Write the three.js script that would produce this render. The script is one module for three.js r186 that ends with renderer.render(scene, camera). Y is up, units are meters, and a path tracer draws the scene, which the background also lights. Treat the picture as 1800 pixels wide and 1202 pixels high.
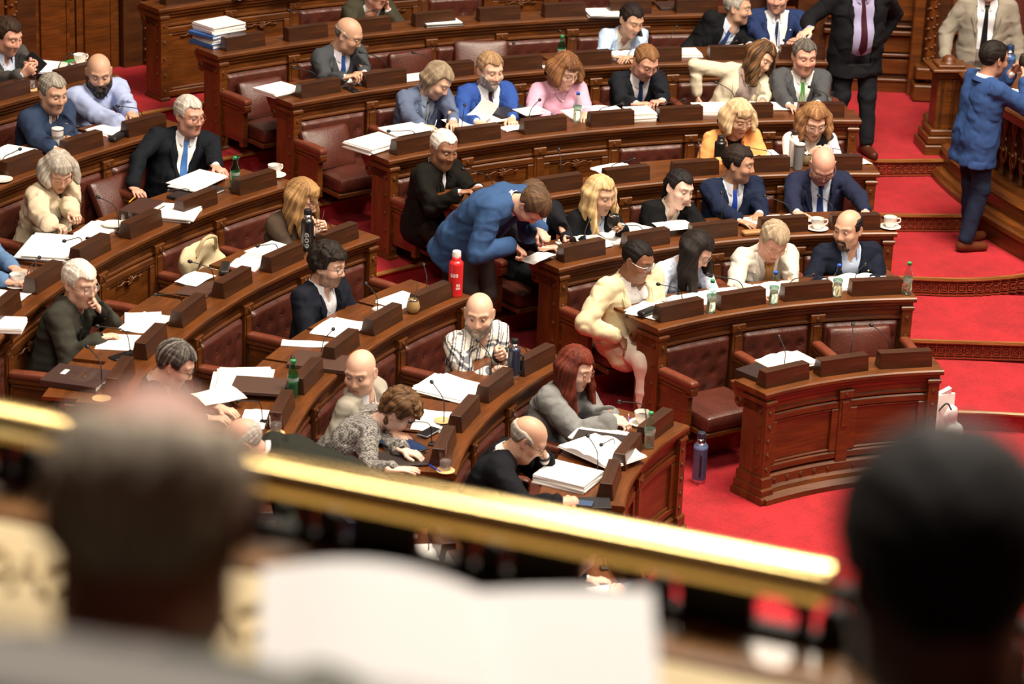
import * as THREE from 'three';
import { mergeGeometries, toCreasedNormals } from 'three/addons/utils/BufferGeometryUtils.js';
import { RoundedBoxGeometry } from 'three/addons/geometries/RoundedBoxGeometry.js';
import { RectAreaLightUniformsLib } from 'three/addons/lights/RectAreaLightUniformsLib.js';

// ---------------------------------------------------------------- camera, light, exposure
const scene = new THREE.Scene();
const renderer = new THREE.WebGLRenderer({ antialias: true });
renderer.toneMapping = THREE.LinearToneMapping;
renderer.toneMappingExposure = 1.0;
renderer.shadowMap.enabled = true;
RectAreaLightUniformsLib.init();
const camera = new THREE.PerspectiveCamera(14.2105, 1800 / 1202, 0.1, 80);
camera.rotation.order = 'YXZ';
camera.position.set(-3.1837, 7.0021, 13.7452);   // the gallery opposite the benches; the origin is the centre of the hemicycle
camera.rotation.set(-0.36425, 0, 0.040976);
camera.focus = 18.2;
camera.userData.fStop = 2.6;
scene.background = new THREE.Color(0x000000);
const CEILING_Y = 11.5;
// the glass laylight in the ceiling and the row of lamps around it: [x, z, width, depth, colour, intensity]
const CEILING_LIGHTS = [
  [0.5, -2.0, 5.0, 5.0, 0xfff0da, 36],
  [-6.0, 1.5, 2.0, 2.6, 0xffecd2, 30],
  [5.5, 2.5, 2.0, 2.6, 0xffecd2, 36],
  [-3.0, 8.6, 3.6, 1.6, 0xfff4e6, 40],
];

// ---------------------------------------------------------------- small helpers
const D2R = Math.PI / 180;
const V = (x, y, z) => new THREE.Vector3(x, y, z);
const P = (r, deg, y) => V(r * Math.sin(deg * D2R), y, -r * Math.cos(deg * D2R));   // polar: 0 degrees is straight away from the camera
let seedState = 12345;
const rnd = () => { seedState = (seedState + 0x6d2b79f5) | 0; let t = Math.imul(seedState ^ (seedState >>> 15), 1 | seedState); t = (t + Math.imul(t ^ (t >>> 7), 61 | t)) ^ t; return ((t ^ (t >>> 14)) >>> 0) / 4294967296; };
const rr = (a, b) => a + (b - a) * rnd();
const clamp = (x, a, b) => Math.max(a, Math.min(b, x));
const lerp = (a, b, t) => a + (b - a) * t;
const smooth = (a, b, x) => { const t = clamp((x - a) / (b - a), 0, 1); return t * t * (3 - 2 * t); };
const names = new Map();
function numbered(n) { const k = names.get(n) || 0; names.set(n, k + 1); return k ? n + '_' + String(k).padStart(3, '0') : n; }
function part(name, geo, mat, parent, label) {
  const m = new THREE.Mesh(Array.isArray(geo) ? join(geo) : geo, mat);
  m.name = name; m.castShadow = m.receiveShadow = true;
  if (label) m.userData.label = label;
  parent.add(m); return m;
}
function tag(o, label, category, group) { o.userData.label = label; o.userData.category = category; if (group) o.userData.group = group; return o; }
function thing(name, label, category, pos = [0, 0, 0], yaw = 0, group) {
  const g = new THREE.Group(); g.name = numbered(name); g.position.set(...pos); g.rotation.y = yaw;
  tag(g, label, category, group); scene.add(g); return g;
}
function single(name, geo, mat, label, category, group) { const m = part(numbered(name), geo, mat, scene); return tag(m, label, category, group); }
function struct(name, geo, mat) { const m = part(name, geo, mat, scene); m.userData.kind = 'structure'; return m; }
function structGroup(name) { const g = new THREE.Group(); g.name = name; g.userData.kind = 'structure'; scene.add(g); return g; }
// a thing that was built in room coordinates gets its own base as origin
function settle(g) {
  const b = new THREE.Box3().setFromObject(g), c = b.getCenter(V(0, 0, 0)); c.y = b.min.y;
  g.position.add(c); for (const m of g.children) m.position.sub(c); return g;
}
function join(list) {
  const gs = list.map((g) => {
    let h = g.index ? g.toNonIndexed() : g;
    const n = h.attributes.position.count;
    if (!h.attributes.uv) h.setAttribute('uv', new THREE.BufferAttribute(new Float32Array(n * 2), 2));
    if (!h.attributes.normal) h.computeVertexNormals();
    for (const k of Object.keys(h.attributes)) if (!['position', 'normal', 'uv'].includes(k)) { h = h.clone(); h.deleteAttribute(k); }
    return h;
  });
  return gs.length === 1 ? gs[0] : mergeGeometries(gs);
}
function move(geo, x = 0, y = 0, z = 0, rx = 0, ry = 0, rz = 0) { const m = new THREE.Matrix4().makeRotationFromEuler(new THREE.Euler(rx, ry, rz, 'YXZ')).setPosition(x, y, z); return geo.clone().applyMatrix4(m); }
function polar(geo, r, deg, y = 0, turn = 0) { const p = P(r, deg, y); return move(geo, p.x, p.y, p.z, 0, -deg * D2R + turn, 0); }   // local +z looks at the centre
// a box with chamfered edges and uv in metres
function box(w, h, d, bev = 0.004) {
  const b = Math.min(bev, w / 3, h / 3, d / 3), x = w / 2, y = h / 2, z = d / 2, pos = [], uv = [];
  const quad = (a, b2, c, e, u) => { for (const q of [a, b2, c, a, c, e]) { pos.push(...q); uv.push(u === 0 ? q[2] : q[0], u === 1 ? q[2] : q[1]); } };
  for (const s of [-1, 1]) {
    const f = (l) => (s > 0 ? l : l.slice().reverse());
    quad(...f([[s * x, -y + b, z - b], [s * x, -y + b, -z + b], [s * x, y - b, -z + b], [s * x, y - b, z - b]]), 0);
    quad(...f([[-x + b, s * y, z - b], [x - b, s * y, z - b], [x - b, s * y, -z + b], [-x + b, s * y, -z + b]]), 1);
    quad(...f([[-x + b, -y + b, s * z], [x - b, -y + b, s * z], [x - b, y - b, s * z], [-x + b, y - b, s * z]]), 2);
    for (const t of [-1, 1]) {
      const g = (l) => (s * t > 0 ? l : l.slice().reverse());
      quad(...g([[s * x, t * (y - b), z - b], [s * x, t * (y - b), -z + b], [s * (x - b), t * y, -z + b], [s * (x - b), t * y, z - b]]), 0);
      quad(...g([[-x + b, s * (y - b), t * z], [x - b, s * (y - b), t * z], [x - b, s * y, t * (z - b)], [-x + b, s * y, t * (z - b)]]), 2);
      quad(...g([[s * (x - b), -y + b, t * z], [s * x, -y + b, t * (z - b)], [s * x, y - b, t * (z - b)], [s * (x - b), y - b, t * z]]), 2);
      for (const v of [-1, 1]) { const tri = [[s * x, t * (y - b), v * (z - b)], [s * (x - b), t * y, v * (z - b)], [s * (x - b), t * (y - b), v * z]]; for (const q of s * t * v > 0 ? tri : tri.reverse()) { pos.push(...q); uv.push(q[0], q[1]); } }
    }
  }
  const g = new THREE.BufferGeometry(); g.setAttribute('position', new THREE.Float32BufferAttribute(pos, 3)); g.setAttribute('uv', new THREE.Float32BufferAttribute(uv, 2)); g.computeVertexNormals(); return g;
}
// a closed profile [[r, y], ...] swept along an arc about (cx, cz), from t0 to t1 degrees, with both ends closed; uv in metres
function sweep(profile, ta, tb, { cx = 0, cz = 0, step = 2, cap = true } = {}) {
  const t0 = Math.min(ta, tb), t1 = Math.max(ta, tb), n = Math.max(1, Math.ceil((t1 - t0) / step)), pos = [], nor = [], uv = [], m = profile.length;
  let area = 0; for (let i = 0; i < m; i++) { const a = profile[i], b = profile[(i + 1) % m]; area += a[0] * b[1] - b[0] * a[1]; }
  const pr = area > 0 ? profile : profile.slice().reverse();
  const pt = (q, t) => { const p = P(q[0], t, q[1]); return [p.x + cx, p.y, p.z + cz]; };
  let len = 0;
  for (let i = 0; i < m; i++) {
    const a = pr[i], b = pr[(i + 1) % m], l = Math.hypot(b[0] - a[0], b[1] - a[1]); if (l < 1e-6) continue;
    const nr = (b[1] - a[1]) / l, ny = -(b[0] - a[0]) / l;
    for (let j = 0; j < n; j++) {
      const u0 = lerp(t0, t1, j / n), u1 = lerp(t0, t1, (j + 1) / n), R = (a[0] + b[0]) / 2;
      const N = (t) => [nr * Math.sin(t * D2R), ny, -nr * Math.cos(t * D2R)];
      for (const [q, t, v] of [[a, u0, 0], [b, u1, 1], [a, u1, 0], [a, u0, 0], [b, u0, 1], [b, u1, 1]]) { pos.push(...pt(q, t)); nor.push(...N(t)); uv.push(t * D2R * R, len + v * l); }
    }
    len += l;
  }
  if (cap) {
    const tris = THREE.ShapeUtils.triangulateShape(pr.map((q) => new THREE.Vector2(q[0], q[1])), []);
    for (const [t, s] of [[t0, -1], [t1, 1]]) for (const tri of tris) for (const i of s > 0 ? tri : tri.slice().reverse()) { pos.push(...pt(pr[i], t)); nor.push(s * Math.cos(t * D2R), 0, s * Math.sin(t * D2R)); uv.push(pr[i][1], pr[i][0]); }
  }
  const g = new THREE.BufferGeometry(); g.setAttribute('position', new THREE.Float32BufferAttribute(pos, 3)); g.setAttribute('normal', new THREE.Float32BufferAttribute(nor, 3)); g.setAttribute('uv', new THREE.Float32BufferAttribute(uv, 2)); return g;
}
const rect = (r0, r1, y0, y1, b = 0.004) => [[r0 + b, y0], [r1 - b, y0], [r1, y0 + b], [r1, y1 - b], [r1 - b, y1], [r0 + b, y1], [r0, y1 - b], [r0, y0 + b]];
const arcBox = (r0, r1, y0, y1, t0, t1, b, o) => sweep(rect(r0, r1, y0, y1, b), t0, t1, o);
function lathe(pts, seg = 20) { const g = new THREE.LatheGeometry(pts.map((p) => new THREE.Vector2(p[0], p[1])), seg); return g; }
function tube(pts, r, seg = 16, rad = 6) { return new THREE.TubeGeometry(new THREE.CatmullRomCurve3(pts.map((p) => (p.isVector3 ? p : V(...p)))), seg, r, rad, false); }

// ---------------------------------------------------------------- noise and procedural materials
const PERM = (() => { const p = new Uint8Array(512), a = Array.from({ length: 256 }, (_, i) => i); for (let i = 255; i > 0; i--) { const j = Math.floor(rnd() * (i + 1)); [a[i], a[j]] = [a[j], a[i]]; } for (let i = 0; i < 512; i++) p[i] = a[i & 255]; return p; })();
function noise3(x, y, z) {
  const X = Math.floor(x), Y = Math.floor(y), Z = Math.floor(z); let fx = x - X, fy = y - Y, fz = z - Z;
  fx = fx * fx * (3 - 2 * fx); fy = fy * fy * (3 - 2 * fy); fz = fz * fz * (3 - 2 * fz);
  const h = (i, j, k) => PERM[PERM[PERM[(X + i) & 255] + ((Y + j) & 255)] + ((Z + k) & 255)] / 127.5 - 1;
  return lerp(lerp(lerp(h(0, 0, 0), h(1, 0, 0), fx), lerp(h(0, 1, 0), h(1, 1, 0), fx), fy), lerp(lerp(h(0, 0, 1), h(1, 0, 1), fx), lerp(h(0, 1, 1), h(1, 1, 1), fx), fy), fz);
}
// tiling texture of n x n texels; f(u, v) in 0..1 gives a grey factor or [r, g, b]
function texture(n, f, repeat, srgb = true) {
  const d = new Uint8Array(n * n * 4);
  for (let j = 0; j < n; j++) for (let i = 0; i < n; i++) { const c = f(i / n, j / n), k = (j * n + i) * 4, a = Array.isArray(c) ? c : [c, c, c]; for (let q = 0; q < 3; q++) d[k + q] = clamp(Math.round(a[q] * 255), 0, 255); d[k + 3] = 255; }
  const t = new THREE.DataTexture(d, n, n); t.wrapS = t.wrapT = THREE.RepeatWrapping; t.magFilter = THREE.LinearFilter; t.minFilter = THREE.LinearMipmapLinearFilter; t.generateMipmaps = true;
  if (srgb) t.colorSpace = THREE.SRGBColorSpace; t.repeat.set(repeat, repeat); t.needsUpdate = true; return t;
}
const tile = (u, v, s, ax, ay, z = 0) => { // seamless noise by blending the wrapped edges
  const n = (a, b) => noise3(a * ax, b * ay, z + s); const wu = smooth(0.8, 1, u), wv = smooth(0.8, 1, v);
  return lerp(lerp(n(u, v), n(u - 1, v), wu), lerp(n(u, v - 1), n(u - 1, v - 1), wu), wv);
};
const woodTex = texture(512, (u, v) => { const w = tile(u, v, 1, 3, 6) * 0.3, g = tile(u, v + w * 0.05, 2, 4, 60), f = tile(u, v, 3, 14, 150), b = tile(u, v, 4, 2, 12); const k = 0.8 + 0.1 * g + 0.07 * f + 0.1 * b; return [k, k * 0.985, k * 0.96]; }, 1.6);
const woodBump = texture(256, (u, v) => 0.5 + 0.25 * tile(u, v, 5, 10, 100) + 0.2 * tile(u, v, 6, 3, 30), 1.6, false);
const leatherTex = texture(512, (u, v) => 0.86 + 0.06 * tile(u, v, 7, 6, 6) + 0.05 * tile(u, v, 8, 40, 40) + 0.05 * tile(u, v, 9, 110, 110), 2);
const leatherBump = texture(512, (u, v) => 0.5 + 0.25 * tile(u, v, 10, 90, 90) + 0.25 * tile(u, v, 11, 30, 30), 3, false);
const carpetTex = texture(512, (u, v) => { const a = tile(u, v, 12, 4, 4), b = tile(u, v, 13, 18, 14), c = tile(u, v, 14, 140, 140); const k = 0.87 + 0.05 * a + 0.05 * b + 0.08 * c; return [k, k * (1 - 0.05 * a), k]; }, 0.7);
const carpetBump = texture(256, (u, v) => 0.5 + 0.5 * tile(u, v, 15, 120, 120), 2, false);
const clothBump = texture(256, (u, v) => 0.5 + 0.22 * Math.sin(u * 128 * Math.PI) * Math.sin(v * 128 * Math.PI) + 0.2 * tile(u, v, 16, 60, 60), 8, false);
const std = (color, roughness = 0.6, extra = {}) => new THREE.MeshStandardMaterial({ color, roughness, ...extra });
const phys = (color, roughness = 0.5, extra = {}) => new THREE.MeshPhysicalMaterial({ color, roughness, ...extra });
const M = {
  wood: phys(0x784214, 0.4, { map: woodTex, bumpMap: woodBump, bumpScale: 0.0006, clearcoat: 0.25, clearcoatRoughness: 0.28 }),
  shadedWood: phys(0x5a310f, 0.45, { map: woodTex, bumpMap: woodBump, bumpScale: 0.0006, clearcoat: 0.2, clearcoatRoughness: 0.35 }),  // desk wood darkened: the low light at the walls is put into its colour
  nameBox: phys(0x4f2b13, 0.4, { map: woodTex, bumpMap: woodBump, bumpScale: 0.0004, clearcoat: 0.3, clearcoatRoughness: 0.3 }),
  leather: phys(0x5c2a1e, 0.42, { map: leatherTex, bumpMap: leatherBump, bumpScale: 0.0012, clearcoat: 0.25, clearcoatRoughness: 0.38 }),
  leatherArm: phys(0x80402a, 0.4, { map: leatherTex, bumpMap: leatherBump, bumpScale: 0.001, clearcoat: 0.25, clearcoatRoughness: 0.35 }),
  carpet: std(0xb81f2a, 0.95, { map: carpetTex, bumpMap: carpetBump, bumpScale: 0.003 }),
  nosing: phys(0xb98247, 0.35, { map: woodTex, clearcoat: 0.4 }),
  brass: std(0xc9a04a, 0.25, { metalness: 1 }),
  brassOld: std(0xa88a55, 0.4, { metalness: 1 }),
  paper: std(0xf4f3f1, 0.85),
  paperEdge: std(0xe6e4e2, 0.9),
  black: std(0x131315, 0.5),
  rubber: std(0x1b1a1a, 0.7),
  chrome: std(0xcfd2d4, 0.2, { metalness: 1 }),
  china: phys(0xf3efe8, 0.2, { clearcoat: 0.6 }),
  glass: phys(0xffffff, 0.03, { transmission: 1, thickness: 0, ior: 1.45 }),
  plaster: std(0x8f7f66, 0.9),
};

// ---------------------------------------------------------------- the room: floors, tiers, steps, walls, ceiling
const RISE = 0.14314, DESK_H = 0.74;
const ROW_R = [2.5427, 3.4852, 4.4130, 5.3317, 6.1986, 7.3278, 8.2656, 9.2];
const tierY = (k) => k * RISE;
const WALL_R = 10.3;
struct('floor', move(box(34, 0.3, 36, 0.001), 2, -0.15, 2), M.carpet);
for (let k = 1; k <= 7; k++) {
  const g = structGroup('floor_tier' + (k > 1 ? '_' + String(k - 1).padStart(3, '0') : ''));
  const r0 = ROW_R[k] - 0.19, r1 = k < 7 ? ROW_R[k + 1] - 0.19 : WALL_R + 0.1;
  part('carpet', arcBox(r0 + 0.02, r1 + 0.03, -0.05, tierY(k), -150, k < 7 ? (k < 2 ? 20 : -6.4) : -7.2, 0.002), M.carpet, g);
  part('nosing', sweep([[r0 - 0.012, tierY(k) - 0.016], [r0 + 0.012, tierY(k) - 0.016], [r0 + 0.012, tierY(k) + 0.004], [r0, tierY(k) + 0.004], [r0 - 0.014, tierY(k) - 0.004]], -150, k < 2 ? 20 : -6.4), M.nosing, g);
}
// the broad steps that climb beside the rostrum: edge z over x, straight risers with a fretwork grille
const STEP_EDGE = { 2: (x) => -4.245 - 0.03 * x, 3: (x) => -5.15 - 0.39 * Math.max(0, x + 0.1) ** 2, 4: (x) => -6.18 - 0.11 * Math.max(0, x + 0.3), 5: (x) => -7.12 - 0.18 * Math.max(0, x + 0.3) };
for (let k = 2; k <= 5; k++) {
  const g = structGroup('step' + (k > 2 ? '_' + String(k - 2).padStart(3, '0') : '')), e = STEP_EDGE[k], y = tierY(k);
  const sh = (off, back, x0, x1) => { const s = new THREE.Shape(); const n = 14; for (let i = 0; i <= n; i++) { const x = lerp(x0, x1, i / n), z = -(e(x) + off); i ? s.lineTo(x, z) : s.moveTo(x, z); } if (back === null) for (let i = n; i >= 0; i--) { const x = lerp(x0, x1, i / n); s.lineTo(x, -(e(x) + off - 0.024)); } else { s.lineTo(x1, back); s.lineTo(x0, back); } return s; };
  const ex = (s, d, y0) => { const q = new THREE.ExtrudeGeometry(s, { depth: d, bevelEnabled: false }); q.rotateX(-Math.PI / 2); q.translate(0, y0, 0); return q; };
  const back = k < 5 ? -STEP_EDGE[k + 1](0) + 0.1 : 9.4;
  part('carpet', ex(sh(-0.02, back, -0.75, 2.6), y + 0.05, -0.05), M.carpet, g);
  part('nosing', ex(sh(0.012, null, -0.6, 2.4), 0.02, y - 0.016), M.nosing, g);
  // fretwork: rails, uprights, diagonals and rings
  const bars = [], zf = (x) => e(x) - 0.012, h0 = y - RISE + 0.012, h1 = y - 0.026, hm = (h0 + h1) / 2, hh = h1 - h0, cell = hh * 0.62;
  const bar = (x0, y0, x1, y1, w = 0.006) => { const l = Math.hypot(x1 - x0, y1 - y0); bars.push(move(new THREE.BoxGeometry(l, w, 0.008), (x0 + x1) / 2, (y0 + y1) / 2, zf((x0 + x1) / 2), 0, 0, Math.atan2(y1 - y0, x1 - x0))); };
  for (let x = -0.6; x < 1.1; x += cell) {
    bar(x, h0, x, h1); bar(x, h0, x + cell, h0, 0.01); bar(x, h1, x + cell, h1, 0.01); bar(x, hm - hh * 0.3, x + cell, hm - hh * 0.3, 0.005); bar(x, hm + hh * 0.3, x + cell, hm + hh * 0.3, 0.005);
    bar(x, hm - hh * 0.3, x + cell, hm + hh * 0.3, 0.005); bar(x, hm + hh * 0.3, x + cell, hm - hh * 0.3, 0.005);
    bars.push(move(new THREE.TorusGeometry(hh * 0.17, 0.003, 4, 10), x + cell / 2, hm, zf(x)));
  }
  part('grille_backing', ex(sh(-0.016, null, -0.6, 2.4), RISE - 0.02, y - RISE), M.shadedWood, g); const gr = part('fretwork_grille', bars, std(0x8e3a22, 0.5), g); gr.userData.kind = 'stuff';
}
// ceiling with its laylight, outer wall, gallery wall behind the camera
const ceil = structGroup('ceiling');
part('plaster_ceiling', move(box(34, 0.3, 36, 0.001), 2, CEILING_Y + 0.2, 2), M.plaster, ceil);
const LAMP_LABEL = ['large square glass ceiling lamp above the open carpet', 'narrow ceiling lamp above the desks across the aisle', 'narrow ceiling lamp above the rostrum side', 'long ceiling lamp above the public gallery'];
for (const [i, [x, z, w, d, c, I]] of CEILING_LIGHTS.entries()) {
  const lamp = thing('ceiling_lamp', LAMP_LABEL[i], 'lamp', [x, CEILING_Y, z], 0);
  part('frame', move(box(w + 0.3, 0.1, d + 0.3), 0, 0.0, 0), M.brassOld, lamp);
  part('glass_panel', move(box(w, 0.02, d), 0, -0.06, 0), std(0xffffff, 0.6, { emissive: c, emissiveIntensity: 2.0 }), lamp);
  const L = new THREE.RectAreaLight(c, I, w, d); L.position.set(x, CEILING_Y - 0.09, z); L.lookAt(x, 0, z); scene.add(L);
}
struct('wall_back', sweep([[WALL_R, -0.1], [WALL_R + 0.3, -0.1], [WALL_R + 0.3, CEILING_Y + 0.1], [WALL_R, CEILING_Y + 0.1]], -150, -8, { step: 3 }), M.shadedWood);
struct('wall_right', move(box(0.3, CEILING_Y + 0.2, 26, 0.001), 9.5, CEILING_Y / 2, 3), M.shadedWood);
struct('wall_left', move(box(0.3, CEILING_Y + 0.2, 20, 0.001), -11, CEILING_Y / 2, 9), M.shadedWood);
struct('wall_gallery', move(box(24, CEILING_Y + 0.2, 0.3, 0.001), 0, CEILING_Y / 2, 16.5), M.shadedWood);

// ---------------------------------------------------------------- the curved desk rows
// block: ends in degrees per row; every desk's front carries the seats of the row before it
const BLOCKS = {
  centre: { l: [-39.0, -40.2, -40.9, -41.0, -41.3, -41.4, -41.4, -40.8], r: [-10.4, -8.7, -7.3, -6.4, -6.0, -5.4, -6.6, -7.4] },
  side: { l: [-85.3, -86.1, -86.0, -86.3, -86.4, -86.5, -86.5], r: [-56.8, -54.2, -52.0, -50.4, -49.4, -49.2, -48.0] },
  far: { l: [-128, -126, -125], r: [-101, -98.5, -97] },
};
const rosetteGeo = (() => { const g = [new THREE.TorusGeometry(0.012, 0.004, 5, 12), move(new THREE.SphereGeometry(0.006, 8, 6), 0, 0, 0.002), move(new THREE.CylinderGeometry(0.012, 0.014, 0.006, 12), 0, 0, -0.001, Math.PI / 2)]; return join(g); })();
const lozengeGeo = (() => { const g = new THREE.CylinderGeometry(0.004, 0.05, 0.018, 4); g.rotateX(Math.PI / 2); g.scale(0.72, 1.25, 1); return g.toNonIndexed(); })();
const voluteGeo = (w) => { // a scrolled bracket: side view is a spiral, extruded sideways
  const s = new THREE.Shape(); s.moveTo(0, 0); s.lineTo(0.14, 0); s.bezierCurveTo(0.13, -0.05, 0.09, -0.06, 0.085, -0.09); s.absarc(0.05, -0.1, 0.04, 0, -Math.PI * 1.1, true); s.lineTo(0, -0.1); s.lineTo(0, 0);
  const g = new THREE.ExtrudeGeometry(s, { depth: w - 0.008, bevelEnabled: true, bevelThickness: 0.004, bevelSize: 0.004, bevelSegments: 1, curveSegments: 10 }); g.translate(0, 0, -w / 2 + 0.004);
  const e = new THREE.TorusGeometry(0.024, 0.006, 5, 14); return join([g, move(e, 0.05, -0.1, w / 2 + 0.002), move(e, 0.05, -0.1, -w / 2 - 0.002), move(new THREE.SphereGeometry(0.011, 8, 6), 0.05, -0.1, w / 2 + 0.003)]);
};
// tufted leather panel, w x h metres, bulging along +z
const tuftCache = new Map();
function tufted(w, h, seed = 0) {
  const key = Math.round(w * 50) + '_' + Math.round(h * 50) + '_' + seed % 3; if (tuftCache.has(key)) return tuftCache.get(key);
  const nx = 30, ny = 26, pos = [], uv = [], idx = [], btn = [], cols = 4;
  for (let row = 0; row < 3; row++) for (let c = 0; c < cols - (row % 2); c++) btn.push([(c + 0.5 + (row % 2) * 0.5) / cols * w - w / 2, h * (0.72 - row * 0.24) - h / 2]);
  for (let j = 0; j <= ny; j++) for (let i = 0; i <= nx; i++) {
    const x = (i / nx - 0.5) * w, y = (j / ny - 0.5) * h, ex = Math.min(1, (0.5 - Math.abs(i / nx - 0.5)) / 0.07), ey = Math.min(1, (0.5 - Math.abs(j / ny - 0.5)) / 0.06);
    let z = 0.032 * Math.sqrt(Math.max(0, 1 - (1 - ex) ** 2)) * Math.sqrt(Math.max(0, 1 - (1 - ey) ** 2));
    for (const [bx, by] of btn) { const d = Math.hypot(x - bx, y - by); z -= 0.015 * Math.exp(-((d / 0.026) ** 2)); }
    z += 0.0035 * noise3(x * 14, y * 9, seed * 7.3) + 0.002 * noise3(x * 40, y * 12, seed * 3.1);
    pos.push(x, y, z); uv.push(x, y);
  }
  for (let j = 0; j < ny; j++) for (let i = 0; i < nx; i++) { const a = j * (nx + 1) + i; idx.push(a, a + 1, a + nx + 2, a, a + nx + 2, a + nx + 1); }
  const g = new THREE.BufferGeometry(); g.setAttribute('position', new THREE.Float32BufferAttribute(pos, 3)); g.setAttribute('uv', new THREE.Float32BufferAttribute(uv, 2)); g.setIndex(idx); g.computeVertexNormals();
  const out = join([g, ...btn.map(([x, y]) => move(new THREE.SphereGeometry(0.006, 7, 5), x, y, 0.019)), move(box(w, h, 0.012), 0, 0, -0.004)]); tuftCache.set(key, out); return out;
}
function cushionGeo(w, d, h, puff = 0.02) {
  const g = new THREE.BoxGeometry(w, h, d, 16, 4, 16), p = g.attributes.position, u = g.attributes.uv, r = Math.min(0.035, h * 0.45);
  for (let i = 0; i < p.count; i++) {
    let x = p.getX(i), y = p.getY(i), z = p.getZ(i); const cx = clamp(x, -w / 2 + r, w / 2 - r), cy = clamp(y, -h / 2 + r, h / 2 - r), cz = clamp(z, -d / 2 + r, d / 2 - r);
    const v = V(x - cx, y - cy, z - cz); if (v.length() > 1e-6) v.setLength(r); x = cx + v.x; y = cy + v.y; z = cz + v.z;
    const b = Math.cos((x / w) * Math.PI) * Math.cos((z / d) * Math.PI); y += (y > 0 ? puff : -puff * 0.3) * Math.max(0, b);
    p.setXYZ(i, x, y, z); u.setXY(i, x + (Math.abs(z) > d / 2 - 0.01 ? 0 : 0), z + y);
  }
  g.computeVertexNormals(); return g.toNonIndexed();
}
const seatGeo = cushionGeo(0.47, 0.43, 0.11), seatFrameGeo = box(0.48, 0.035, 0.44, 0.006), armPadGeo = cushionGeo(0.075, 0.34, 0.05, 0.006);
const armWoodGeo = join([move(box(0.062, 0.03, 0.33, 0.006), 0, 0, 0), move(box(0.05, 0.022, 0.31, 0.005), 0, -0.03, 0), move(box(0.034, 0.26, 0.26, 0.004), 0, -0.16, -0.02), move(box(0.05, 0.3, 0.05, 0.006), 0, -0.17, 0.1), move(new THREE.CylinderGeometry(0.03, 0.03, 0.05, 14), 0, -0.02, 0.135, 0, 0, Math.PI / 2)]);
const ornamentGeo = (() => { // a carved cartouche: leafy boss with two ribbon arms
  const g = []; for (let i = 0; i < 8; i++) { const a = i * Math.PI / 4; const s = new THREE.SphereGeometry(0.012, 8, 6); s.scale(1.4, 0.7, 0.6); g.push(move(s, Math.cos(a) * 0.02, Math.sin(a) * 0.02, 0.006, 0, 0, a)); }
  g.push(new THREE.SphereGeometry(0.014, 10, 8)); for (const s of [-1, 1]) { g.push(tube([[s * 0.03, 0.0, 0], [s * 0.07, 0.012, 0.004], [s * 0.11, -0.004, 0], [s * 0.125, 0.01, 0]], 0.006, 12, 5)); g.push(move(new THREE.SphereGeometry(0.008, 8, 6), s * 0.128, 0.0, 0.0)); }
  return join(g);
})();
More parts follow.
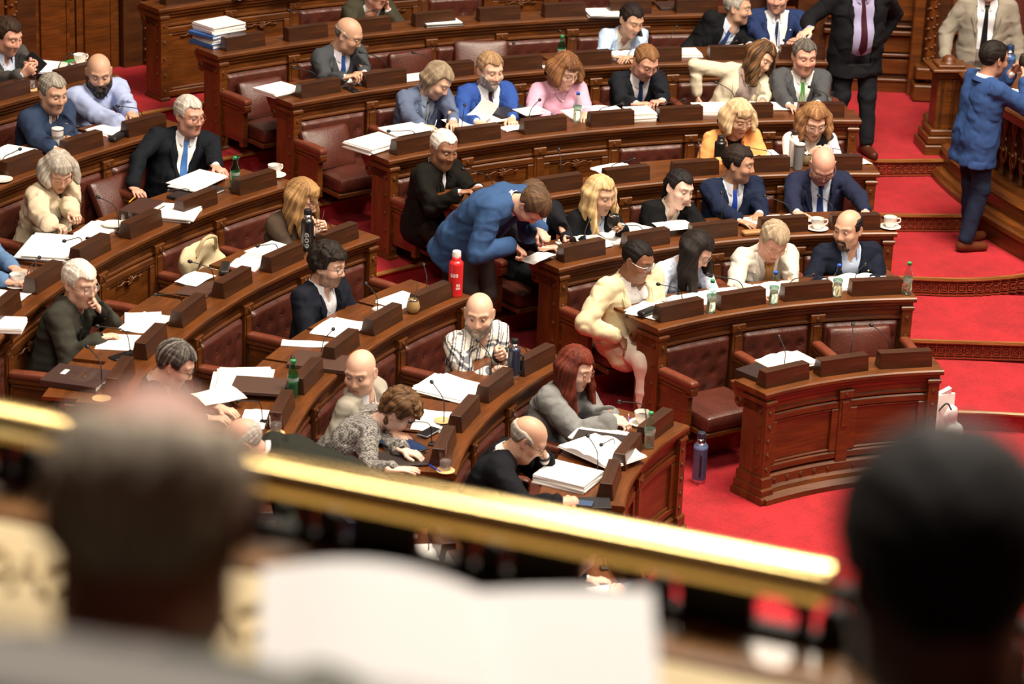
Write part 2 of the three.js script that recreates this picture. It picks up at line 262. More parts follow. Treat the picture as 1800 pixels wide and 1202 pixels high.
function buildDesk(block, k, opt = {}) {
  const B = BLOCKS[block], tl = B.l[k], tr = B.r[k], R = ROW_R[k], T = tierY(k), L = k ? tierY(k - 1) : 0, top = T + DESK_H, deg = (m, r = R) => m / r / D2R;
  const g = thing('desk_row', opt.label, 'desk', [0, 0, 0], 0, opt.group);
  const nPanels = k ? k + 2 : 2, ov = deg(0.02);
  part('desk_top', sweep([[R - 0.018, top - 0.026], [R - 0.012, top - 0.034], [R + 0.27, top - 0.034], [R + 0.274, top - 0.028], [R + 0.274, top - 0.004], [R + 0.27, top], [R - 0.008, top], [R - 0.018, top - 0.008]], tl - ov, tr + ov), M.wood, g);
  part('cornice', sweep([[R - 0.004, top - 0.036], [R - 0.004, top - 0.052], [R + 0.012, top - 0.064], [R + 0.016, top - 0.085], [R + 0.03, top - 0.092], [R + 0.03, top - 0.135], [R + 0.02, top - 0.142], [R + 0.02, top - 0.155], [R + 0.2, top - 0.155], [R + 0.2, top - 0.036]], tl, tr), M.wood, g);
  part('carcass', arcBox(R + 0.045, R + 0.085, L, top - 0.15, tl + deg(0.03), tr - deg(0.03)), M.wood, g);
  part('modesty_panel', arcBox(R + 0.185, R + 0.2, T + 0.02, top - 0.15, tl + deg(0.03), tr - deg(0.03)), M.wood, g);
  part('plinth', sweep(k ? [[R + 0.0, L], [R + 0.045, L], [R + 0.045, L + 0.12], [R + 0.03, L + 0.12], [R + 0.02, L + 0.1], [R, L + 0.09]] : [[R - 0.07, 0], [R + 0.05, 0], [R + 0.05, 0.17], [R + 0.02, 0.17], [R + 0.0, 0.155], [R - 0.0, 0.1], [R - 0.02, 0.085], [R - 0.03, 0.06], [R - 0.055, 0.045], [R - 0.07, 0.035]], tl, tr), M.wood, g);
  // end panels: a post to the front, a flat board behind it, a bracket under the overhang
  for (const [t, s] of [[tl, -1], [tr, 1]]) {
    const c = t - s * deg(0.035), e = [];
    e.push(arcBox(R - 0.012, R + 0.2, L, top - 0.06, t - s * deg(0.07), t, 0.006, { step: 9 }));
    e.push(arcBox(R - 0.02, R + 0.21, top - 0.09, top - 0.062, t - s * deg(0.08), t + s * deg(0.008), 0.006, { step: 9 }));
    const panel = part('end_panel', e, M.wood, g);
    const base = [[0.045, 0.05, 0.08], [0.03, 0.1, 0.05], [0.016, 0.17, 0.03]].map(([o, h]) => arcBox(R - 0.012 - o, R + 0.2 + o * 0.6, L, L + h, t - s * deg(0.07 + o * 0.3), t + s * deg(o * 0.7), 0.01, { step: 9 }));
    part('end_base', base, M.wood, g);
    for (let i = 0; i < 5; i++) part('rosette', polar(rosetteGeo, R - 0.015, c, lerp(L + 0.22, top - 0.14, i / 4)), M.wood, panel);
    for (let i = 0; i < 5; i++) { const q = P(R + 0.045, t, lerp(L + 0.22, top - 0.14, i / 4)), a = -t * D2R - s * Math.PI / 2 + Math.PI; part('rosette', move(rosetteGeo, q.x + s * 0.002 * Math.cos(t * D2R), q.y, q.z + s * 0.002 * Math.sin(t * D2R), 0, a + Math.PI, 0), M.wood, panel); }
    const v = voluteGeo(0.06), q = P(R + 0.2, c, top - 0.036); part('bracket', move(v, q.x, q.y, q.z, 0, -c * D2R + Math.PI / 2, 0), M.wood, g);
  }
  // a pull-out writing board before each seat of this row
  const seats = k + 3; for (let i = 0; i < seats; i++) if (!(opt.closed || []).includes(i)) { const c = lerp(tl, tr, (i + 0.5) / seats), hw = Math.min(0.27, (tr - tl) / seats * D2R * (R + 0.35) / 2 - 0.015); part('writing_board', arcBox(R + 0.2, R + 0.475, top - 0.022, top - 0.001, c - deg(hw, R + 0.35), c + deg(hw, R + 0.35), 0.004, { step: 4 }), M.wood, g); }
  // pilasters and the panels between them
  const a0 = tl + deg(0.07), a1 = tr - deg(0.07), w = (a1 - a0) / nPanels;
  const inner = (i) => [a0 + w * i + (i ? deg(0.04) : 0), a0 + w * (i + 1) - (i < nPanels - 1 ? deg(0.04) : 0)];
  for (let i = 1; i < nPanels; i++) {
    const c = a0 + w * i, pl = part('pilaster', [arcBox(R + 0.005, R + 0.05, L, top - 0.155, c - deg(0.04), c + deg(0.04), 0.005, { step: 9 }), arcBox(R - 0.004, R + 0.05, top - 0.15, top - 0.092, c - deg(0.05), c + deg(0.05), 0.006, { step: 9 }), arcBox(R - 0.001, R + 0.02, top - 0.34, top - 0.17, c - deg(0.022), c + deg(0.022), 0.004, { step: 9 })], M.wood, g);
    part('rosette', polar(rosetteGeo, R - 0.006, c, top - 0.12), M.wood, pl);
  }
  for (let i = 0; i < nPanels; i++) {
    const [p0, p1] = inner(i), mid = (p0 + p1) / 2, pw = (p1 - p0) * D2R * R;
    const wood = !k || (opt.wood || []).includes(i);
    if (wood) {
      const y0 = L + (k ? 0.16 : 0.18), y1 = top - 0.165, f = 0.05, fd = deg(f);
      part('front_panel', arcBox(R + 0.03, R + 0.046, y0, y1, p0, p1), M.wood, g);
      const fr = part('panel_moulding', [arcBox(R + 0.012, R + 0.04, y1 - f, y1, p0, p1, 0.008), arcBox(R + 0.012, R + 0.04, y0, y0 + f, p0, p1, 0.008), arcBox(R + 0.012, R + 0.04, y0 + f, y1 - f, p0, p0 + fd, 0.008, { step: 9 }), arcBox(R + 0.012, R + 0.04, y0 + f, y1 - f, p1 - fd, p1, 0.008, { step: 9 }),
        arcBox(R + 0.02, R + 0.036, y1 - f - 0.02, y1 - f, p0 + fd, p1 - fd, 0.007), arcBox(R + 0.02, R + 0.036, y0 + f, y0 + f + 0.02, p0 + fd, p1 - fd, 0.007)], M.wood, g);
      if (k) part('ornament', polar(ornamentGeo, R + 0.012, mid, y1 - f - 0.03), M.wood, fr);
      else for (let q = 0; q < 5; q++) part('rosette', polar(rosetteGeo, R - 0.002, lerp(p0, p1, (q + 0.5) / 5), 0.128), M.wood, fr);
      continue;
    }
    const by0 = L + 0.27, by1 = top - 0.165;
    part('backrest', polar(tufted(pw - 0.012, by1 - by0, i + k * 5), R + 0.03, mid, (by0 + by1) / 2), M.leather, g);
    if (opt.bare) continue;
    const sw = Math.min(1, (pw - 0.03) / 0.47);
    const sg = seatGeo.clone(); sg.scale(sw, 1, 1); part('seat_cushion', polar(sg, R - 0.225, mid, L + 0.33), M.leather, g);
    const sf = seatFrameGeo.clone(); sf.scale(sw, 1, 1); part('seat_frame', polar(sf, R - 0.215, mid, L + 0.26), M.wood, g);
  }
  if (k && !opt.bare) for (let i = 0; i <= nPanels; i++) {
    const near = (j) => j >= 0 && j < nPanels && !(opt.wood || []).includes(j); if (!near(i - 1) && !near(i)) continue;
    const c = a0 + w * i + (i === 0 ? -deg(0.03) : i === nPanels ? deg(0.03) : 0);
    const arm = part('armrest', polar(armWoodGeo, R - 0.165, c, L + 0.55), M.wood, g);
    part('arm_pad', polar(armPadGeo, R - 0.165, c, L + 0.585), M.leatherArm, arm);
    if (i === 0 || i === nPanels) { const s = i ? 1 : -1, q = P(R - 0.18, c + s * deg(0.019), L + 0.39); part('lozenge', move(lozengeGeo, q.x, q.y, q.z, 0, -c * D2R - s * Math.PI / 2 + Math.PI, 0), M.wood, arm); }
  }
  return settle(g);
}
const ROW_WORD = ['front', 'second', 'third', 'fourth', 'fifth', 'sixth', 'seventh', 'back'];
for (let k = 0; k < 8; k++) buildDesk('centre', k, { closed: [[0, 1, 2], [], [], [1, 2], [], [2, 3], [0, 1, 3, 4, 5, 6, 7, 8], [0, 1, 2, 3, 4, 5, 6, 7, 8, 9]][k], wood: k === 4 ? [1, 2] : k === 7 ? [0, 1, 3, 5, 7] : [], label: k ? `curved wooden desk of the ${ROW_WORD[k]} row beside the steps, leather seats along its front` : 'curved panelled wooden desk of the front row beside the steps, facing the open red carpet' });
for (let k = 0; k < 7; k++) buildDesk('side', k, { wood: k === 4 ? [1, 3] : [], label: k ? `curved wooden desk of the ${ROW_WORD[k]} row across the aisle, with leather seats along its front` : 'curved panelled wooden desk of the front row across the aisle, where a red-haired woman writes' });
for (let k = 0; k < 3; k++) buildDesk('far', k, { label: ['curved wooden front desk below the gold gallery rail', 'curved wooden desk below the gold gallery rail, second from the carpet', 'curved wooden desk below the gold gallery rail, third from the carpet'][k] });

// ---------------------------------------------------------------- people: distance fields meshed with surface nets
function smin(a, b, k) { const h = Math.max(k - Math.abs(a - b), 0) / k; return Math.min(a, b) - h * h * k * 0.25; }
function smax(a, b, k) { return -smin(-a, -b, k); }
class Field {
  constructor(prims, cell, pad = 0.03) {
    const lo = [1e9, 1e9, 1e9], hi = [-1e9, -1e9, -1e9];
    for (const p of prims) if (!p.sub) for (let i = 0; i < 3; i++) { lo[i] = Math.min(lo[i], p.b[i]); hi[i] = Math.max(hi[i], p.b[i + 3]); }
    this.o = lo.map((v) => v - pad); this.c = cell; this.n = lo.map((v, i) => Math.ceil((hi[i] - v + 2 * pad) / cell) + 1);
    this.f = new Float32Array(this.n[0] * this.n[1] * this.n[2]).fill(0.2);
    for (const p of prims) this.add(p);
  }
  add(p) {
    const { o, c, n, f } = this, k = p.k ?? 0.03, m = k + 2 * c, a = [0, 1, 2].map((i) => Math.max(0, Math.floor((p.b[i] - m - o[i]) / c))), b = [0, 1, 2].map((i) => Math.min(n[i] - 1, Math.ceil((p.b[i + 3] + m - o[i]) / c)));
    for (let z = a[2]; z <= b[2]; z++) for (let y = a[1]; y <= b[1]; y++) { let q = (z * n[1] + y) * n[0] + a[0]; for (let x = a[0]; x <= b[0]; x++, q++) { const d = p.f(o[0] + x * c, o[1] + y * c, o[2] + z * c); f[q] = p.sub ? smax(f[q], -d, k) : smin(f[q], d, k); } }
  }
  ruffle(w) { const { o, c, n, f } = this; let q = 0; for (let z = 0; z < n[2]; z++) for (let y = 0; y < n[1]; y++) for (let x = 0; x < n[0]; x++, q++) if (Math.abs(f[q]) < 3 * c) f[q] += w(o[0] + x * c, o[1] + y * c, o[2] + z * c); return this; }
  at(x, y, z) {
    const { o, c, n, f } = this, gx = clamp((x - o[0]) / c, 0, n[0] - 1.001), gy = clamp((y - o[1]) / c, 0, n[1] - 1.001), gz = clamp((z - o[2]) / c, 0, n[2] - 1.001), i = gx | 0, j = gy | 0, k = gz | 0, u = gx - i, v = gy - j, w = gz - k, q = (k * n[1] + j) * n[0] + i, dx = 1, dy = n[0], dz = n[0] * n[1];
    return lerp(lerp(lerp(f[q], f[q + dx], u), lerp(f[q + dy], f[q + dy + dx], u), v), lerp(lerp(f[q + dz], f[q + dz + dx], u), lerp(f[q + dz + dy], f[q + dz + dy + dx], u), v), w);
  }
  mesh() {
    const { o, c, n, f } = this, [nx, ny, nz] = n, id = new Int32Array(nx * ny * nz).fill(-1), pos = [], idx = [], dy = nx, dz = nx * ny, off = [0, 1, dy, dy + 1, dz, dz + 1, dz + dy, dz + dy + 1];
    const E = [[0, 1], [2, 3], [4, 5], [6, 7], [0, 2], [1, 3], [4, 6], [5, 7], [0, 4], [1, 5], [2, 6], [3, 7]];
    for (let z = 0; z < nz - 1; z++) for (let y = 0; y < ny - 1; y++) for (let x = 0; x < nx - 1; x++) {
      const q = z * dz + y * dy + x; let m = 0; for (let i = 0; i < 8; i++) if (f[q + off[i]] < 0) m |= 1 << i; if (m === 0 || m === 255) continue;
      let sx = 0, sy = 0, sz = 0, k = 0;
      for (const [a, b] of E) { if (((m >> a) & 1) === ((m >> b) & 1)) continue; const fa = f[q + off[a]], fb = f[q + off[b]], t = fa / (fa - fb); sx += lerp(a & 1, b & 1, t); sy += lerp((a >> 1) & 1, (b >> 1) & 1, t); sz += lerp(a >> 2, b >> 2, t); k++; }
      id[q] = pos.length / 3; pos.push(o[0] + (x + sx / k) * c, o[1] + (y + sy / k) * c, o[2] + (z + sz / k) * c);
    }
    const quad = (a, b, d, e, flip) => { if (a < 0 || b < 0 || d < 0 || e < 0) return; flip ? idx.push(a, d, b, a, e, d) : idx.push(a, b, d, a, d, e); };
    for (let z = 1; z < nz - 1; z++) for (let y = 1; y < ny - 1; y++) for (let x = 1; x < nx - 1; x++) {
      const q = z * dz + y * dy + x, s = f[q] < 0;
      if (s !== f[q + 1] < 0) quad(id[q - dy - dz], id[q - dz], id[q], id[q - dy], !s);
      if (s !== f[q + dy] < 0) quad(id[q - 1 - dz], id[q - dz], id[q], id[q - 1], s);
      if (s !== f[q + dz] < 0) quad(id[q - 1 - dy], id[q - dy], id[q], id[q - 1], !s);
    }
    const g = new THREE.BufferGeometry(); g.setAttribute('position', new THREE.Float32BufferAttribute(pos, 3)); g.setIndex(idx); g.computeVertexNormals(); return g;
  }
}
// tapered capsule; flat = [direction, factor] squeezes it along a direction
function cap(a, b, ra, rb, k = 0.03, flat) {
  const R = Math.max(ra, rb), fx = flat ? flat[0][0] : 0, fy = flat ? flat[0][1] : 0, fz = flat ? flat[0][2] : 0, fs = flat ? 1 / flat[1] - 1 : 0, sc = flat ? (1 + flat[1]) / 2 : 1;
  const [ax, ay, az] = a; let bx = b[0] - ax, by = b[1] - ay, bz = b[2] - az; if (flat) { const d = (bx * fx + by * fy + bz * fz) * fs; bx += fx * d; by += fy * d; bz += fz * d; }
  const L = bx * bx + by * by + bz * bz || 1e-9;
  return { k, b: [Math.min(a[0], b[0]) - R, Math.min(a[1], b[1]) - R, Math.min(a[2], b[2]) - R, Math.max(a[0], b[0]) + R, Math.max(a[1], b[1]) + R, Math.max(a[2], b[2]) + R],
    f: (x, y, z) => { let px = x - ax, py = y - ay, pz = z - az; if (flat) { const d = (px * fx + py * fy + pz * fz) * fs; px += fx * d; py += fy * d; pz += fz * d; } const t = clamp((px * bx + py * by + pz * bz) / L, 0, 1), ex = px - bx * t, ey = py - by * t, ez = pz - bz * t; return (Math.sqrt(ex * ex + ey * ey + ez * ez) - (ra + (rb - ra) * t)) * sc; } };
}
function ell(c, r, k = 0.02, sub = false) {
  const [cx, cy, cz] = c, [rx, ry, rz] = r, m = Math.min(rx, ry, rz);
  return { k, sub, b: [cx - rx, cy - ry, cz - rz, cx + rx, cy + ry, cz + rz], f: (x, y, z) => { const a = (x - cx) / rx, b = (y - cy) / ry, d = (z - cz) / rz, k0 = Math.sqrt(a * a + b * b + d * d), k1 = Math.sqrt((a / rx) ** 2 + (b / ry) ** 2 + (d / rz) ** 2); return k1 < 1e-6 ? -m : k0 * (k0 - 1) / k1; } };
}
function paint(g, fn) { const p = g.attributes.position, c = new Float32Array(p.count * 3); for (let i = 0; i < p.count; i++) { const q = fn(p.getX(i), p.getY(i), p.getZ(i), i); c[i * 3] = q[0]; c[i * 3 + 1] = q[1]; c[i * 3 + 2] = q[2]; } g.setAttribute('color', new THREE.BufferAttribute(c, 3)); return g; }
const lin = (hex) => { const c = new THREE.Color(hex); return [c.r, c.g, c.b]; };
const mix = (a, b, t) => [lerp(a[0], b[0], t), lerp(a[1], b[1], t), lerp(a[2], b[2], t)];
const mul = (a, s) => [a[0] * s, a[1] * s, a[2] * s];

// the head, in its own frame: origin between the ears, +z the face, chin at y = -0.125, crown at y = 0.12
function headPrims(kind) {
  const f = kind === 'f' ? 1 : 0, h = kind === 'h' ? 1 : 0, j = f ? 0.9 : h ? 1.16 : 1;
  const P0 = [ell([0, 0.036, -0.014], [0.077, 0.084, 0.097]), ell([0, -0.02, 0.022], [0.064 * (h ? 1.06 : 1), 0.086, 0.069], 0.03), ell([0, -0.072, 0.03], [0.05 * j, 0.042, 0.046], 0.03), ell([0, -0.102, 0.056], [0.025 * j, 0.022, 0.026], 0.025)];
  for (const s of [-1, 1]) P0.push(cap([s * 0.056 * (f ? 0.94 : 1), -0.03, -0.004], [s * 0.047 * j, -0.073, 0.012], 0.018, 0.022, 0.03), ell([s * 0.04, -0.026, 0.058], [0.026, 0.022, 0.026], 0.025), cap([s * 0.014, 0.03, 0.082], [s * 0.046, 0.031, 0.066], 0.01, 0.01, 0.016));
  for (const s of [-1, 1]) P0.push({ ...ell([s * 0.031, 0.008, 0.093], [0.017, 0.013, 0.014], 0.016), sub: true });
  P0.push(cap([0, 0.02, 0.081], [0, -0.028, 0.1], 0.0075, 0.0125, 0.012));
  for (const s of [-1, 1]) P0.push(ell([s * 0.012, -0.032, 0.09], [0.0095, 0.0085, 0.011], 0.008));
  P0.push(cap([-0.019, -0.064, 0.075], [0.019, -0.064, 0.075], 0.0075, 0.0075, 0.008), cap([-0.015, -0.076, 0.074], [0.015, -0.076, 0.074], 0.009, 0.009, 0.008));
  P0.push({ ...cap([-0.024, -0.0695, 0.086], [0.024, -0.0695, 0.086], 0.0022, 0.0022, 0.004), sub: true });
  if (h) P0.push(ell([0, -0.105, 0.01], [0.052, 0.03, 0.05], 0.04));
  for (const s of [-1, 1]) P0.push({ k: 0.006, b: [s * 0.083 - 0.02, -0.04, -0.045, s * 0.083 + 0.02, 0.04, 0.025], f: (x, y, z) => { const u = (x - s * 0.081) - s * -0.35 * (z + 0.012), v = y - 0.002 + 0.2 * (z + 0.012), w = z + 0.012, a = Math.hypot(v / 0.032, w / 0.019); return Math.max((a - 1) * 0.02, Math.abs(u + s * 0.004 * Math.max(0, 1 - a)) - 0.0055); } });
  P0.push(cap([0, -0.075, -0.022], [0, -0.17, -0.035], f ? 0.047 : 0.056, f ? 0.05 : h ? 0.068 : 0.061, 0.03));
  return P0;
}
const headCache = {};
const headGeo = (kind) => (headCache[kind] ||= new Field(headPrims(kind), 0.0042, 0.012).mesh());
const headField = {};
// hand, in its own frame: wrist at the origin, fingers along +z, palm facing -y, thumb on +x (right hand; the left is mirrored)
const POSES = { rest: [0.25, 0.35, 0.25], flat: [0.05, 0.08, 0.05], curl: [0.7, 0.9, 0.5], grip: [0.95, 1.15, 0.6], fist: [1.35, 1.6, 0.9], write: [0.75, 1.0, 0.5] };
const handCache = {};
function handGeo(pose, left) {
  const key = pose + left; if (handCache[key]) return handCache[key];
  const [c1, c2, c3] = POSES[pose], pr = [cap([0.006, 0, 0.0], [0.008, 0, 0.075], 0.028, 0.037, 0.012, [[0, 1, 0], 0.42]), cap([0, 0, -0.02], [0, 0, 0.01], 0.026, 0.026, 0.02, [[0, 1, 0], 0.78])];
  [[0.036, 0.074, 0.0086, 0.05], [0.013, 0.082, 0.009, 0], [-0.01, 0.077, 0.0085, -0.04], [-0.031, 0.06, 0.0075, -0.1]].forEach(([x, len, r, sp], i) => {
    let p = [x * 0.95, 0.002, 0.086 - (i === 3 ? 0.012 : 0)], a = 0; const extra = pose === 'write' && i < 1 ? -0.25 : i * 0.05;
    for (const [l, c] of [[0.46, c1 + extra], [0.32, c2], [0.24, c3]]) { a += c; const q = [p[0] + Math.sin(sp) * len * l * Math.cos(a), p[1] - Math.sin(a) * len * l, p[2] + Math.cos(a) * len * l]; pr.push(cap(p, q, r, r * 0.92, 0.004)); p = q; }
  });
  const grip = pose === 'grip' || pose === 'write' || pose === 'curl' || pose === 'fist'; let p = [0.03, -0.006, 0.026];
  for (const q of grip ? [[0.05, -0.022, 0.052], [0.05, -0.04, 0.08], [0.036, -0.047, 0.1]] : [[0.053, -0.012, 0.05], [0.062, -0.018, 0.078], [0.062, -0.022, 0.1]]) { pr.push(cap(p, q, 0.0125, 0.0098, 0.008)); p = q; }
  const g = new Field(pr, 0.004, 0.012).mesh(); if (left) { g.scale(-1, 1, 1); const ix = g.index; for (let i = 0; i < ix.count; i += 3) { const t = ix.getX(i); ix.setX(i, ix.getX(i + 1)); ix.setX(i + 1, t); } g.computeVertexNormals(); }
  return (handCache[key] = g);
}
const m4 = () => new THREE.Matrix4();
const arr = (v) => [v.x, v.y, v.z];
// joints of a posed figure, in the figure's frame: origin between the hips, +z forward, +x the figure's left
function skeleton(s) {
  const f = s.sex === 'f', sz = (s.size ??= s.stand ? 1 : 0.94), sw = (f ? 0.16 : 0.182) * sz * (s.wide ?? 1), low = m4().makeRotationFromEuler(new THREE.Euler((s.lean ?? 5) * D2R, (s.twist ?? 0) * D2R, -(s.side ?? 0) * D2R, 'YXZ'));
  const high = low.clone().multiply(m4().makeTranslation(0, 0.25 * sz, 0)).multiply(m4().makeRotationFromEuler(new THREE.Euler((s.hunch ?? 8) * D2R, 0, -(s.side2 ?? 0) * D2R, 'YXZ'))).multiply(m4().makeTranslation(0, -0.25 * sz, 0));
  const tp = (M, x, y, z) => V(x * sz, y * sz, z * sz).applyMatrix4(M), [hy, hp, hr] = s.head ?? [0, 10, 0];
  const hm = m4().makeRotationFromEuler(new THREE.Euler(hp * D2R, hy * D2R, -hr * D2R, 'YXZ')), neck = tp(high, 0, 0.455, -0.012);
  const up = V(0, 1, 0).transformDirection(hm), fw = V(0, 0, 1).transformDirection(hm), tu = V(0, 1, 0).transformDirection(high);
  const hs = s.hs ?? (f ? 1.05 : 1.08), hc = neck.clone().addScaledVector(tu, 0.026 * sz).addScaledVector(up, 0.122 * sz).addScaledVector(fw, 0.028 * sz);
  const head = hm.clone().setPosition(hc).scale(V(hs, hs, hs)), arms = {};
  for (const [n, sd] of [['R', -1], ['L', 1]]) {
    const sh = tp(high, sd * sw / sz, 0.405, -0.008), a = s[n] ?? {}, lu = 0.285 * sz, lf = 0.25 * sz;
    let t = a.t ? V(...a.t) : tp(low, sd * 0.16, 0.1, 0.36);
    if (a.face) t = V(...a.face).applyMatrix4(head);
    const pole = V(...(a.pole ?? [sd * 0.55, -1, -0.35])).normalize(), d = t.clone().sub(sh); let L = d.length(); const mx = (lu + lf) * 0.985; if (L > mx) { d.setLength(mx); L = mx; t = sh.clone().add(d); }
    const dn = d.clone().normalize(), ca = clamp((lu * lu + L * L - lf * lf) / (2 * lu * L), -1, 1), perp = pole.clone().addScaledVector(dn, -pole.dot(dn)).normalize();
    const el = sh.clone().addScaledVector(dn, lu * ca).addScaledVector(perp, lu * Math.sqrt(1 - ca * ca)), fdir = t.clone().sub(el).normalize();
    const z = a.f ? V(...a.f).normalize() : fdir.clone(), n0 = V(...(a.n ?? [0, -1, 0])).multiplyScalar(-1), y = n0.addScaledVector(z, -n0.dot(z)).normalize(), x = y.clone().cross(z);
    arms[n] = { sh, el, wr: t, hand: m4().makeBasis(x, y, z).setPosition(t).scale(V(sz * (f ? 0.92 : 1), sz * (f ? 0.92 : 1), sz * (f ? 0.92 : 1))), sd, pose: a.pose ?? 'rest' };
  }
  return { f, sz, sw, low, high, head, hc, neck, arms, tp };
}
function torsoPrims(K, s, g) {
  const { low, high, tp, sz, f } = K, w = K.sw / sz, be = (s.belly ?? 0), A = (M, x, y, z) => arr(tp(M, x, y, z)), fl = (M) => [arr(V(0, 0, 1).transformDirection(M)), 0.8], r = (v) => (v + g) * sz, o = [];
  o.push(cap(A(low, -0.065, 0, -0.01), A(low, 0.065, 0, -0.01), r(f ? 0.118 : 0.11), r(f ? 0.118 : 0.11), 0.05));
  o.push(cap(A(low, -0.05, 0.13, 0.0), A(low, 0.05, 0.13, 0.0), r((f ? 0.09 : 0.105) + be * 0.5), r((f ? 0.09 : 0.105) + be * 0.5), 0.07));
  if (be > 0) o.push(ell(A(low, 0, 0.11, 0.06), [r(0.12 + be), r(0.11 + be), r(0.07 + be)], 0.07));
  o.push(cap(A(high, -w * 0.42, 0.3, 0), A(high, w * 0.42, 0.3, 0), r(f ? 0.103 : 0.12), r(f ? 0.103 : 0.12), 0.07, fl(high)));
  if (f) for (const q of [-1, 1]) o.push(ell(A(high, q * 0.07, 0.285, 0.07), [r(0.056), r(0.056), r(0.052)], 0.045));
  o.push(cap(A(high, -w * 0.8, 0.403, -0.01), A(high, w * 0.8, 0.403, -0.01), r(0.05), r(0.05), 0.05));
  for (const q of [-1, 1]) o.push(cap(A(high, 0, 0.44, -0.018), A(high, q * w * 0.8, 0.418, -0.012), r(0.045), r(0.042), 0.04));
  return o;
}
function armPrims(K, s, g, to = 0.9, from = 0) {
  const o = [], fat = (s.fat ?? 1) * K.sz * (K.f ? 0.88 : 1);
  for (const n of ['R', 'L']) {
    const { sh, el, wr } = K.arms[n], lerpv = (a, b, t) => arr(a.clone().lerp(b, t));
    if (from < 1) { const t0 = Math.max(0, from); o.push(cap(lerpv(sh, el, t0), arr(el), (0.054 * fat) + g, (0.043 * fat) + g, 0.03)); }
    const e = Math.max(0, to); if (to > 0) o.push(cap(arr(el), lerpv(el, wr, e), 0.043 * fat + g, lerp(0.04, 0.033, e) * fat + g, 0.02));
  }
  return o;
}
function legPrims(K, s, g, to = 1) {
  const o = [], { sz } = K, f = 0.9; s._foot = [];
  for (const [i, q] of [[0, -1], [1, 1]]) {
    const L = (s.legs ?? [[q * 0.1, -0.01, 0.42, q * 0.11, -0.42, 0.4], [q * 0.1, -0.01, 0.42, q * 0.11, -0.42, 0.4]])[i], hip = [q * 0.085 * sz, -0.015, 0.0], kn = s.legs ? [L[0], L[1], L[2]] : [q * 0.1, -0.01, 0.42], an = s.legs ? [L[3], L[4], L[5]] : [q * 0.11, -0.42, 0.4];
    o.push(cap(hip, kn, 0.082 * sz + g, 0.058 * sz + g, 0.04), cap(kn, [lerp(kn[0], an[0], to), lerp(kn[1], an[1], to), lerp(kn[2], an[2], to)], 0.056 * sz + g, 0.046 * sz + g, 0.03)); s._foot.push(an);
  }
  o.push(cap([-0.06 * sz, 0, -0.01], [0.06 * sz, 0, -0.01], 0.112 * sz + g, 0.112 * sz + g, 0.05)); return o;
}
// a thin cloth shape lying on the front of a layer: points [x, y] in the chest frame
function drape(field, K, poly, lift, thick, bow = 0) {
  const tris = THREE.ShapeUtils.triangulateShape(poly.map((q) => new THREE.Vector2(...q)), []); let T = tris.map((t) => t.map((i) => poly[i]));
  for (let it = 0; it < 3; it++) { const n = []; for (const [a, b, c] of T) { const m = (u, v) => [(u[0] + v[0]) / 2, (u[1] + v[1]) / 2]; const L = Math.max(Math.hypot(a[0] - b[0], a[1] - b[1]), Math.hypot(c[0] - b[0], c[1] - b[1]), Math.hypot(a[0] - c[0], a[1] - c[1])); if (L < 0.03) { n.push([a, b, c]); continue; } const ab = m(a, b), bc = m(b, c), ca = m(c, a); n.push([a, ab, ca], [ab, b, bc], [ca, bc, c], [ab, bc, ca]); } T = n; }
  const surf = (q) => { let z = 0.02; while (z < 0.24) { const p = K.tp(K.high, q[0], q[1], z); if (field.at(p.x, p.y, p.z) > 0) break; z += 0.004; } return z; };
  const pos = [], memo = new Map(), Z = (q) => { const k = q[0].toFixed(4) + ',' + q[1].toFixed(4); if (!memo.has(k)) memo.set(k, surf(q)); return memo.get(k); };
  const at = (q, d) => arr(K.tp(K.high, q[0], q[1], Z(q) + d));
  for (const [a, b, c] of T) { for (const q of [a, b, c]) pos.push(...at(q, lift + thick)); for (const q of [a, c, b]) pos.push(...at(q, -0.006)); }
  const m = poly.length, seg = 4; for (let i = 0; i < m; i++) for (let j = 0; j < seg; j++) { const A = poly[i], B = poly[(i + 1) % m], a = [lerp(A[0], B[0], j / seg), lerp(A[1], B[1], j / seg)], b = [lerp(A[0], B[0], (j + 1) / seg), lerp(A[1], B[1], (j + 1) / seg)]; pos.push(...at(a, -0.006), ...at(b, -0.006), ...at(b, lift + thick), ...at(a, -0.006), ...at(b, lift + thick), ...at(a, lift + thick)); }
  const g = new THREE.BufferGeometry(); g.setAttribute('position', new THREE.Float32BufferAttribute(pos, 3)); g.computeVertexNormals(); return toCreasedNormals(g, 0.9);
}
// a folded collar around the neck, open at the front by `open` degrees to each side
function collar(K, r, open, h, dip, out = 0.012, y0 = 0.43) {
  const pos = [], idx = [], n = 22, prof = [[r, 0], [r * 0.93, h], [r * 0.97, h + 0.004], [r + out, 0.002], [r + out - 0.004, -0.004]], m = prof.length;
  for (let i = 0; i <= n; i++) { const a = lerp(open, 360 - open, i / n) * D2R, e = Math.max(0, Math.cos(a)) ** 2; for (let j = 0; j < m; j++) { const [pr, py] = prof[j], dn = j >= 3 ? dip * e : 0; const p = K.tp(K.high, Math.sin(a) * (pr + dn * 0.1), y0 + py - dn - 0.02 * Math.max(0, Math.cos(a)), Math.cos(a) * (pr + dn * 0.25) * 1.04 - 0.014); pos.push(p.x, p.y, p.z); } }
  for (let i = 0; i < n; i++) for (let j = 0; j < m; j++) { const a = i * m + j, b = i * m + (j + 1) % m; idx.push(a, b, b + m, a, b + m, a + m); }
  const g = new THREE.BufferGeometry(); g.setAttribute('position', new THREE.Float32BufferAttribute(pos, 3)); g.setIndex(idx); g.computeVertexNormals(); return g.toNonIndexed();
}
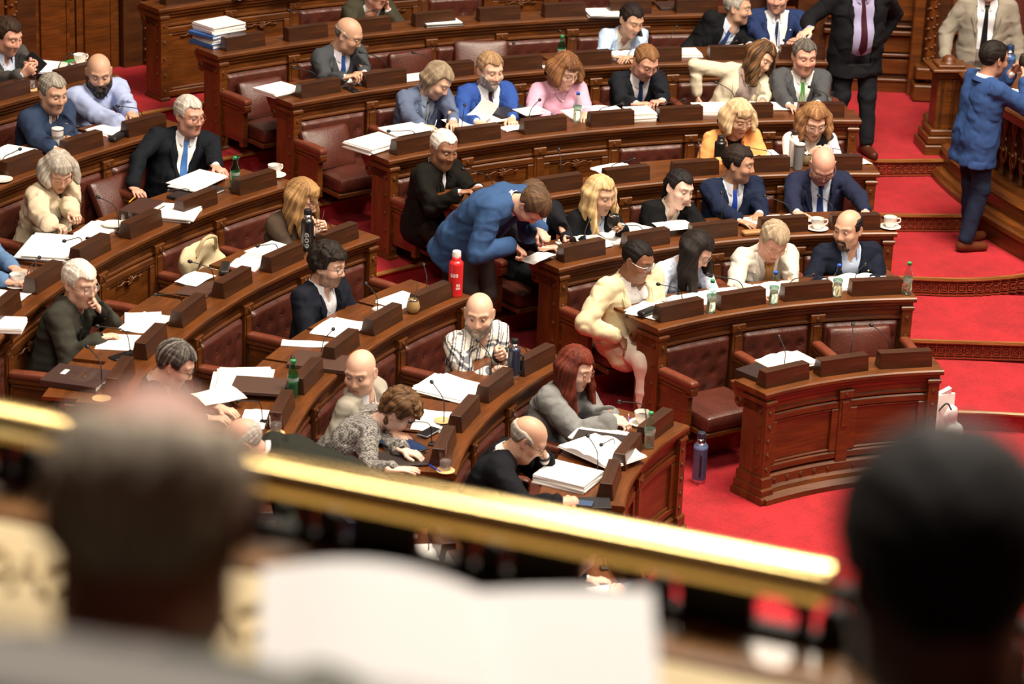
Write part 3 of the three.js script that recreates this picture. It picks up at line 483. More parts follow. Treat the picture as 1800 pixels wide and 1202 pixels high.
const skinMat = phys(0xffffff, 0.52, { vertexColors: true, sheen: 0.15 }), hairMat = phys(0xffffff, 0.7, { vertexColors: true, specularIntensity: 0.5 }), patternMat = phys(0xffffff, 0.85, { vertexColors: true, specularIntensity: 0.35 });
const clothCache = {};
const cloth = (hex, rough = 0.85) => (clothCache[hex + '_' + rough] ||= phys(hex, rough, { specularIntensity: 0.35 }));
const fold = (x, y, z, a, sd) => { const wx = 0.5 * noise3(x * 6 + sd, y * 6, z * 6), e = 1 - Math.abs(noise3(x * 8 + y * 5 + wx + sd, y * 9 - x * 4 + wx, z * 8 + sd)), e3 = e * e * e * e * e; const n = noise3(x * 13 + sd, y * 17, z * 13 + sd * 2), m = noise3(x * 30 + sd, y * 34, z * 30), q = 1 - Math.abs(noise3(x * 9 + sd, y * 15 + 7, z * 9)); return a * (0.7 * n + 0.3 * m - 1.0 * q * q * q * q) + a * 1.3 * e3; };
const SKIN = { fair: 0xdcb29a, pale: 0xe3bfac, tan: 0xc99f85, olive: 0xb98c72, brown: 0x8f654c, ruddy: 0xd5a08b };

// where hair grows: hairline height over z (front .. nape)
const hairline = (z, hf) => z > 0.05 ? hf : z > 0.02 ? lerp(0.0, hf, smooth(0.02, 0.05, z)) : z > -0.035 ? lerp(0.012, 0.0, smooth(-0.035, 0.02, z)) : lerp(0.012, -0.08, smooth(-0.035, -0.06, z));
function hairPrims(K, h) {
  const H = K.head, inv = H.clone().invert(), e = inv.elements, o = [], hs = H.getMaxScaleOnAxis(), v = h.v ?? 0.012, hf = h.hf ?? 0.07, st = h.style;
  const loc = (x, y, z) => [e[0] * x + e[4] * y + e[8] * z + e[12], e[1] * x + e[5] * y + e[9] * z + e[13], e[2] * x + e[6] * y + e[10] * z + e[14]];
  const W = (x, y, z) => arr(V(x, y, z).applyMatrix4(H)), base = ell([0, 0.036, -0.014], [0.077 + v, 0.084 + v * (h.topv ?? 1.2), 0.097 + v]), c = W(0, 0.02, -0.01), R = 0.14 * hs;
  const curl = h.curl ?? 0, part0 = h.part ?? 0.3;
  o.push({ k: 0.004, b: [c[0] - R, c[1] - R, c[2] - R, c[0] + R, c[1] + R, c[2] + R], f: (x, y, z) => {
    const q = loc(x, y, z); let d = base.f(q[0], q[1], q[2]); const a = Math.atan2(q[0], q[1]);
    if (curl) d += curl * (noise3(q[0] * 45, q[1] * 45, q[2] * 45) + 0.5 * noise3(q[0] * 90, q[1] * 90, q[2] * 90)); else d += 0.0028 * noise3(a * 9, q[2] * 14, 3) + 0.0014 * noise3(a * 26, q[2] * 22, 5);
    if (!curl && h.sweep) d -= h.sweep * smooth(0.02, 0.08, q[2]) * smooth(0.04, 0.09, q[1]);
    let reg = hairline(q[2], hf + 0.008 * noise3(q[0] * 30, 1, q[2] * 30)) - q[1]; if (Math.abs(q[0]) > 0.03 && q[2] > 0.03) reg += (Math.abs(q[0]) - 0.03) * (h.temple ?? 0.5);
    if (st === 'ring') reg = Math.max(reg, (q[1] - (h.crown ?? 0.055) + Math.max(0, q[2]) * 0.8 + 0.006 * noise3(q[0] * 25, q[1] * 25, q[2] * 25)));
    return smax(d, reg, 0.012) * hs;
  } });
  if (st === 'long' || st === 'bob') {
    const L = h.len ?? 0.2, w = h.w ?? 0.022, fr = h.front ?? 0.02; // falls straight down from the temples, over the shoulders
    for (const sd of [-1, 1]) for (const [z0, sx, ln, rw] of [[0.035, 0.07, 1, 0.85], [0.008, 0.078, 1, 1.05], [-0.03, 0.08, 1, 1.2], [-0.065, 0.062, 1.02, 1.3]]) {
      const p0 = W(sd * sx * 0.55, 0.095, z0 * 0.8), p1 = W(sd * (sx + v + 0.004), 0.02, z0), p2 = V(...p1).add(V(sd * 0.01, -L * 0.45 * ln, z0 > 0 ? fr * 0.3 : 0)), p3 = p2.clone().add(V(-sd * (h.tuck ?? 0.005), -L * 0.55 * ln + (z0 > 0.02 ? 0.02 : 0), z0 > 0 ? fr : -0.01));
      o.push(cap(p0, p1, 0.02, w * rw, 0.03), cap(p1, arr(p2), w * rw, w * rw, 0.03), cap(arr(p2), arr(p3), w * rw, w * rw * (h.tip ?? 0.6), 0.03));
    }
    const b1 = W(0, 0.0, -0.085), b2 = V(...b1).add(V(0, -L * 0.9, -0.015)); o.push(cap(b1, arr(b2), 0.05, 0.045, 0.04, [[0, 0, 1], 0.5]));
    if (h.fringe) for (let i = -3; i <= 3; i++) o.push(cap(W(i * 0.012, 0.1, 0.06), W(i * 0.017, h.fringe + 0.004 * Math.abs(i), 0.088 - Math.abs(i) * 0.005), 0.012, 0.008, 0.012));
  }
  if (st === 'tail') { const p = [W(0, 0.05, -0.1), W(0.0, 0.0, -0.125)]; o.push(cap(p[0], p[1], 0.02, 0.022, 0.02)); let a = V(...p[1]); const tail = h.tail ?? [[0.07, -0.1, 0.08], [0.02, -0.14, 0.05]]; for (const t of tail) { const b = a.clone().add(V(...t)); o.push(cap(arr(a), arr(b), 0.024, 0.017, 0.02)); a = b; } }
  if (st === 'bun') o.push(ell(W(0, 0.04, -0.12), [0.035, 0.035, 0.03], 0.015));
  if (st === 'flow') for (const sd of [-1, 1]) for (const [z0, l] of [[0.0, 0.09], [-0.04, 0.11], [-0.075, 0.12]]) { const p1 = W(sd * 0.07, 0.05, z0), p2 = W(sd * 0.084, -0.01, z0 - 0.01), p3 = V(...p2).add(V(sd * 0.004, -l * 0.75, -0.012)); o.push(cap(p1, p2, 0.024, 0.02, 0.025), cap(p2, arr(p3), 0.02, 0.011, 0.02)); }
  if (curl && h.bush) for (let i = 0; i < 26; i++) { const a = i * 2.4, y = rr(-0.07, 0.09), rad = 0.088 * Math.sqrt(Math.max(0.15, 1 - ((y - 0.03) / 0.11) ** 2)), z = Math.cos(a) * rad - 0.02; if (z > 0.015 && y < 0.065) continue; o.push(ell(W(Math.sin(a) * rad, y, z), [h.bush, h.bush * 1.1, h.bush], 0.012)); }
  return { o, loc };
}
let personSeed = 0;
function buildPerson(s) {
  const K = skeleton(s), sd = ++personSeed * 3.7, root = thing('person', s.label, 'person', [0, 0, 0], 0, undefined), skin = lin(typeof s.skin === 'number' ? s.skin : SKIN[s.skin ?? 'fair']);
  const W0 = s.wear, fine = s.pattern ? 0.0065 : 0.0115, add = (name, geo, mat, label) => part(name, geo, mat, root, label);
  // ---- skin: head, neck, body core, hands as one mesh
  const kind = s.kind ?? (K.f ? 'f' : 'm'), hg = headGeo(kind).clone(), hairC = lin(s.hair?.c ?? 0x3a2a20), browC = mix(lin(s.brow ?? s.hair?.c ?? 0x3a2a20), skin, 0.25), lip = mix(skin, lin(K.f ? 0xa8433f : 0xa65a4c), K.f ? 0.65 : 0.5), stub = s.stubble ?? 0;
  paint(hg, (x, y, z) => {
    let c = mul(skin, 1 + 0.05 * noise3(x * 60 + sd, y * 60, z * 60)); const ax = Math.abs(x);
    if (z > 0.04) {
      c = mix(c, lin(0xb5503e), 0.16 * Math.exp(-(((ax - 0.04) / 0.02) ** 2) - ((y + 0.028) / 0.02) ** 2) + 0.14 * Math.exp(-((ax / 0.014) ** 2) - ((y + 0.028) / 0.014) ** 2));
      const lw = 0.02 - 0.35 * Math.abs(y + 0.07); if (ax < lw && y < -0.058 && y > -0.083 && z > 0.068) c = mix(c, lip, 0.85); if (ax < 0.022 && Math.abs(y + 0.0695) < 0.0022 && z > 0.07) c = mul(lip, 0.45);
      const by = 0.03 + 0.004 * Math.cos((ax - 0.032) * 60); if (ax > 0.012 && ax < 0.05 && Math.abs(y - by) < (K.f ? 0.0035 : 0.0055)) c = mix(c, browC, 0.8);
    }
    if (stub && z > -0.01 && y < -0.03 && y > -0.13) { const m = smooth(-0.028, -0.05, y - 0.35 * Math.max(0, 0.05 - z) + 0.2 * Math.max(0, 0.05 - ax) * (y > -0.05 ? -1 : 0)); c = mix(c, hairC, stub * m * (0.7 + 0.3 * noise3(x * 200, y * 200, z * 200))); }
    if (s.hair?.shade && base0.f(x, y, z) < 0.01) { const m = smooth(0.01, -0.01, hairline(z, s.hair.hf ?? 0.07) - y); c = mix(c, hairC, s.hair.shade * m); }
    return c;
  });
  hg.applyMatrix4(K.head);
  const eyes = []; for (const q of [-1, 1]) { const e = new THREE.SphereGeometry(0.0125, 12, 10); e.translate(q * 0.031, 0.009, 0.0765); const lid = s.eyes === 'down' ? 0.004 : 0.0115, gz = s.gaze ?? 0; paint(e, (x, y, z) => { const ex = x - q * 0.031 - gz * 0.004, ey = y - 0.009; if (ey > lid * 0.36) return mul(skin, 0.82); if (s.eyes === 'down') return ey > -0.002 ? mul(skin, 0.85) : ey > -0.0055 ? mul(browC, 0.7) : mul(skin, 0.9); if (ey < -0.0052) return mul(skin, 0.88); return Math.hypot(ex, ey) < 0.0062 ? lin(s.iris ?? 0x2a1a12) : lin(0xb3a79d); }); eyes.push(e.applyMatrix4(K.head).toNonIndexed()); }
  const bodyF = new Field([...torsoPrims(K, s, -0.014), ...armPrims(K, s, (W0.shirt?.to ?? 1) < 0.8 ? -0.01 : -0.022, 1), cap(arr(K.neck.clone().lerp(K.tp(K.high, 0, 0.3, -0.01), 0.4)), arr(K.neck.clone().addScaledVector(V(0, 1, 0).transformDirection(K.high), 0.05)), 0.06 * K.sz, 0.052 * K.sz, 0.03)], 0.014);
  const bg = paint(bodyF.mesh(), (x, y, z) => mul(skin, 1 + 0.04 * noise3(x * 40, y * 40, z * 40))), bits = [hg.toNonIndexed(), bg.toNonIndexed(), ...eyes];
  for (const n of ['R', 'L']) if (!s[n]?.hide) { const h = handGeo(K.arms[n].pose, n === 'L').clone(); paint(h, (x, y, z) => mix(mul(skin, 1 + 0.05 * noise3(x * 80, y * 80, z * 80)), lin(0xc06a55), z > 0.13 ? 0.12 : 0.04)); h.applyMatrix4(K.arms[n].hand); bits.push(h.toNonIndexed()); }
  for (const b of bits) { b.deleteAttribute('uv'); } add('body', mergeGeometries(bits), skinMat);
  // ---- hair and beard
  if (s.hair && s.hair.style !== 'none') {
    const { o, loc } = hairPrims(K, s.hair), g = new Field(o, s.hair.style === 'long' || s.hair.style === 'bob' ? 0.0058 : 0.005, 0.012).ruffle((x, y, z) => s.hair.curl ? 0 : 0.0022 * noise3(x * 70 + sd, y * 9, z * 70)).mesh(), c2 = lin(s.hair.c2 ?? s.hair.c);
    paint(g, (x, y, z) => { const q = loc(x, y, z), a = Math.atan2(q[0], q[2] + 0.02), n = noise3(a * 14, q[1] * 8, sd) * 0.6 + noise3(a * 40, q[1] * 14, sd) * 0.5; return mul(mix(hairC, c2, smooth(-0.3, 0.6, n)), 1 + 0.14 * noise3(a * 60, q[1] * 20, 1)); });
    add('hair', g, hairMat);
  }
  if (s.beard) {
    const hf = (headField[kind] ||= new Field(headPrims(kind), 0.006, 0.02)), t = s.beard.t ?? 0.007, top = s.beard.top ?? -0.045, cc = lin(s.beard.c), c2 = lin(s.beard.c2 ?? s.beard.c);
    const pr = { k: 0.004, b: [-0.085, -0.16 - (s.beard.long ?? 0), -0.03, 0.085, 0.0, 0.13], f: (x, y, z) => { const yy = y < -0.1 ? lerp(-0.1, y, 1 / (1 + (s.beard.long ?? 0) * 20)) : y, ax = Math.abs(x); let d = hf.at(x, yy, z) - t - 0.0015 * noise3(x * 120, y * 90, z * 120); const line = ax > 0.03 ? lerp(top - 0.012, -0.012, smooth(0.035, 0.075, ax)) : z > 0.06 ? -0.05 : -0.06; d = smax(d, y - line, 0.006); d = smax(d, 0.006 + 0.25 * Math.max(0, -0.06 - y) - z, 0.006); d = smax(d, 0.012 - Math.hypot(ax * 0.55, (y + 0.0705) * 1.35), 0.003); if (s.beard.goatee) d = smax(d, ax - 0.033, 0.006); return d; } };
    const g = new Field([pr], 0.0042, 0.012).mesh(); paint(g, (x, y, z) => mix(cc, c2, smooth(-0.2, 0.7, noise3(x * 90, y * 40, z * 90)))); g.applyMatrix4(K.head); add('beard', g, hairMat);
  }
  // ---- glasses
  if (s.glasses) {
    const gm = s.glasses === 2 ? M.chrome : std(s.glasses === 1 ? 0x1c1614 : s.glasses, 0.35), gs = [];
    for (const q of [-1, 1]) { const c = []; for (let i = 0; i < 20; i++) { const a = i / 20 * Math.PI * 2, x = Math.sign(Math.cos(a)) * Math.abs(Math.cos(a)) ** 0.7 * 0.0245, y = Math.sign(Math.sin(a)) * Math.abs(Math.sin(a)) ** 0.7 * 0.0175; c.push(V(q * 0.033 + x, 0.004 + y, 0.103 - Math.abs(q * 0.033 + x) * 0.18)); } gs.push(new THREE.TubeGeometry(new THREE.CatmullRomCurve3(c, true), 28, 0.0018, 5, true)); gs.push(tube([[q * 0.057, 0.012, 0.092], [q * 0.079, 0.01, 0.05], [q * 0.083, 0.012, 0.0], [q * 0.082, 0.0, -0.02]], 0.0017, 12, 5)); }
    gs.push(tube([[-0.009, 0.009, 0.103], [0, 0.012, 0.107], [0.009, 0.009, 0.103]], 0.0016, 6, 5)); const g = join(gs); g.applyMatrix4(K.head); const gl = add('eyeglasses', g, gm);
    for (const q of [-1, 1]) { const e = new THREE.CircleGeometry(0.022, 14); e.scale(1.05, 0.75, 1); part('lens', move(e, q * 0.033, 0.004, 0.0975, 0, q * 0.18, 0).applyMatrix4(K.head), M.glass, gl); }
  }
  // ---- clothes
  const shade = (fn) => (fn ? { mat: patternMat, go: (g) => paint(g, (x, y, z) => fn(x, y, z, K)) } : null), W = s.wear;
  const hiInv = K.high.clone().invert(), he = hiInv.elements, toHigh = (x, y, z) => [(he[0] * x + he[4] * y + he[8] * z + he[12]) / K.sz, (he[1] * x + he[5] * y + he[9] * z + he[13]) / K.sz, (he[2] * x + he[6] * y + he[10] * z + he[14]) / K.sz];
  const cc = K.tp(K.high, 0, 0.28, 0.05), cb = [cc.x - 0.32, cc.y - 0.34, cc.z - 0.32, cc.x + 0.32, cc.y + 0.34, cc.z + 0.32]; const vcut = (top, bot, wTop, wBot = 0.004, off = 0) => ({ k: 0.006, sub: true, b: cb, f: (x, y, z) => { const q = toHigh(x, y, z), w = lerp(wBot, wTop, clamp((q[1] - bot) / (top - bot), 0, 1.15)); return Math.max((Math.abs(q[0] - off) - w) * 0.9, (bot - q[1]) * 0.8, 0.0 - q[2]); } });
  const neckHole = (r, y = 0.44) => ({ k: 0.008, sub: true, b: cb, f: (x, y0, z) => { const q = toHigh(x, y0, z); return Math.max(Math.hypot(q[0], q[2] + 0.012) - r - Math.max(0, q[2]) * 0.25, y - q[1] - Math.max(0, q[2]) * 0.5); } });
  const skirt = (g) => { const A = (x, y, z) => arr(K.tp(K.low, x, y, z)); return s.stand ? [cap(A(-0.055, -0.2, -0.005), A(0.055, -0.2, -0.005), (0.125 + g) * K.sz, (0.125 + g) * K.sz, 0.05), cap(A(-0.06, -0.02, -0.01), A(0.06, -0.02, -0.01), (0.115 + g) * K.sz, (0.115 + g) * K.sz, 0.05)] : [cap(A(-0.07, -0.03, -0.01), A(0.07, -0.03, -0.01), (0.118 + g) * K.sz, (0.118 + g) * K.sz, 0.05)]; };
  let shirtF = null;
  if (W.shirt) {
    const sleeves = !W.jacket || W.jacket.vest ? armPrims(K, s, 0.004 + (W.shirt.loose ?? 0), W.shirt.to ?? 0.88) : [];
    const pr = [...torsoPrims(K, s, (W.jacket ? 0.0 : 0.006) + (W.shirt.loose ?? 0) * 0.7), ...sleeves]; if (!W.jacket) pr.push(...skirt(0.006)); pr.push(neckHole(W.shirt.neck ?? 0.064, W.shirt.ny ?? 0.445)); if (W.shirt.v) pr.push(vcut(0.46, W.shirt.v, W.shirt.vw ?? 0.04));
    shirtF = new Field(pr, W.jacket && !W.jacket.vest ? 0.0125 : fine).ruffle((x, y, z) => fold(x, y, z, W.jacket ? 0.0015 : 0.0075, sd)); const sh = shade(W.shirt.fn), g = shirtF.mesh(); if (sh) sh.go(g);
    const bits2 = [add(W.shirt.name ?? 'shirt', g, sh ? sh.mat : cloth(W.shirt.c, W.shirt.rough))];
    if (W.shirt.collar) { const cg = collar(K, K.f ? 0.066 : 0.078, W.shirt.collar, 0.046, 0.034, 0.013, 0.436); add('collar', cg, cloth(W.shirt.collarC ?? W.shirt.c ?? 0xffffff)); }
    if (W.jacket && !W.jacket.vest && W.shirt.cuff !== 0) for (const n of ['R', 'L']) if (!s[n]?.hide) { const { el, wr } = K.arms[n]; add('cuff', new Field([cap(arr(el.clone().lerp(wr, 0.8)), arr(el.clone().lerp(wr, 0.965)), 0.036 * K.sz, 0.0325 * K.sz, 0.01)], 0.008, 0.02).mesh(), cloth(W.shirt.c ?? 0xffffff)); }
    if (W.shirt.buttons) { const bt = []; for (let i = 0; i < 5; i++) { const y = 0.36 - i * 0.065; let z = 0.02; while (z < 0.24) { const p = K.tp(K.high, 0, y, z); if (shirtF.at(p.x, p.y, p.z) > 0) break; z += 0.003; } const p = K.tp(K.high, 0, y, z + 0.001); bt.push(move(new THREE.SphereGeometry(0.0045, 6, 5), p.x, p.y, p.z)); } add('button', bt, cloth(0xd8d8d8)); }
  }
  let jackF = null;
  if (W.jacket) {
    const J = W.jacket, g0 = 0.015 + (J.loose ?? 0), wq = K.sw / K.sz, drop = [-1, 1].map((q) => cap(arr(K.tp(K.high, q * wq * 0.46, 0.3, 0.0)), arr(K.tp(K.low, q * wq * 0.52, s.stand ? -0.24 : -0.02, 0.0)), (0.098 + g0) * K.sz, ((s.stand ? 0.112 : 0.1) + g0) * K.sz, 0.06)); if (J.long) for (const q of [-1, 1]) drop.push(cap(arr(K.tp(K.low, q * 0.11, -0.05, q < 0 ? 0.15 : 0.08)), arr(K.tp(K.low, q * 0.12, 0.06, 0.02)), 0.128, 0.125, 0.06)); const pr = [...torsoPrims(K, s, g0), ...(J.vest ? [] : drop), ...skirt(g0), ...(J.vest ? [] : armPrims(K, s, 0.017 + (J.loose ?? 0) * 0.6, J.to ?? 0.86))];
    if (s.stand) { const li = K.low.clone().invert().elements, hc2 = K.tp(K.low, 0, -0.3, 0); pr.push({ k: 0.004, sub: true, b: [hc2.x - 0.35, hc2.y - 0.35, hc2.z - 0.35, hc2.x + 0.35, hc2.y + 0.35, hc2.z + 0.35], f: (x, y, z) => Math.max(li[1] * x + li[5] * y + li[9] * z + 0.21, Math.hypot(x - hc2.x, z - hc2.z) - 0.3) }); } pr.push(neckHole(J.neck ?? 0.072, 0.435)); const bot = J.bot ?? 0.16; pr.push(vcut(0.44, bot, J.vw ?? 0.075, J.vb ?? 0.005, J.off ?? 0)); if (J.open) pr.push({ k: 0.006, sub: true, b: cb, f: (x, y, z) => { const q = toHigh(x, y, z); return Math.max(Math.abs(q[0]) - (J.vb ?? 0.02) - (bot - q[1]) * 0.12, q[1] - bot - 0.01, -q[2]); } });
    jackF = new Field(pr, fine).ruffle((x, y, z) => fold(x, y, z, J.crease ?? (s.stand ? 0.0062 : 0.008), sd)); const sh = shade(J.fn), g = jackF.mesh(); if (sh) sh.go(g); const jm = sh ? sh.mat : cloth(J.c, J.rough), jk = add(J.name ?? 'jacket', g, jm);
    if (!J.nolapel) { const w = J.vw ?? 0.075, lp = []; for (const q of [-1, 1]) { const x = (a) => q * a, poly = [[x(0.004), bot], [x(w * 0.95), 0.43], [x(w + 0.018), 0.425], [x(w + 0.03), 0.375], [x(w + 0.044), 0.372], [x(w + 0.04), 0.33], [x(0.03), bot + 0.02]]; lp.push(drape(jackF, K, q > 0 ? poly : poly.slice().reverse(), 0.004, 0.004)); } for (const l of lp) part('lapel', sh ? paint(l, (x, y, z) => J.fn(x, y, z, K)) : l, jm, jk); const cg = collar(K, K.f ? 0.078 : 0.09, J.collar ?? 62, 0.03, 0.0, 0.016, 0.428); part('jacket_collar', sh ? paint(cg, (x, y, z) => J.fn(x, y, z, K)) : cg, jm, jk); }
  }
  if (W.tie && shirtF) {
    const T = W.tie, b = T.bot ?? 0.1, poly = [[-0.018, 0.425], [0.018, 0.425], [0.013, 0.395], [0.032, b + 0.05], [0.0, b], [-0.032, b + 0.05], [-0.013, 0.395]], off = T.off ?? 0; const g = drape(shirtF, K, poly.map(([x, y]) => [x + off * (0.43 - y), y]), 0.004, 0.006);
    if (T.fn) { paint(g, (x, y, z) => T.fn(...toHigh(x, y, z))); add('tie', g, patternMat); } else add('tie', g, cloth(T.c, 0.5));
  }
  if (W.scarf) { const g = drape(shirtF ?? jackF, K, [[-0.05, 0.44], [0.05, 0.44], [0.03, 0.36], [0.05, 0.12], [0.0, 0.1], [-0.04, 0.13], [-0.02, 0.36]], 0.012, 0.012); add('scarf', g, cloth(W.scarf)); }
  if (W.necklace) { const pts = []; for (let i = 0; i <= 14; i++) { const a = lerp(-1.2, 1.2, i / 14); const x = Math.sin(a) * 0.068, y = 0.43 - 0.075 * Math.cos(a) ** 3; let z = 0.0; while (z < 0.24) { const p = K.tp(K.high, x, y, z); if ((shirtF ?? bodyF).at(p.x, p.y, p.z) > 0 && bodyF.at(p.x, p.y, p.z) > 0) break; z += 0.003; } pts.push(K.tp(K.high, x, y, z + 0.002)); } add('necklace', tube(pts, 0.0035, 28, 5), M.chrome); }
  if (W.trousers) {
    const g = new Field(legPrims(K, s, 0.014 + (s.legfat ?? 0), 0.97), 0.014).ruffle((x, y, z) => fold(x, y, z, 0.005, sd)).mesh(); add(W.skirt ? 'skirt' : 'trousers', g, cloth(W.trousers));
    if (W.shoes) for (const [i, an] of s._foot.entries()) { const ft = s.feet?.[i] ?? [0.02, 0, 1], d = V(ft[0], 0, ft[2]).normalize(), a = [an[0] - d.x * 0.03, an[1] - 0.055, an[2] - d.z * 0.03], b = [an[0] + d.x * 0.15, an[1] - 0.068, an[2] + d.z * 0.15]; add('shoe', new Field([cap(an, [an[0], an[1] - 0.04, an[2]], 0.045, 0.042, 0.03), cap(a, b, 0.042, 0.036, 0.03), { k: 0.004, sub: true, b: [-1, -1, -1, 1, an[1] - 0.1, 1].map((v, q) => (q === 0 || q === 2 ? an[q] - 0.3 : q === 3 || q === 5 ? an[q - 3] + 0.3 : v)), f: (x, y) => y - (an[1] - 0.098) }], 0.007, 0.02).mesh(), cloth(W.shoes, 0.35)); }
  }
  for (const e of s.extra ?? []) e(K, root, shirtF, jackF);
  root.position.set(...s.p); root.rotation.y = s.yaw * D2R; root.updateMatrixWorld(true);
  return { root, K };
}
const base0 = ell([0, 0.036, -0.014], [0.077, 0.084, 0.097]);

// ---------------------------------------------------------------- who sits where
const stripes = (a, b, n, tilt, w = 0.5) => { const A = lin(a), B = lin(b); return (x, y) => ((((y + x * tilt) * n) % 1) + 1) % 1 < w ? A : B; };
const plaidFn = (x, y, z, K) => { const h = K.high.clone().invert(), p = V(x, y, z).applyMatrix4(h); const f = (v) => { const t = (((v * 13) % 1) + 1) % 1; return t < 0.2 || (t > 0.32 && t < 0.44) ? 1 : 0; }; const u = f(p.x + p.z * 0.8 + 0.3 * noise3(x * 5, y * 5, z * 5) * 0.02), v = f(p.y + p.z * 0.25); return u && v ? lin(0x0e0f18) : u || v ? lin(0x6a6b74) : lin(0xece7dc); };
const houndFn = (x, y, z) => { const n = 78, q = Math.floor(x * n) + Math.floor(y * n) + Math.floor(z * n); return q & 1 ? lin(0x4a4846) : lin(0x96938f); };
const heather = (hex, amt = 0.12, f = 60) => { const c = lin(hex); return (x, y, z) => mul(c, 1 + amt * noise3(x * f, y * f, z * f) + amt * 0.6 * noise3(x * f * 2.6, y * f * 2.6, z * f * 2.6)); };
const laceFn = (x, y, z) => mix(lin(0xc9d3e6), lin(0x8fa0c2), smooth(0.15, 0.5, noise3(x * 60, y * 60, z * 60) * 0.7 + noise3(x * 130, y * 130, z * 130) * 0.5));
const silver = { style: 'short', c: 0xb9b2a8, c2: 0xdad5cc }, dark = { style: 'short', c: 0x1d1512, c2: 0x2e2019 };
const suit = (c, shirt, tie, o = {}) => ({ shirt: { c: shirt, collar: 16 }, jacket: { c, ...o }, ...(tie ? { tie: typeof tie === 'number' ? { c: tie } : tie } : {}), trousers: c });
const pin = (hex, x, y) => (K, root, sF, jF) => { let z = 0.02; while (z < 0.24) { const p = K.tp(K.high, x, y, z); if (jF.at(p.x, p.y, p.z) > 0) break; z += 0.003; } const p = K.tp(K.high, x, y, z + 0.008); part('lapel_pin', move(new THREE.SphereGeometry(0.007, 8, 6), p.x, p.y, p.z), std(hex, 0.3), root); };
const bracelet = (n, mat, r = 0.034) => (K, root) => { const { el, wr, hand } = K.arms[n], g = new THREE.TorusGeometry(r, 0.005, 6, 18); g.scale(1, 0.85, 1.6); const m = hand.clone().multiply(m4().makeTranslation(0, 0, -0.012)); part('wristwatch', g.applyMatrix4(m), mat, root); };
const earring = (mat) => (K, root) => { for (const q of [-1, 1]) { const g = new THREE.TorusGeometry(0.016, 0.004, 6, 16); g.translate(q * 0.085, -0.055, -0.01); part('earring', g.applyMatrix4(K.head), mat, root); } };
const UP = [0, 1, 0];
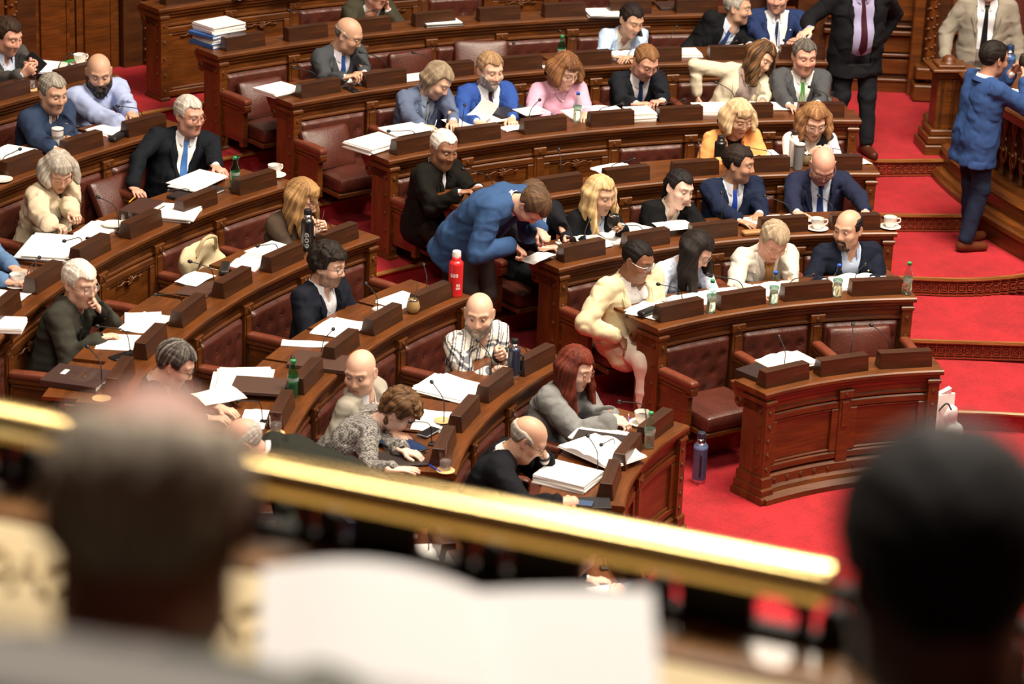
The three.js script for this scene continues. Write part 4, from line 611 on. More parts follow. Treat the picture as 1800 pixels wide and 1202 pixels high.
const PEOPLE = {
  // ---- second row beside the steps
  tan: { label: 'man in pale yellow blazer and white trousers, hand on chin, at the aisle end', skin: 'brown', kind: 'h', glasses: 2, lean: 4, hunch: 6, side: -4, head: [20, 18, 0], hair: { style: 'short', c: 0x120e0c, v: 0.006, hf: 0.074 }, belly: 0.03, legfat: 0.008, wide: 1.12, fat: 1.28, R: { t: [-0.22, 0.09, 0.2], pole: [-1, 0.1, -0.35], pose: 'rest', f: [0.35, -0.75, 0.6], n: [-0.2, -0.5, -0.8] }, L: { face: [0.03, -0.165, 0.075], f: [-0.35, 0.9, -0.1], n: [-0.5, 0, -1], pose: 'curl', pole: [0.4, -1, 0.3] }, legs: [[-0.15, -0.02, 0.4, -0.13, -0.4, 0.42], [0.1, 0.0, 0.42, 0.13, -0.4, 0.46]], wear: { shirt: { c: 0xf2f2f4, collar: 26, v: 0.4, vw: 0.02, buttons: 1 }, jacket: { c: 0xd8cca8, long: 1, vw: 0.09, bot: 0.06, open: 1, vb: 0.03 }, trousers: 0xe9ddcf, shoes: 0x4a2a1a } },
  lace: { label: 'woman with long dark hair and glasses in a pale blue lace blouse', sex: 'f', skin: 'fair', glasses: 0x7a6a66, lean: 10, hunch: 16, head: [28, 32, 4], eyes: 'down', hair: { style: 'long', c: 0x14100f, c2: 0x2a1f1c, len: 0.36, v: 0.014, w: 0.024, front: 0.05 }, R: { f: [0.4, -0.1, 1] }, L: { f: [-0.4, -0.1, 1] }, wear: { shirt: { fn: (x, y, z) => mul(laceFn(x, y, z), 0.85), c: 0xc2cce0, neck: 0.062, loose: 0.012, name: 'blouse' }, trousers: 0x39404f } },
  white: { label: 'grey-blond man in off-white blazer with tan scarf, reading head down', skin: 'ruddy', kind: 'h', glasses: 0xb08a60, lean: 8, hunch: 14, head: [-4, 34, 4], eyes: 'down', hair: { style: 'short', c: 0x8d7a62, c2: 0xb3a48c, v: 0.014, sweep: 0.006 }, wide: 1.04, R: { f: [0.4, -0.1, 1] }, L: { f: [-0.4, -0.1, 1] }, wear: { shirt: { c: 0xf4f2ee, collar: 24, v: 0.38 }, jacket: { c: 0xcdc8bd, vw: 0.085, bot: 0.04, vb: 0.03, open: 1 }, scarf: 0xb98a54, trousers: 0x9a9488 } },
  navyblz: { label: 'balding bearded man in dark navy blazer and open light blue shirt beside the steps', skin: 'tan', lean: 4, hunch: 8, head: [-48, 6, 0], gaze: -1, stubble: 0.35, hair: { style: 'ring', c: 0x1d1613, crown: 0.075, v: 0.008 }, beard: { c: 0x2a211c, c2: 0x57493f, t: 0.004, goatee: 1 }, wide: 1.06, R: { f: [0.5, -0.1, 1] }, L: { f: [-0.4, -0.1, 1] }, extra: [pin(0xd9c98a, 0.12, 0.34)], wear: { shirt: { c: 0xb9cbe8, collar: 30, v: 0.36, vw: 0.025, buttons: 1 }, jacket: { c: 0x121828, vw: 0.08, bot: 0.06, open: 1, vb: 0.03 }, trousers: 0x1a2132 } },
  // ---- third row beside the steps
  phone: { label: 'man in black suit and tie with light blue cuffs, head bowed over a phone', skin: 'ruddy', lean: 8, hunch: 14, side: -4, head: [-50, 36, 0], eyes: 'down', hair: { style: 'short', c: 0x4a3627, c2: 0x6a523c, v: 0.014 }, R: { f: [0.9, 0.05, 0.5], pose: 'curl' }, L: { f: [-0.3, 0.1, 1], pose: 'grip', n: [-0.6, -0.3, -0.5] }, extra: [(K, root) => { }], wear: suit(0x16171d, 0xb9cdea, 0x16161c, { vw: 0.08, bot: 0.08 }) },
  blonde: { label: 'blonde long-haired woman in black blazer and necklace, holding a mate gourd', sex: 'f', skin: 'tan', lean: 10, hunch: 10, head: [10, 10, 0], iris: 0x3a3226, hair: { style: 'long', c: 0xb0905e, c2: 0xdcc79c, len: 0.25, v: 0.012, w: 0.019, front: 0.05 }, R: { f: [0.5, -0.1, 1] }, L: { f: [-0.6, 0.3, 0.6], n: [-0.8, 0, 0.3], pose: 'grip' }, wear: { shirt: { c: 0xaebdd2, collar: 38, v: 0.34, vw: 0.035, name: 'blouse' }, jacket: { c: 0x0f1013, vw: 0.07, bot: 0.1, open: 1, vb: 0.03 }, necklace: 1, trousers: 0x17181c } },
  cheek: { label: 'dark-haired young woman in black suit resting her cheek on her raised hand', sex: 'f', skin: 'pale', lean: 12, hunch: 14, side: 6, head: [12, 10, 10], hair: { style: 'tail', c: 0x120e10, c2: 0x241b1b, v: 0.01, tail: [[0, -0.1, -0.02], [0, -0.12, 0.02]] }, R: { f: [1, 0, 0.3], pose: 'rest' }, L: { face: [0.1, -0.12, 0.045], f: [-0.15, 1, 0.0], n: [-1, -0.1, 0], pose: 'curl', pole: [0.5, -1, 0.5] }, extra: [bracelet('L', M.brass)], wear: { shirt: { c: 0xe6ddcf, collar: 34, v: 0.36, vw: 0.03, name: 'blouse' }, jacket: { c: 0x0d0d10, vw: 0.06, bot: 0.18 }, trousers: 0x141417 } },
  navy: { label: 'dark-haired man in navy suit with bright blue tie, looking away sideways', skin: 'olive', stubble: 0.3, lean: 4, hunch: 8, head: [52, 6, 0], hair: { ...dark, v: 0.011, hf: 0.066 }, wide: 1.04, R: { f: [0.6, -0.1, 0.9], pose: 'flat' }, L: { f: [-0.5, -0.1, 0.9] }, wear: suit(0x17213a, 0xdde1ee, 0x2348b0, { vw: 0.075, bot: 0.1 }) },
  baldC: { label: 'balding pink-faced man with glasses in navy suit, reading with bowed head', skin: 'ruddy', kind: 'h', glasses: 0x6a4a40, lean: 2, hunch: 12, head: [-6, 38, 0], eyes: 'down', hair: { style: 'ring', c: 0xb5a99c, crown: 0.03, v: 0.005 }, belly: 0.02, wide: 1.05, R: { f: [0.5, -0.1, 1] }, L: { f: [-0.1, -0.1, 1], pole: [1, -0.4, -0.2] }, wear: suit(0x1e243c, 0xc9d6ec, 0x1b2f62, { vw: 0.085, bot: 0.06, open: 1, vb: 0.03 }) },
  // ---- fourth row beside the steps
  blackj: { label: 'white-haired man in black jacket and white shirt sitting by the aisle post', skin: 'brown', kind: 'h', lean: 6, hunch: 8, side: 2, twist: 12, head: [-4, 12, 4], gaze: 0, hair: { style: 'short', c: 0xcfcac2, c2: 0xeceae6, v: 0.007, hf: 0.072 }, brow: 0x6a6058, R: { f: [0.8, 0.1, 0.6], pose: 'curl' }, L: { f: [-0.6, 0.1, 0.5], pose: 'curl' }, wear: { shirt: { c: 0xdfe2ea, collar: 24 }, jacket: { c: 0x100e0b, vw: 0.035, bot: 0.14, collar: 30, loose: 0.008 }, trousers: 0x1a1613 } },
  orange: { label: 'blonde woman with glasses in a peach orange denim jacket', sex: 'f', skin: 'tan', glasses: 0xb9937a, lean: 4, hunch: 10, head: [10, 16, 0], eyes: 'down', hair: { style: 'bob', c: 0xb2936e, c2: 0xe2cfaa, len: 0.11, v: 0.018, w: 0.026, fringe: 0.055 }, wide: 1.06, fat: 1.1, R: { f: [0.5, -0.1, 1] }, L: { f: [-0.5, -0.1, 1] }, wear: { shirt: { c: 0x1c1a20, name: 'top', neck: 0.066 }, jacket: { c: 0xf0a765, vw: 0.06, bot: 0.14, nolapel: 0, open: 1, vb: 0.02 }, trousers: 0x2b2f3a } },
  vest: { label: 'woman with bobbed hair and glasses in dark vest and white blouse, using a phone', sex: 'f', skin: 'fair', glasses: 0x9a8a80, lean: 4, hunch: 12, head: [-2, 22, 0], eyes: 'down', hair: { style: 'bob', c: 0x6e4b30, c2: 0xb98c5c, len: 0.14, v: 0.014, w: 0.024 }, R: { f: [0.5, 0.3, 0.8], pose: 'grip', n: [0.4, -0.2, -0.8] }, L: { f: [-0.5, 0.3, 0.8], pose: 'grip', n: [-0.4, -0.2, -0.8] }, wear: { shirt: { c: 0xf3f1ee, name: 'blouse', v: 0.36, vw: 0.03, loose: 0.008 }, jacket: { c: 0x35383e, vest: 1, name: 'vest', vw: 0.05, bot: 0.05, open: 1, vb: 0.02, nolapel: 1 }, trousers: 0x2b2b30 } },
  // ---- fifth row beside the steps
  longgrey: { label: 'man with collar-length grey hair in blue-grey suit and striped tie, writing', skin: 'fair', lean: 8, hunch: 18, side: 2, head: [26, 34, 6], eyes: 'down', hair: { style: 'flow', c: 0x7d6c58, c2: 0xa8987f, v: 0.014, sweep: 0.004 }, R: { f: [0.8, -0.1, 0.7], pose: 'write' }, L: { f: [-0.4, -0.1, 1] }, wear: suit(0x5d6a86, 0xb9cdea, { fn: stripes(0x1c2434, 0xb8c2d2, 30, 0.5) }, { vw: 0.075, bot: 0.1 }) },
  bluebeard: { label: 'grey-bearded man in bright blue suit with dark plum tie, talking', skin: 'fair', lean: 2, hunch: 6, head: [2, 10, 0], hair: { style: 'short', c: 0x8a6a4c, c2: 0xab8e6c, v: 0.012 }, beard: { c: 0x9d9488, c2: 0xcfc8bd, t: 0.004 }, wide: 1.06, R: { f: [0.4, -0.1, 1] }, L: { f: [-0.4, -0.1, 1] }, wear: suit(0x2f4f9a, 0xeef0f4, 0x3a2440, { vw: 0.09, bot: 0.06, open: 1, vb: 0.03 }) },
  pink: { label: 'woman with wavy brown hair and glasses in a pale pink sweater', sex: 'f', skin: 'fair', glasses: 0x3a2a26, lean: 4, hunch: 12, head: [14, 22, 0], eyes: 'down', hair: { style: 'bob', c: 0x5a3a26, c2: 0x9a6b42, len: 0.1, v: 0.02, w: 0.03, curl: 0.006, fringe: 0.06 }, fat: 1.18, wide: 1.1, belly: 0.02, R: { f: [0.5, -0.1, 1] }, L: { f: [-0.5, -0.1, 1] }, wear: { shirt: { c: 0xdba8c2, name: 'sweater', loose: 0.012, neck: 0.062 }, necklace: 1, trousers: 0x3a3440 } },
  suitE: { label: 'brown-haired man with glasses in charcoal suit and navy tie, hands together over papers', skin: 'ruddy', glasses: 0x5a4034, lean: 6, hunch: 14, head: [8, 26, 4], eyes: 'down', hair: { style: 'short', c: 0x6e4a2e, c2: 0x8e6842, v: 0.009, hf: 0.075 }, R: { f: [0.9, 0.1, 0.5], pose: 'curl' }, L: { f: [-0.9, 0.1, 0.5], pose: 'curl' }, extra: [bracelet('L', M.chrome)], wear: suit(0x171a22, 0xe6e4e8, 0x24345c, { vw: 0.08, bot: 0.08 }) },
  cream: { label: 'curly-haired woman in cream blazer leaning sideways with tilted head and gold earrings', sex: 'f', skin: 'tan', lean: 2, hunch: 4, side: 20, head: [26, 20, 26], hair: { style: 'long', c: 0x2a1d17, c2: 0x8a6540, len: 0.24, v: 0.018, w: 0.028, curl: 0.007, front: 0.03, tuck: -0.01 }, R: { pole: [-1, 0.5, -0.2], f: [-0.1, -1, 0.2], n: [1, 0, 0], pose: 'curl' }, L: { f: [-0.3, -0.1, 1] }, extra: [earring(M.brass)], wear: { shirt: { c: 0x9a8a86, name: 'top', v: 0.34, vw: 0.05, neck: 0.07, ny: 0.42 }, jacket: { c: 0xd6cbb4, vw: 0.09, bot: 0.05, open: 1, vb: 0.04 }, necklace: 1, trousers: 0xd9cfbc } },
  green: { label: 'grey-haired man in dark grey suit with white-dotted green tie', skin: 'ruddy', kind: 'h', lean: 2, hunch: 6, head: [4, 8, 0], hair: { style: 'short', c: 0x4a4540, c2: 0x86817a, v: 0.01 }, wide: 1.04, R: { f: [0.4, -0.1, 1] }, L: { f: [-0.4, -0.1, 1] }, extra: [pin(0xd9c060, 0.115, 0.35)], wear: { ...suit(0x4a4c50, 0xf2f2f2, null, { vw: 0.085, bot: 0.08 }), tie: { fn: (x, y) => { const u = ((x * 55 + y * 55) % 1 + 1) % 1 - 0.5, v = ((y * 55 - x * 55) % 1 + 1) % 1 - 0.5; return Math.hypot(u, v) < 0.27 ? lin(0xdfe8c8) : lin(0x3f8a34); } } } },
  // ---- sixth and seventh rows beside the steps
  baldF: { label: 'balding man with glasses in dark grey suit and blue tie, alone at his desk', skin: 'tan', glasses: 0x2a221e, lean: 6, hunch: 12, head: [34, 24, 0], eyes: 'down', hair: { style: 'ring', c: 0x6b6460, c2: 0x9a938c, crown: 0.035, v: 0.008 }, R: { f: [0.9, 0.2, 0.5], pose: 'curl' }, L: { f: [-0.9, 0.2, 0.5], pose: 'curl' }, wear: suit(0x43474c, 0xdcdbe8, 0x25509a, { vw: 0.075, bot: 0.1 }) },
  ltblue: { label: 'young woman with dark ponytail in pale blue blazer, reading at her desk', sex: 'f', skin: 'tan', lean: 16, hunch: 20, head: [16, 20, 4], eyes: 'down', hair: { style: 'tail', c: 0x181012, c2: 0x2c1f1f, v: 0.01, tail: [[0.1, -0.09, 0.07], [0.02, -0.1, 0.06]] }, R: { f: [0.9, 0, 0.5], pose: 'rest' }, L: { f: [-0.9, 0, 0.5] }, wear: { shirt: { c: 0xf0ece4, name: 'blouse', v: 0.36, vw: 0.03, collar: 36 }, jacket: { c: 0xb4cdec, vw: 0.07, bot: 0.1 }, trousers: 0x9fb8d8 } },
  leanF: { label: 'grey-haired man in black suit leaning over toward his neighbour', skin: 'tan', lean: 12, hunch: 6, side: 30, head: [60, 4, 0], hair: { style: 'short', c: 0x8f8a84, c2: 0xb9b4ac, v: 0.009 }, R: { f: [0, -0.5, 0.6], t: [-0.2, 0.12, 0.15] }, L: { f: [-0.3, -0.2, 1] }, wear: suit(0x121317, 0xc6d2e8, 0x2a3f7a, { vw: 0.075, bot: 0.1 }) },
  stripeF: { label: 'man in navy suit with navy and white striped tie, head out of view', skin: 'ruddy', lean: 2, hunch: 4, head: [-16, 4, 0], hair: { style: 'short', c: 0x6a5a4c, v: 0.01 }, wide: 1.1, belly: 0.03, R: { f: [0.4, -0.2, 1] }, L: { f: [-0.9, 0, 0.5], pose: 'rest' }, extra: [pin(0xe0e0e0, 0.11, 0.34)], wear: suit(0x24345e, 0xf1f1f4, { fn: stripes(0x1f2c52, 0xd5d9e2, 26, 0.8) }, { vw: 0.1, bot: 0.05, open: 1, vb: 0.03 }) },
  olive: { label: 'man in dark olive jacket resting his cheek on his hand at a back desk', skin: 'ruddy', lean: 22, hunch: 20, side: 4, head: [6, 10, 8], hair: { style: 'short', c: 0x7a7068, v: 0.01 }, R: { f: [1, 0, 0.3] }, L: { face: [0.095, -0.13, 0.05], f: [-0.2, 1, 0], n: [-1, 0, 0], pose: 'curl', pole: [0.6, -1, 0.4] }, wear: { shirt: { c: 0xd9dbe0, collar: 26 }, jacket: { c: 0x3d3b30, vw: 0.075, bot: 0.1 }, trousers: 0x2a2a28 } },
  // ---- across the aisle
  redhair: { label: 'red-haired woman with glasses in grey cardigan, writing with a purple pen', sex: 'f', skin: 'pale', glasses: 0x8a5a48, lean: 14, hunch: 14, head: [-4, 14, 0], eyes: 'down', hair: { style: 'long', c: 0x4a1a10, c2: 0x7d3420, len: 0.32, v: 0.016, w: 0.024, front: 0.04 }, fat: 1.35, wide: 1.14, belly: 0.04, R: { f: [0.3, -0.05, 1], pose: 'write' }, L: { f: [-0.3, -0.05, 1] }, wear: { shirt: { c: 0x9a7b6a, name: 'top', fn: (x, y, z) => mix(lin(0x2a2420), lin(0xb08a70), smooth(-0.1, 0.4, noise3(x * 22, y * 22, z * 22))) }, jacket: { fn: heather(0x7c7e7e), name: 'cardigan', vw: 0.04, bot: 0.12, open: 1, vb: 0.02, nolapel: 1, loose: 0.012 }, trousers: 0x25242a } },
  oldman: { label: 'old balding man with glasses in black sweater, hand on forehead, holding a phone', skin: 'tan', kind: 'h', glasses: 0x4a342a, lean: 16, hunch: 20, head: [4, 34, 0], eyes: 'down', hair: { style: 'ring', c: 0x9a948c, c2: 0xc4bfb6, crown: 0.05, v: 0.009 }, stubble: 0.15, belly: 0.03, fat: 1.1, wide: 1.06, R: { f: [0.35, 0, 1], pose: 'grip', n: [0.5, -0.6, 0] }, L: { face: [0.035, -0.035, 0.13], f: [-0.2, 0.9, -0.25], n: [-0.2, -0.2, -1], pose: 'curl', pole: [0.4, -1, 0.6] }, extra: [bracelet('L', M.rubber, 0.037)], wear: { shirt: { c: 0xe3e2e4, name: 'shirt_collar', collar: 22 }, jacket: { c: 0x101218, name: 'sweater', vw: 0.045, bot: 0.36, nolapel: 1, loose: 0.006 }, trousers: 0x1c1c20 } },
  plaid: { label: 'bald grey-bearded man in black and white plaid shirt looking up from his desk', skin: 'fair', lean: 10, hunch: 10, twist: -14, head: [-62, 8, 0], gaze: -1, hair: { style: 'none', c: 0x5a5048 }, brow: 0x3a3028, beard: { c: 0x8a837a, c2: 0xc2bcb2, t: 0.005, long: 0.01 }, pattern: 1, fat: 1.12, wide: 1.05, R: { f: [0.6, -0.05, 1], pose: 'rest' }, L: { f: [-0.6, 0.2, 0.7], n: [-0.8, 0, 0.2], pose: 'grip' }, extra: [bracelet('R', M.chrome, 0.036)], wear: { shirt: { fn: plaidFn, c: 0xe6e0d4, collar: 30, to: 0.62, loose: 0.012, v: 0.36, vw: 0.02 }, trousers: 0x2c3448 } },
  smile: { label: 'bald smiling man in light grey blazer and white shirt turning aside', skin: 'fair', lean: 4, hunch: 6, side: 0, twist: -10, head: [-92, 10, 0], gaze: -1, stubble: 0.12, hair: { style: 'none', c: 0x8a7a68 }, wide: 1.06, belly: 0.01, R: { f: [0.2, -0.3, 1], t: [-0.24, 0.08, 0.16], pole: [-0.5, -0.6, -1] }, L: { f: [-0.5, -0.1, 1] }, wear: { shirt: { c: 0xe9ebf2, collar: 28, v: 0.36, vw: 0.025 }, jacket: { c: 0x9c978c, vw: 0.08, bot: 0.08, open: 1, vb: 0.02 }, trousers: 0x8c887e } },
  hound: { label: 'woman with curly brown hair in grey houndstooth blazer bending over a tablet', sex: 'f', skin: 'pale', lean: 30, hunch: 26, twist: 6, head: [2, 46, 0], eyes: 'down', hair: { style: 'short', c: 0x3e2a1c, c2: 0x86643f, v: 0.022, curl: 0.009, bush: 0.028, hf: 0.05 }, pattern: 1, size: 1.0, R: { f: [0.45, -0.1, 1], pose: 'flat' }, L: { f: [-0.2, -0.1, 1], pose: 'rest' }, wear: { shirt: { c: 0x17171a, name: 'top' }, jacket: { fn: houndFn, vw: 0.05, bot: 0.1, loose: 0.006 }, trousers: 0x1a1a1e } },
  beardy: { label: 'young bearded man with curly dark hair and glasses in black blazer, white shirt', skin: 'fair', glasses: 1, lean: 2, hunch: 6, twist: -8, head: [6, 10, 0], hair: { style: 'short', c: 0x14100e, c2: 0x2c221c, v: 0.024, curl: 0.008, bush: 0.024, hf: 0.062 }, stubble: 0.85, wide: 1.03, R: { f: [0.4, -0.15, 1] }, L: { f: [-0.3, -0.1, 1] }, wear: { shirt: { c: 0xe4e6f0, collar: 34, v: 0.33, vw: 0.03, buttons: 1 }, jacket: { c: 0x151924, vw: 0.08, bot: 0.06, open: 1, vb: 0.03 }, trousers: 0x1c1f28 } },
  glassesd: { label: 'grey-haired man with glasses in charcoal suit bent over papers behind the gallery visitor', skin: 'fair', glasses: 1, lean: 8, hunch: 12, head: [6, 28, 0], eyes: 'down', stubble: 0.1, hair: { style: 'short', c: 0x2e2a27, c2: 0x85807a, v: 0.014 }, R: { f: [0.3, -0.1, 1] }, L: { f: [-0.3, -0.1, 1] }, wear: suit(0x2e2f33, 0xd9cfc4, 0x30303a, { vw: 0.07, bot: 0.1 }) },
  stoop: { label: 'white-haired man in dark coat stooping with his back to the gold rail', skin: 'ruddy', stand: 1, lean: 58, hunch: 18, head: [0, 40, 0], hair: { style: 'ring', c: 0xa59f98, c2: 0xc9c4bd, crown: 0.06, v: 0.008 }, R: { t: [-0.2, -0.1, 0.55], f: [0, -0.6, 0.8] }, L: { t: [0.2, -0.1, 0.55], f: [0, -0.6, 0.8] }, legs: [[-0.1, -0.44, 0.06, -0.1, -0.84, -0.02], [0.1, -0.44, 0.06, 0.1, -0.84, -0.02]], wear: { ...suit(0x23251f, 0xd9d9d9, null, { vw: 0.06, bot: 0.1 }), shoes: 0x1a1614 } },
  brown: { label: 'long-haired blonde woman in brown shirt sipping mate, black flask before her', sex: 'f', skin: 'fair', lean: 8, hunch: 14, head: [14, 22, 0], eyes: 'down', glasses: 0x7a5a44, hair: { style: 'long', c: 0x775636, c2: 0xb8925e, len: 0.24, v: 0.014, w: 0.022, front: 0.03, fringe: 0.035 }, R: { face: [0.0, -0.165, 0.14], f: [0.15, 0.95, 0.0], n: [0.3, 0, -1], pose: 'curl', pole: [-0.5, -1, 0.5] }, L: { f: [-0.5, 0.5, 0.5], n: [-0.8, 0, -0.3], pose: 'grip' }, wear: { shirt: { c: 0x463a30, name: 'blouse', to: 0.35, loose: 0.014, neck: 0.066, ny: 0.43 }, trousers: 0x2a2420 } },
  chin: { label: 'white-haired man with glasses in dark olive jacket, chin on fist, at the aisle end', skin: 'fair', kind: 'h', glasses: 0x8a7a70, lean: 12, hunch: 12, head: [-22, 12, 0], gaze: 0, hair: { style: 'short', c: 0xc9c2b6, c2: 0xefece6, v: 0.012, hf: 0.06 }, brow: 0x8a8278, wide: 1.05, fat: 1.1, R: { f: [0.8, -0.1, 0.7], pose: 'rest' }, L: { face: [0.05, -0.12, 0.12], f: [-0.4, 0.75, -0.2], n: [-0.6, 0, -0.8], pose: 'fist', pole: [0.6, -1, 0.5] }, wear: { shirt: { c: 0x1c1c20, name: 'sweater', neck: 0.06 }, jacket: { c: 0x37362f, vw: 0.05, bot: 0.06, open: 1, vb: 0.04, loose: 0.01, nolapel: 0 }, trousers: 0x2c2b28 } },
  suitf: { label: 'white-haired man in dark suit and blue tie reaching one arm out along his desk', skin: 'ruddy', kind: 'h', glasses: 0x6a4a3a, lean: 2, hunch: 4, side: 10, twist: -30, head: [-2, 6, 0], hair: { style: 'short', c: 0xa8a298, c2: 0xdcd8d0, v: 0.011, hf: 0.072 }, wide: 1.14, belly: 0.03, R: { t: [-0.54, 0.15, 0.14], f: [-0.3, -0.15, 0.9], n: [0, -1, -0.2], pose: 'flat', pole: [-1, 0.2, -0.4] }, L: { f: [-0.2, -0.1, 1], pose: 'rest' }, wear: suit(0x12171f, 0xf1f1f4, 0x3f6fb4, { vw: 0.08, bot: 0.08 }) },
  beige: { label: 'grey-haired woman with glasses in cream cardigan looking down at papers', sex: 'f', skin: 'fair', glasses: 0xb07a6a, lean: 8, hunch: 16, head: [-34, 28, 0], eyes: 'down', hair: { style: 'bob', c: 0x8f887e, c2: 0xc9c3b8, len: 0.09, v: 0.014, w: 0.022, fringe: 0.06 }, fat: 1.2, wide: 1.08, R: { f: [0.4, -0.05, 1], pose: 'curl' }, L: { f: [-0.4, -0.05, 1], pose: 'curl' }, extra: [bracelet('L', M.rubber)], wear: { shirt: { c: 0x6a6a58, name: 'blouse', fn: (x, y, z) => (noise3(x * 70, y * 70, z * 70) > 0.1 ? lin(0xcfc8b4) : lin(0x4e5040)), neck: 0.062 }, jacket: { c: 0xd0c2a8, name: 'cardigan', vw: 0.05, bot: 0.08, open: 1, vb: 0.015, loose: 0.014 }, trousers: 0x4a463e } },
  jeans: { label: 'person in blue denim jacket with hands beside a coffee cup, cut off by the frame', skin: 'ruddy', lean: 8, hunch: 10, head: [0, 16, 0], hair: { style: 'short', c: 0x4a3a2e, v: 0.012 }, R: { f: [0.5, -0.05, 1], pose: 'curl' }, L: { f: [-0.3, -0.05, 1], pose: 'rest' }, wear: { shirt: { c: 0x5a7ba4, name: 'denim_jacket', collar: 26, loose: 0.014, to: 0.86 }, trousers: 0x2c3448 } },
  sweater: { label: 'grey-haired man in navy sweater over white shirt speaking into a microphone', skin: 'tan', kind: 'h', lean: 10, hunch: 12, head: [-10, 12, 0], hair: { style: 'short', c: 0x6e6860, c2: 0xaaa49a, v: 0.011, hf: 0.074 }, wide: 1.06, fat: 1.1, belly: 0.03, R: { f: [0.4, -0.05, 1], pose: 'curl' }, L: { f: [-0.4, -0.05, 1], pose: 'curl' }, wear: { shirt: { c: 0xeeeeee, name: 'shirt_collar', collar: 20 }, jacket: { c: 0x2b3a55, name: 'sweater', vw: 0.04, bot: 0.39, nolapel: 1, loose: 0.006 }, trousers: 0x2a2d34 } },
  baldshirt: { label: 'bald man with full dark beard in pale blue shirt', skin: 'tan', kind: 'h', lean: 8, hunch: 12, head: [-36, 18, 0], eyes: 'down', hair: { style: 'none', c: 0x4a3a30 }, brow: 0x2e241e, beard: { c: 0x2a231f, c2: 0x6a625c, t: 0.009, long: 0.02 }, fat: 1.25, wide: 1.14, belly: 0.04, R: { f: [0.7, -0.05, 0.8], pose: 'rest' }, L: { f: [-0.5, -0.05, 1], pose: 'curl' }, wear: { shirt: { c: 0xa5b4dc, collar: 24, loose: 0.014, v: 0.38, vw: 0.015, buttons: 1 }, trousers: 0x2a2d3a } },
  phoneh: { label: 'dark-haired man in grey blazer holding a phone at a desk below the door', skin: 'ruddy', lean: 4, hunch: 10, head: [4, 16, 0], eyes: 'down', hair: { style: 'short', c: 0x2a1c14, c2: 0x402c20, v: 0.014 }, R: { f: [0.4, 0.5, 0.8], pose: 'grip', n: [0.5, -0.2, -0.8] }, L: { f: [-0.4, 0.5, 0.8], pose: 'grip', n: [-0.5, -0.2, -0.8] }, extra: [pin(0xe0d8c0, 0.1, 0.35)], wear: { shirt: { c: 0xc3d0e6, collar: 28, v: 0.36 }, jacket: { c: 0x4a4a48, vw: 0.08, bot: 0.06, open: 1, vb: 0.02 }, trousers: 0x3a3a3a } },
  // ---- on their feet
  bent: { label: 'man in rumpled blue jacket bending over the desk in the aisle, back turned', skin: 'fair', stand: 1, size: 1.02, lean: 34, hunch: 40, head: [-6, 70, 0], hair: { style: 'short', c: 0x4a3728, c2: 0x6e543c, v: 0.014 }, R: { t: [-0.1, 0.04, 0.42], f: [0.4, -0.6, 0.6], pose: 'grip', pole: [-0.8, 0, -0.6] }, L: { t: [0.15, 0.1, 0.46], f: [-0.2, -0.6, 0.7], pose: 'grip' }, legs: [[-0.1, -0.42, 0.08, -0.1, -0.82, 0.0], [0.1, -0.42, 0.08, 0.12, -0.82, 0.02]], wear: { shirt: { c: 0xe9e9ee, collar: 18 }, jacket: { c: 0x34517c, vw: 0.05, bot: 0.06, loose: 0.016, name: 'jacket' }, trousers: 0x3d3a38, shoes: 0x2a1d16 } },
  speaker: { label: 'man in royal blue suit standing on the red steps before the rostrum, hands raised', skin: 'olive', stand: 1, size: 0.97, lean: 4, hunch: 6, head: [4, 8, 0], stubble: 0.35, hair: { style: 'short', c: 0x130f0d, c2: 0x241b16, v: 0.011 }, glasses: 1, wide: 1.02, R: { t: [-0.1, 0.45, 0.3], f: [0.25, 0.7, 0.6], pose: 'grip', n: [0.8, 0, 0], pole: [-0.6, -1, 0.2] }, L: { t: [0.08, 0.44, 0.3], f: [-0.25, 0.7, 0.6], pose: 'grip', n: [-0.8, 0, 0], pole: [0.6, -1, 0.2] }, legs: [[-0.09, -0.39, 0.03, -0.08, -0.78, -0.05], [0.09, -0.39, 0.05, 0.1, -0.78, 0.08]], feet: [[-0.1, 0, 1], [0.25, 0, 1]], wear: { ...suit(0x2f4a7c, 0xe9ebf2, 0x22304f, { vw: 0.07, bot: 0.08 }), trousers: 0x1f2a40, shoes: 0x5a2f1c } },
  greystand: { label: 'man in light grey suit and black tie standing behind the rostrum rail', skin: 'fair', stand: 1, size: 0.98, lean: 2, hunch: 4, head: [0, 6, 0], hair: { style: 'short', c: 0x4a3a2e, v: 0.012 }, R: { t: [-0.3, -0.03, 0.2], f: [0.1, -1, 0.3], pose: 'fist', pole: [-0.6, 0, -1] }, L: { t: [0.3, -0.1, 0.1], f: [0, -1, 0.1], pole: [0.6, 0, -1] }, legs: [[-0.1, -0.39, 0.02, -0.1, -0.78, 0.0], [0.1, -0.39, 0.02, 0.1, -0.78, 0.0]], wear: { shirt: { c: 0xe3e4ea, collar: 16 }, jacket: { c: 0x8e887c, vw: 0.08, bot: 0.02, open: 1, vb: 0.05 }, tie: { c: 0x17171c, bot: -0.05 }, trousers: 0x77726a, shoes: 0x2a2220 } },
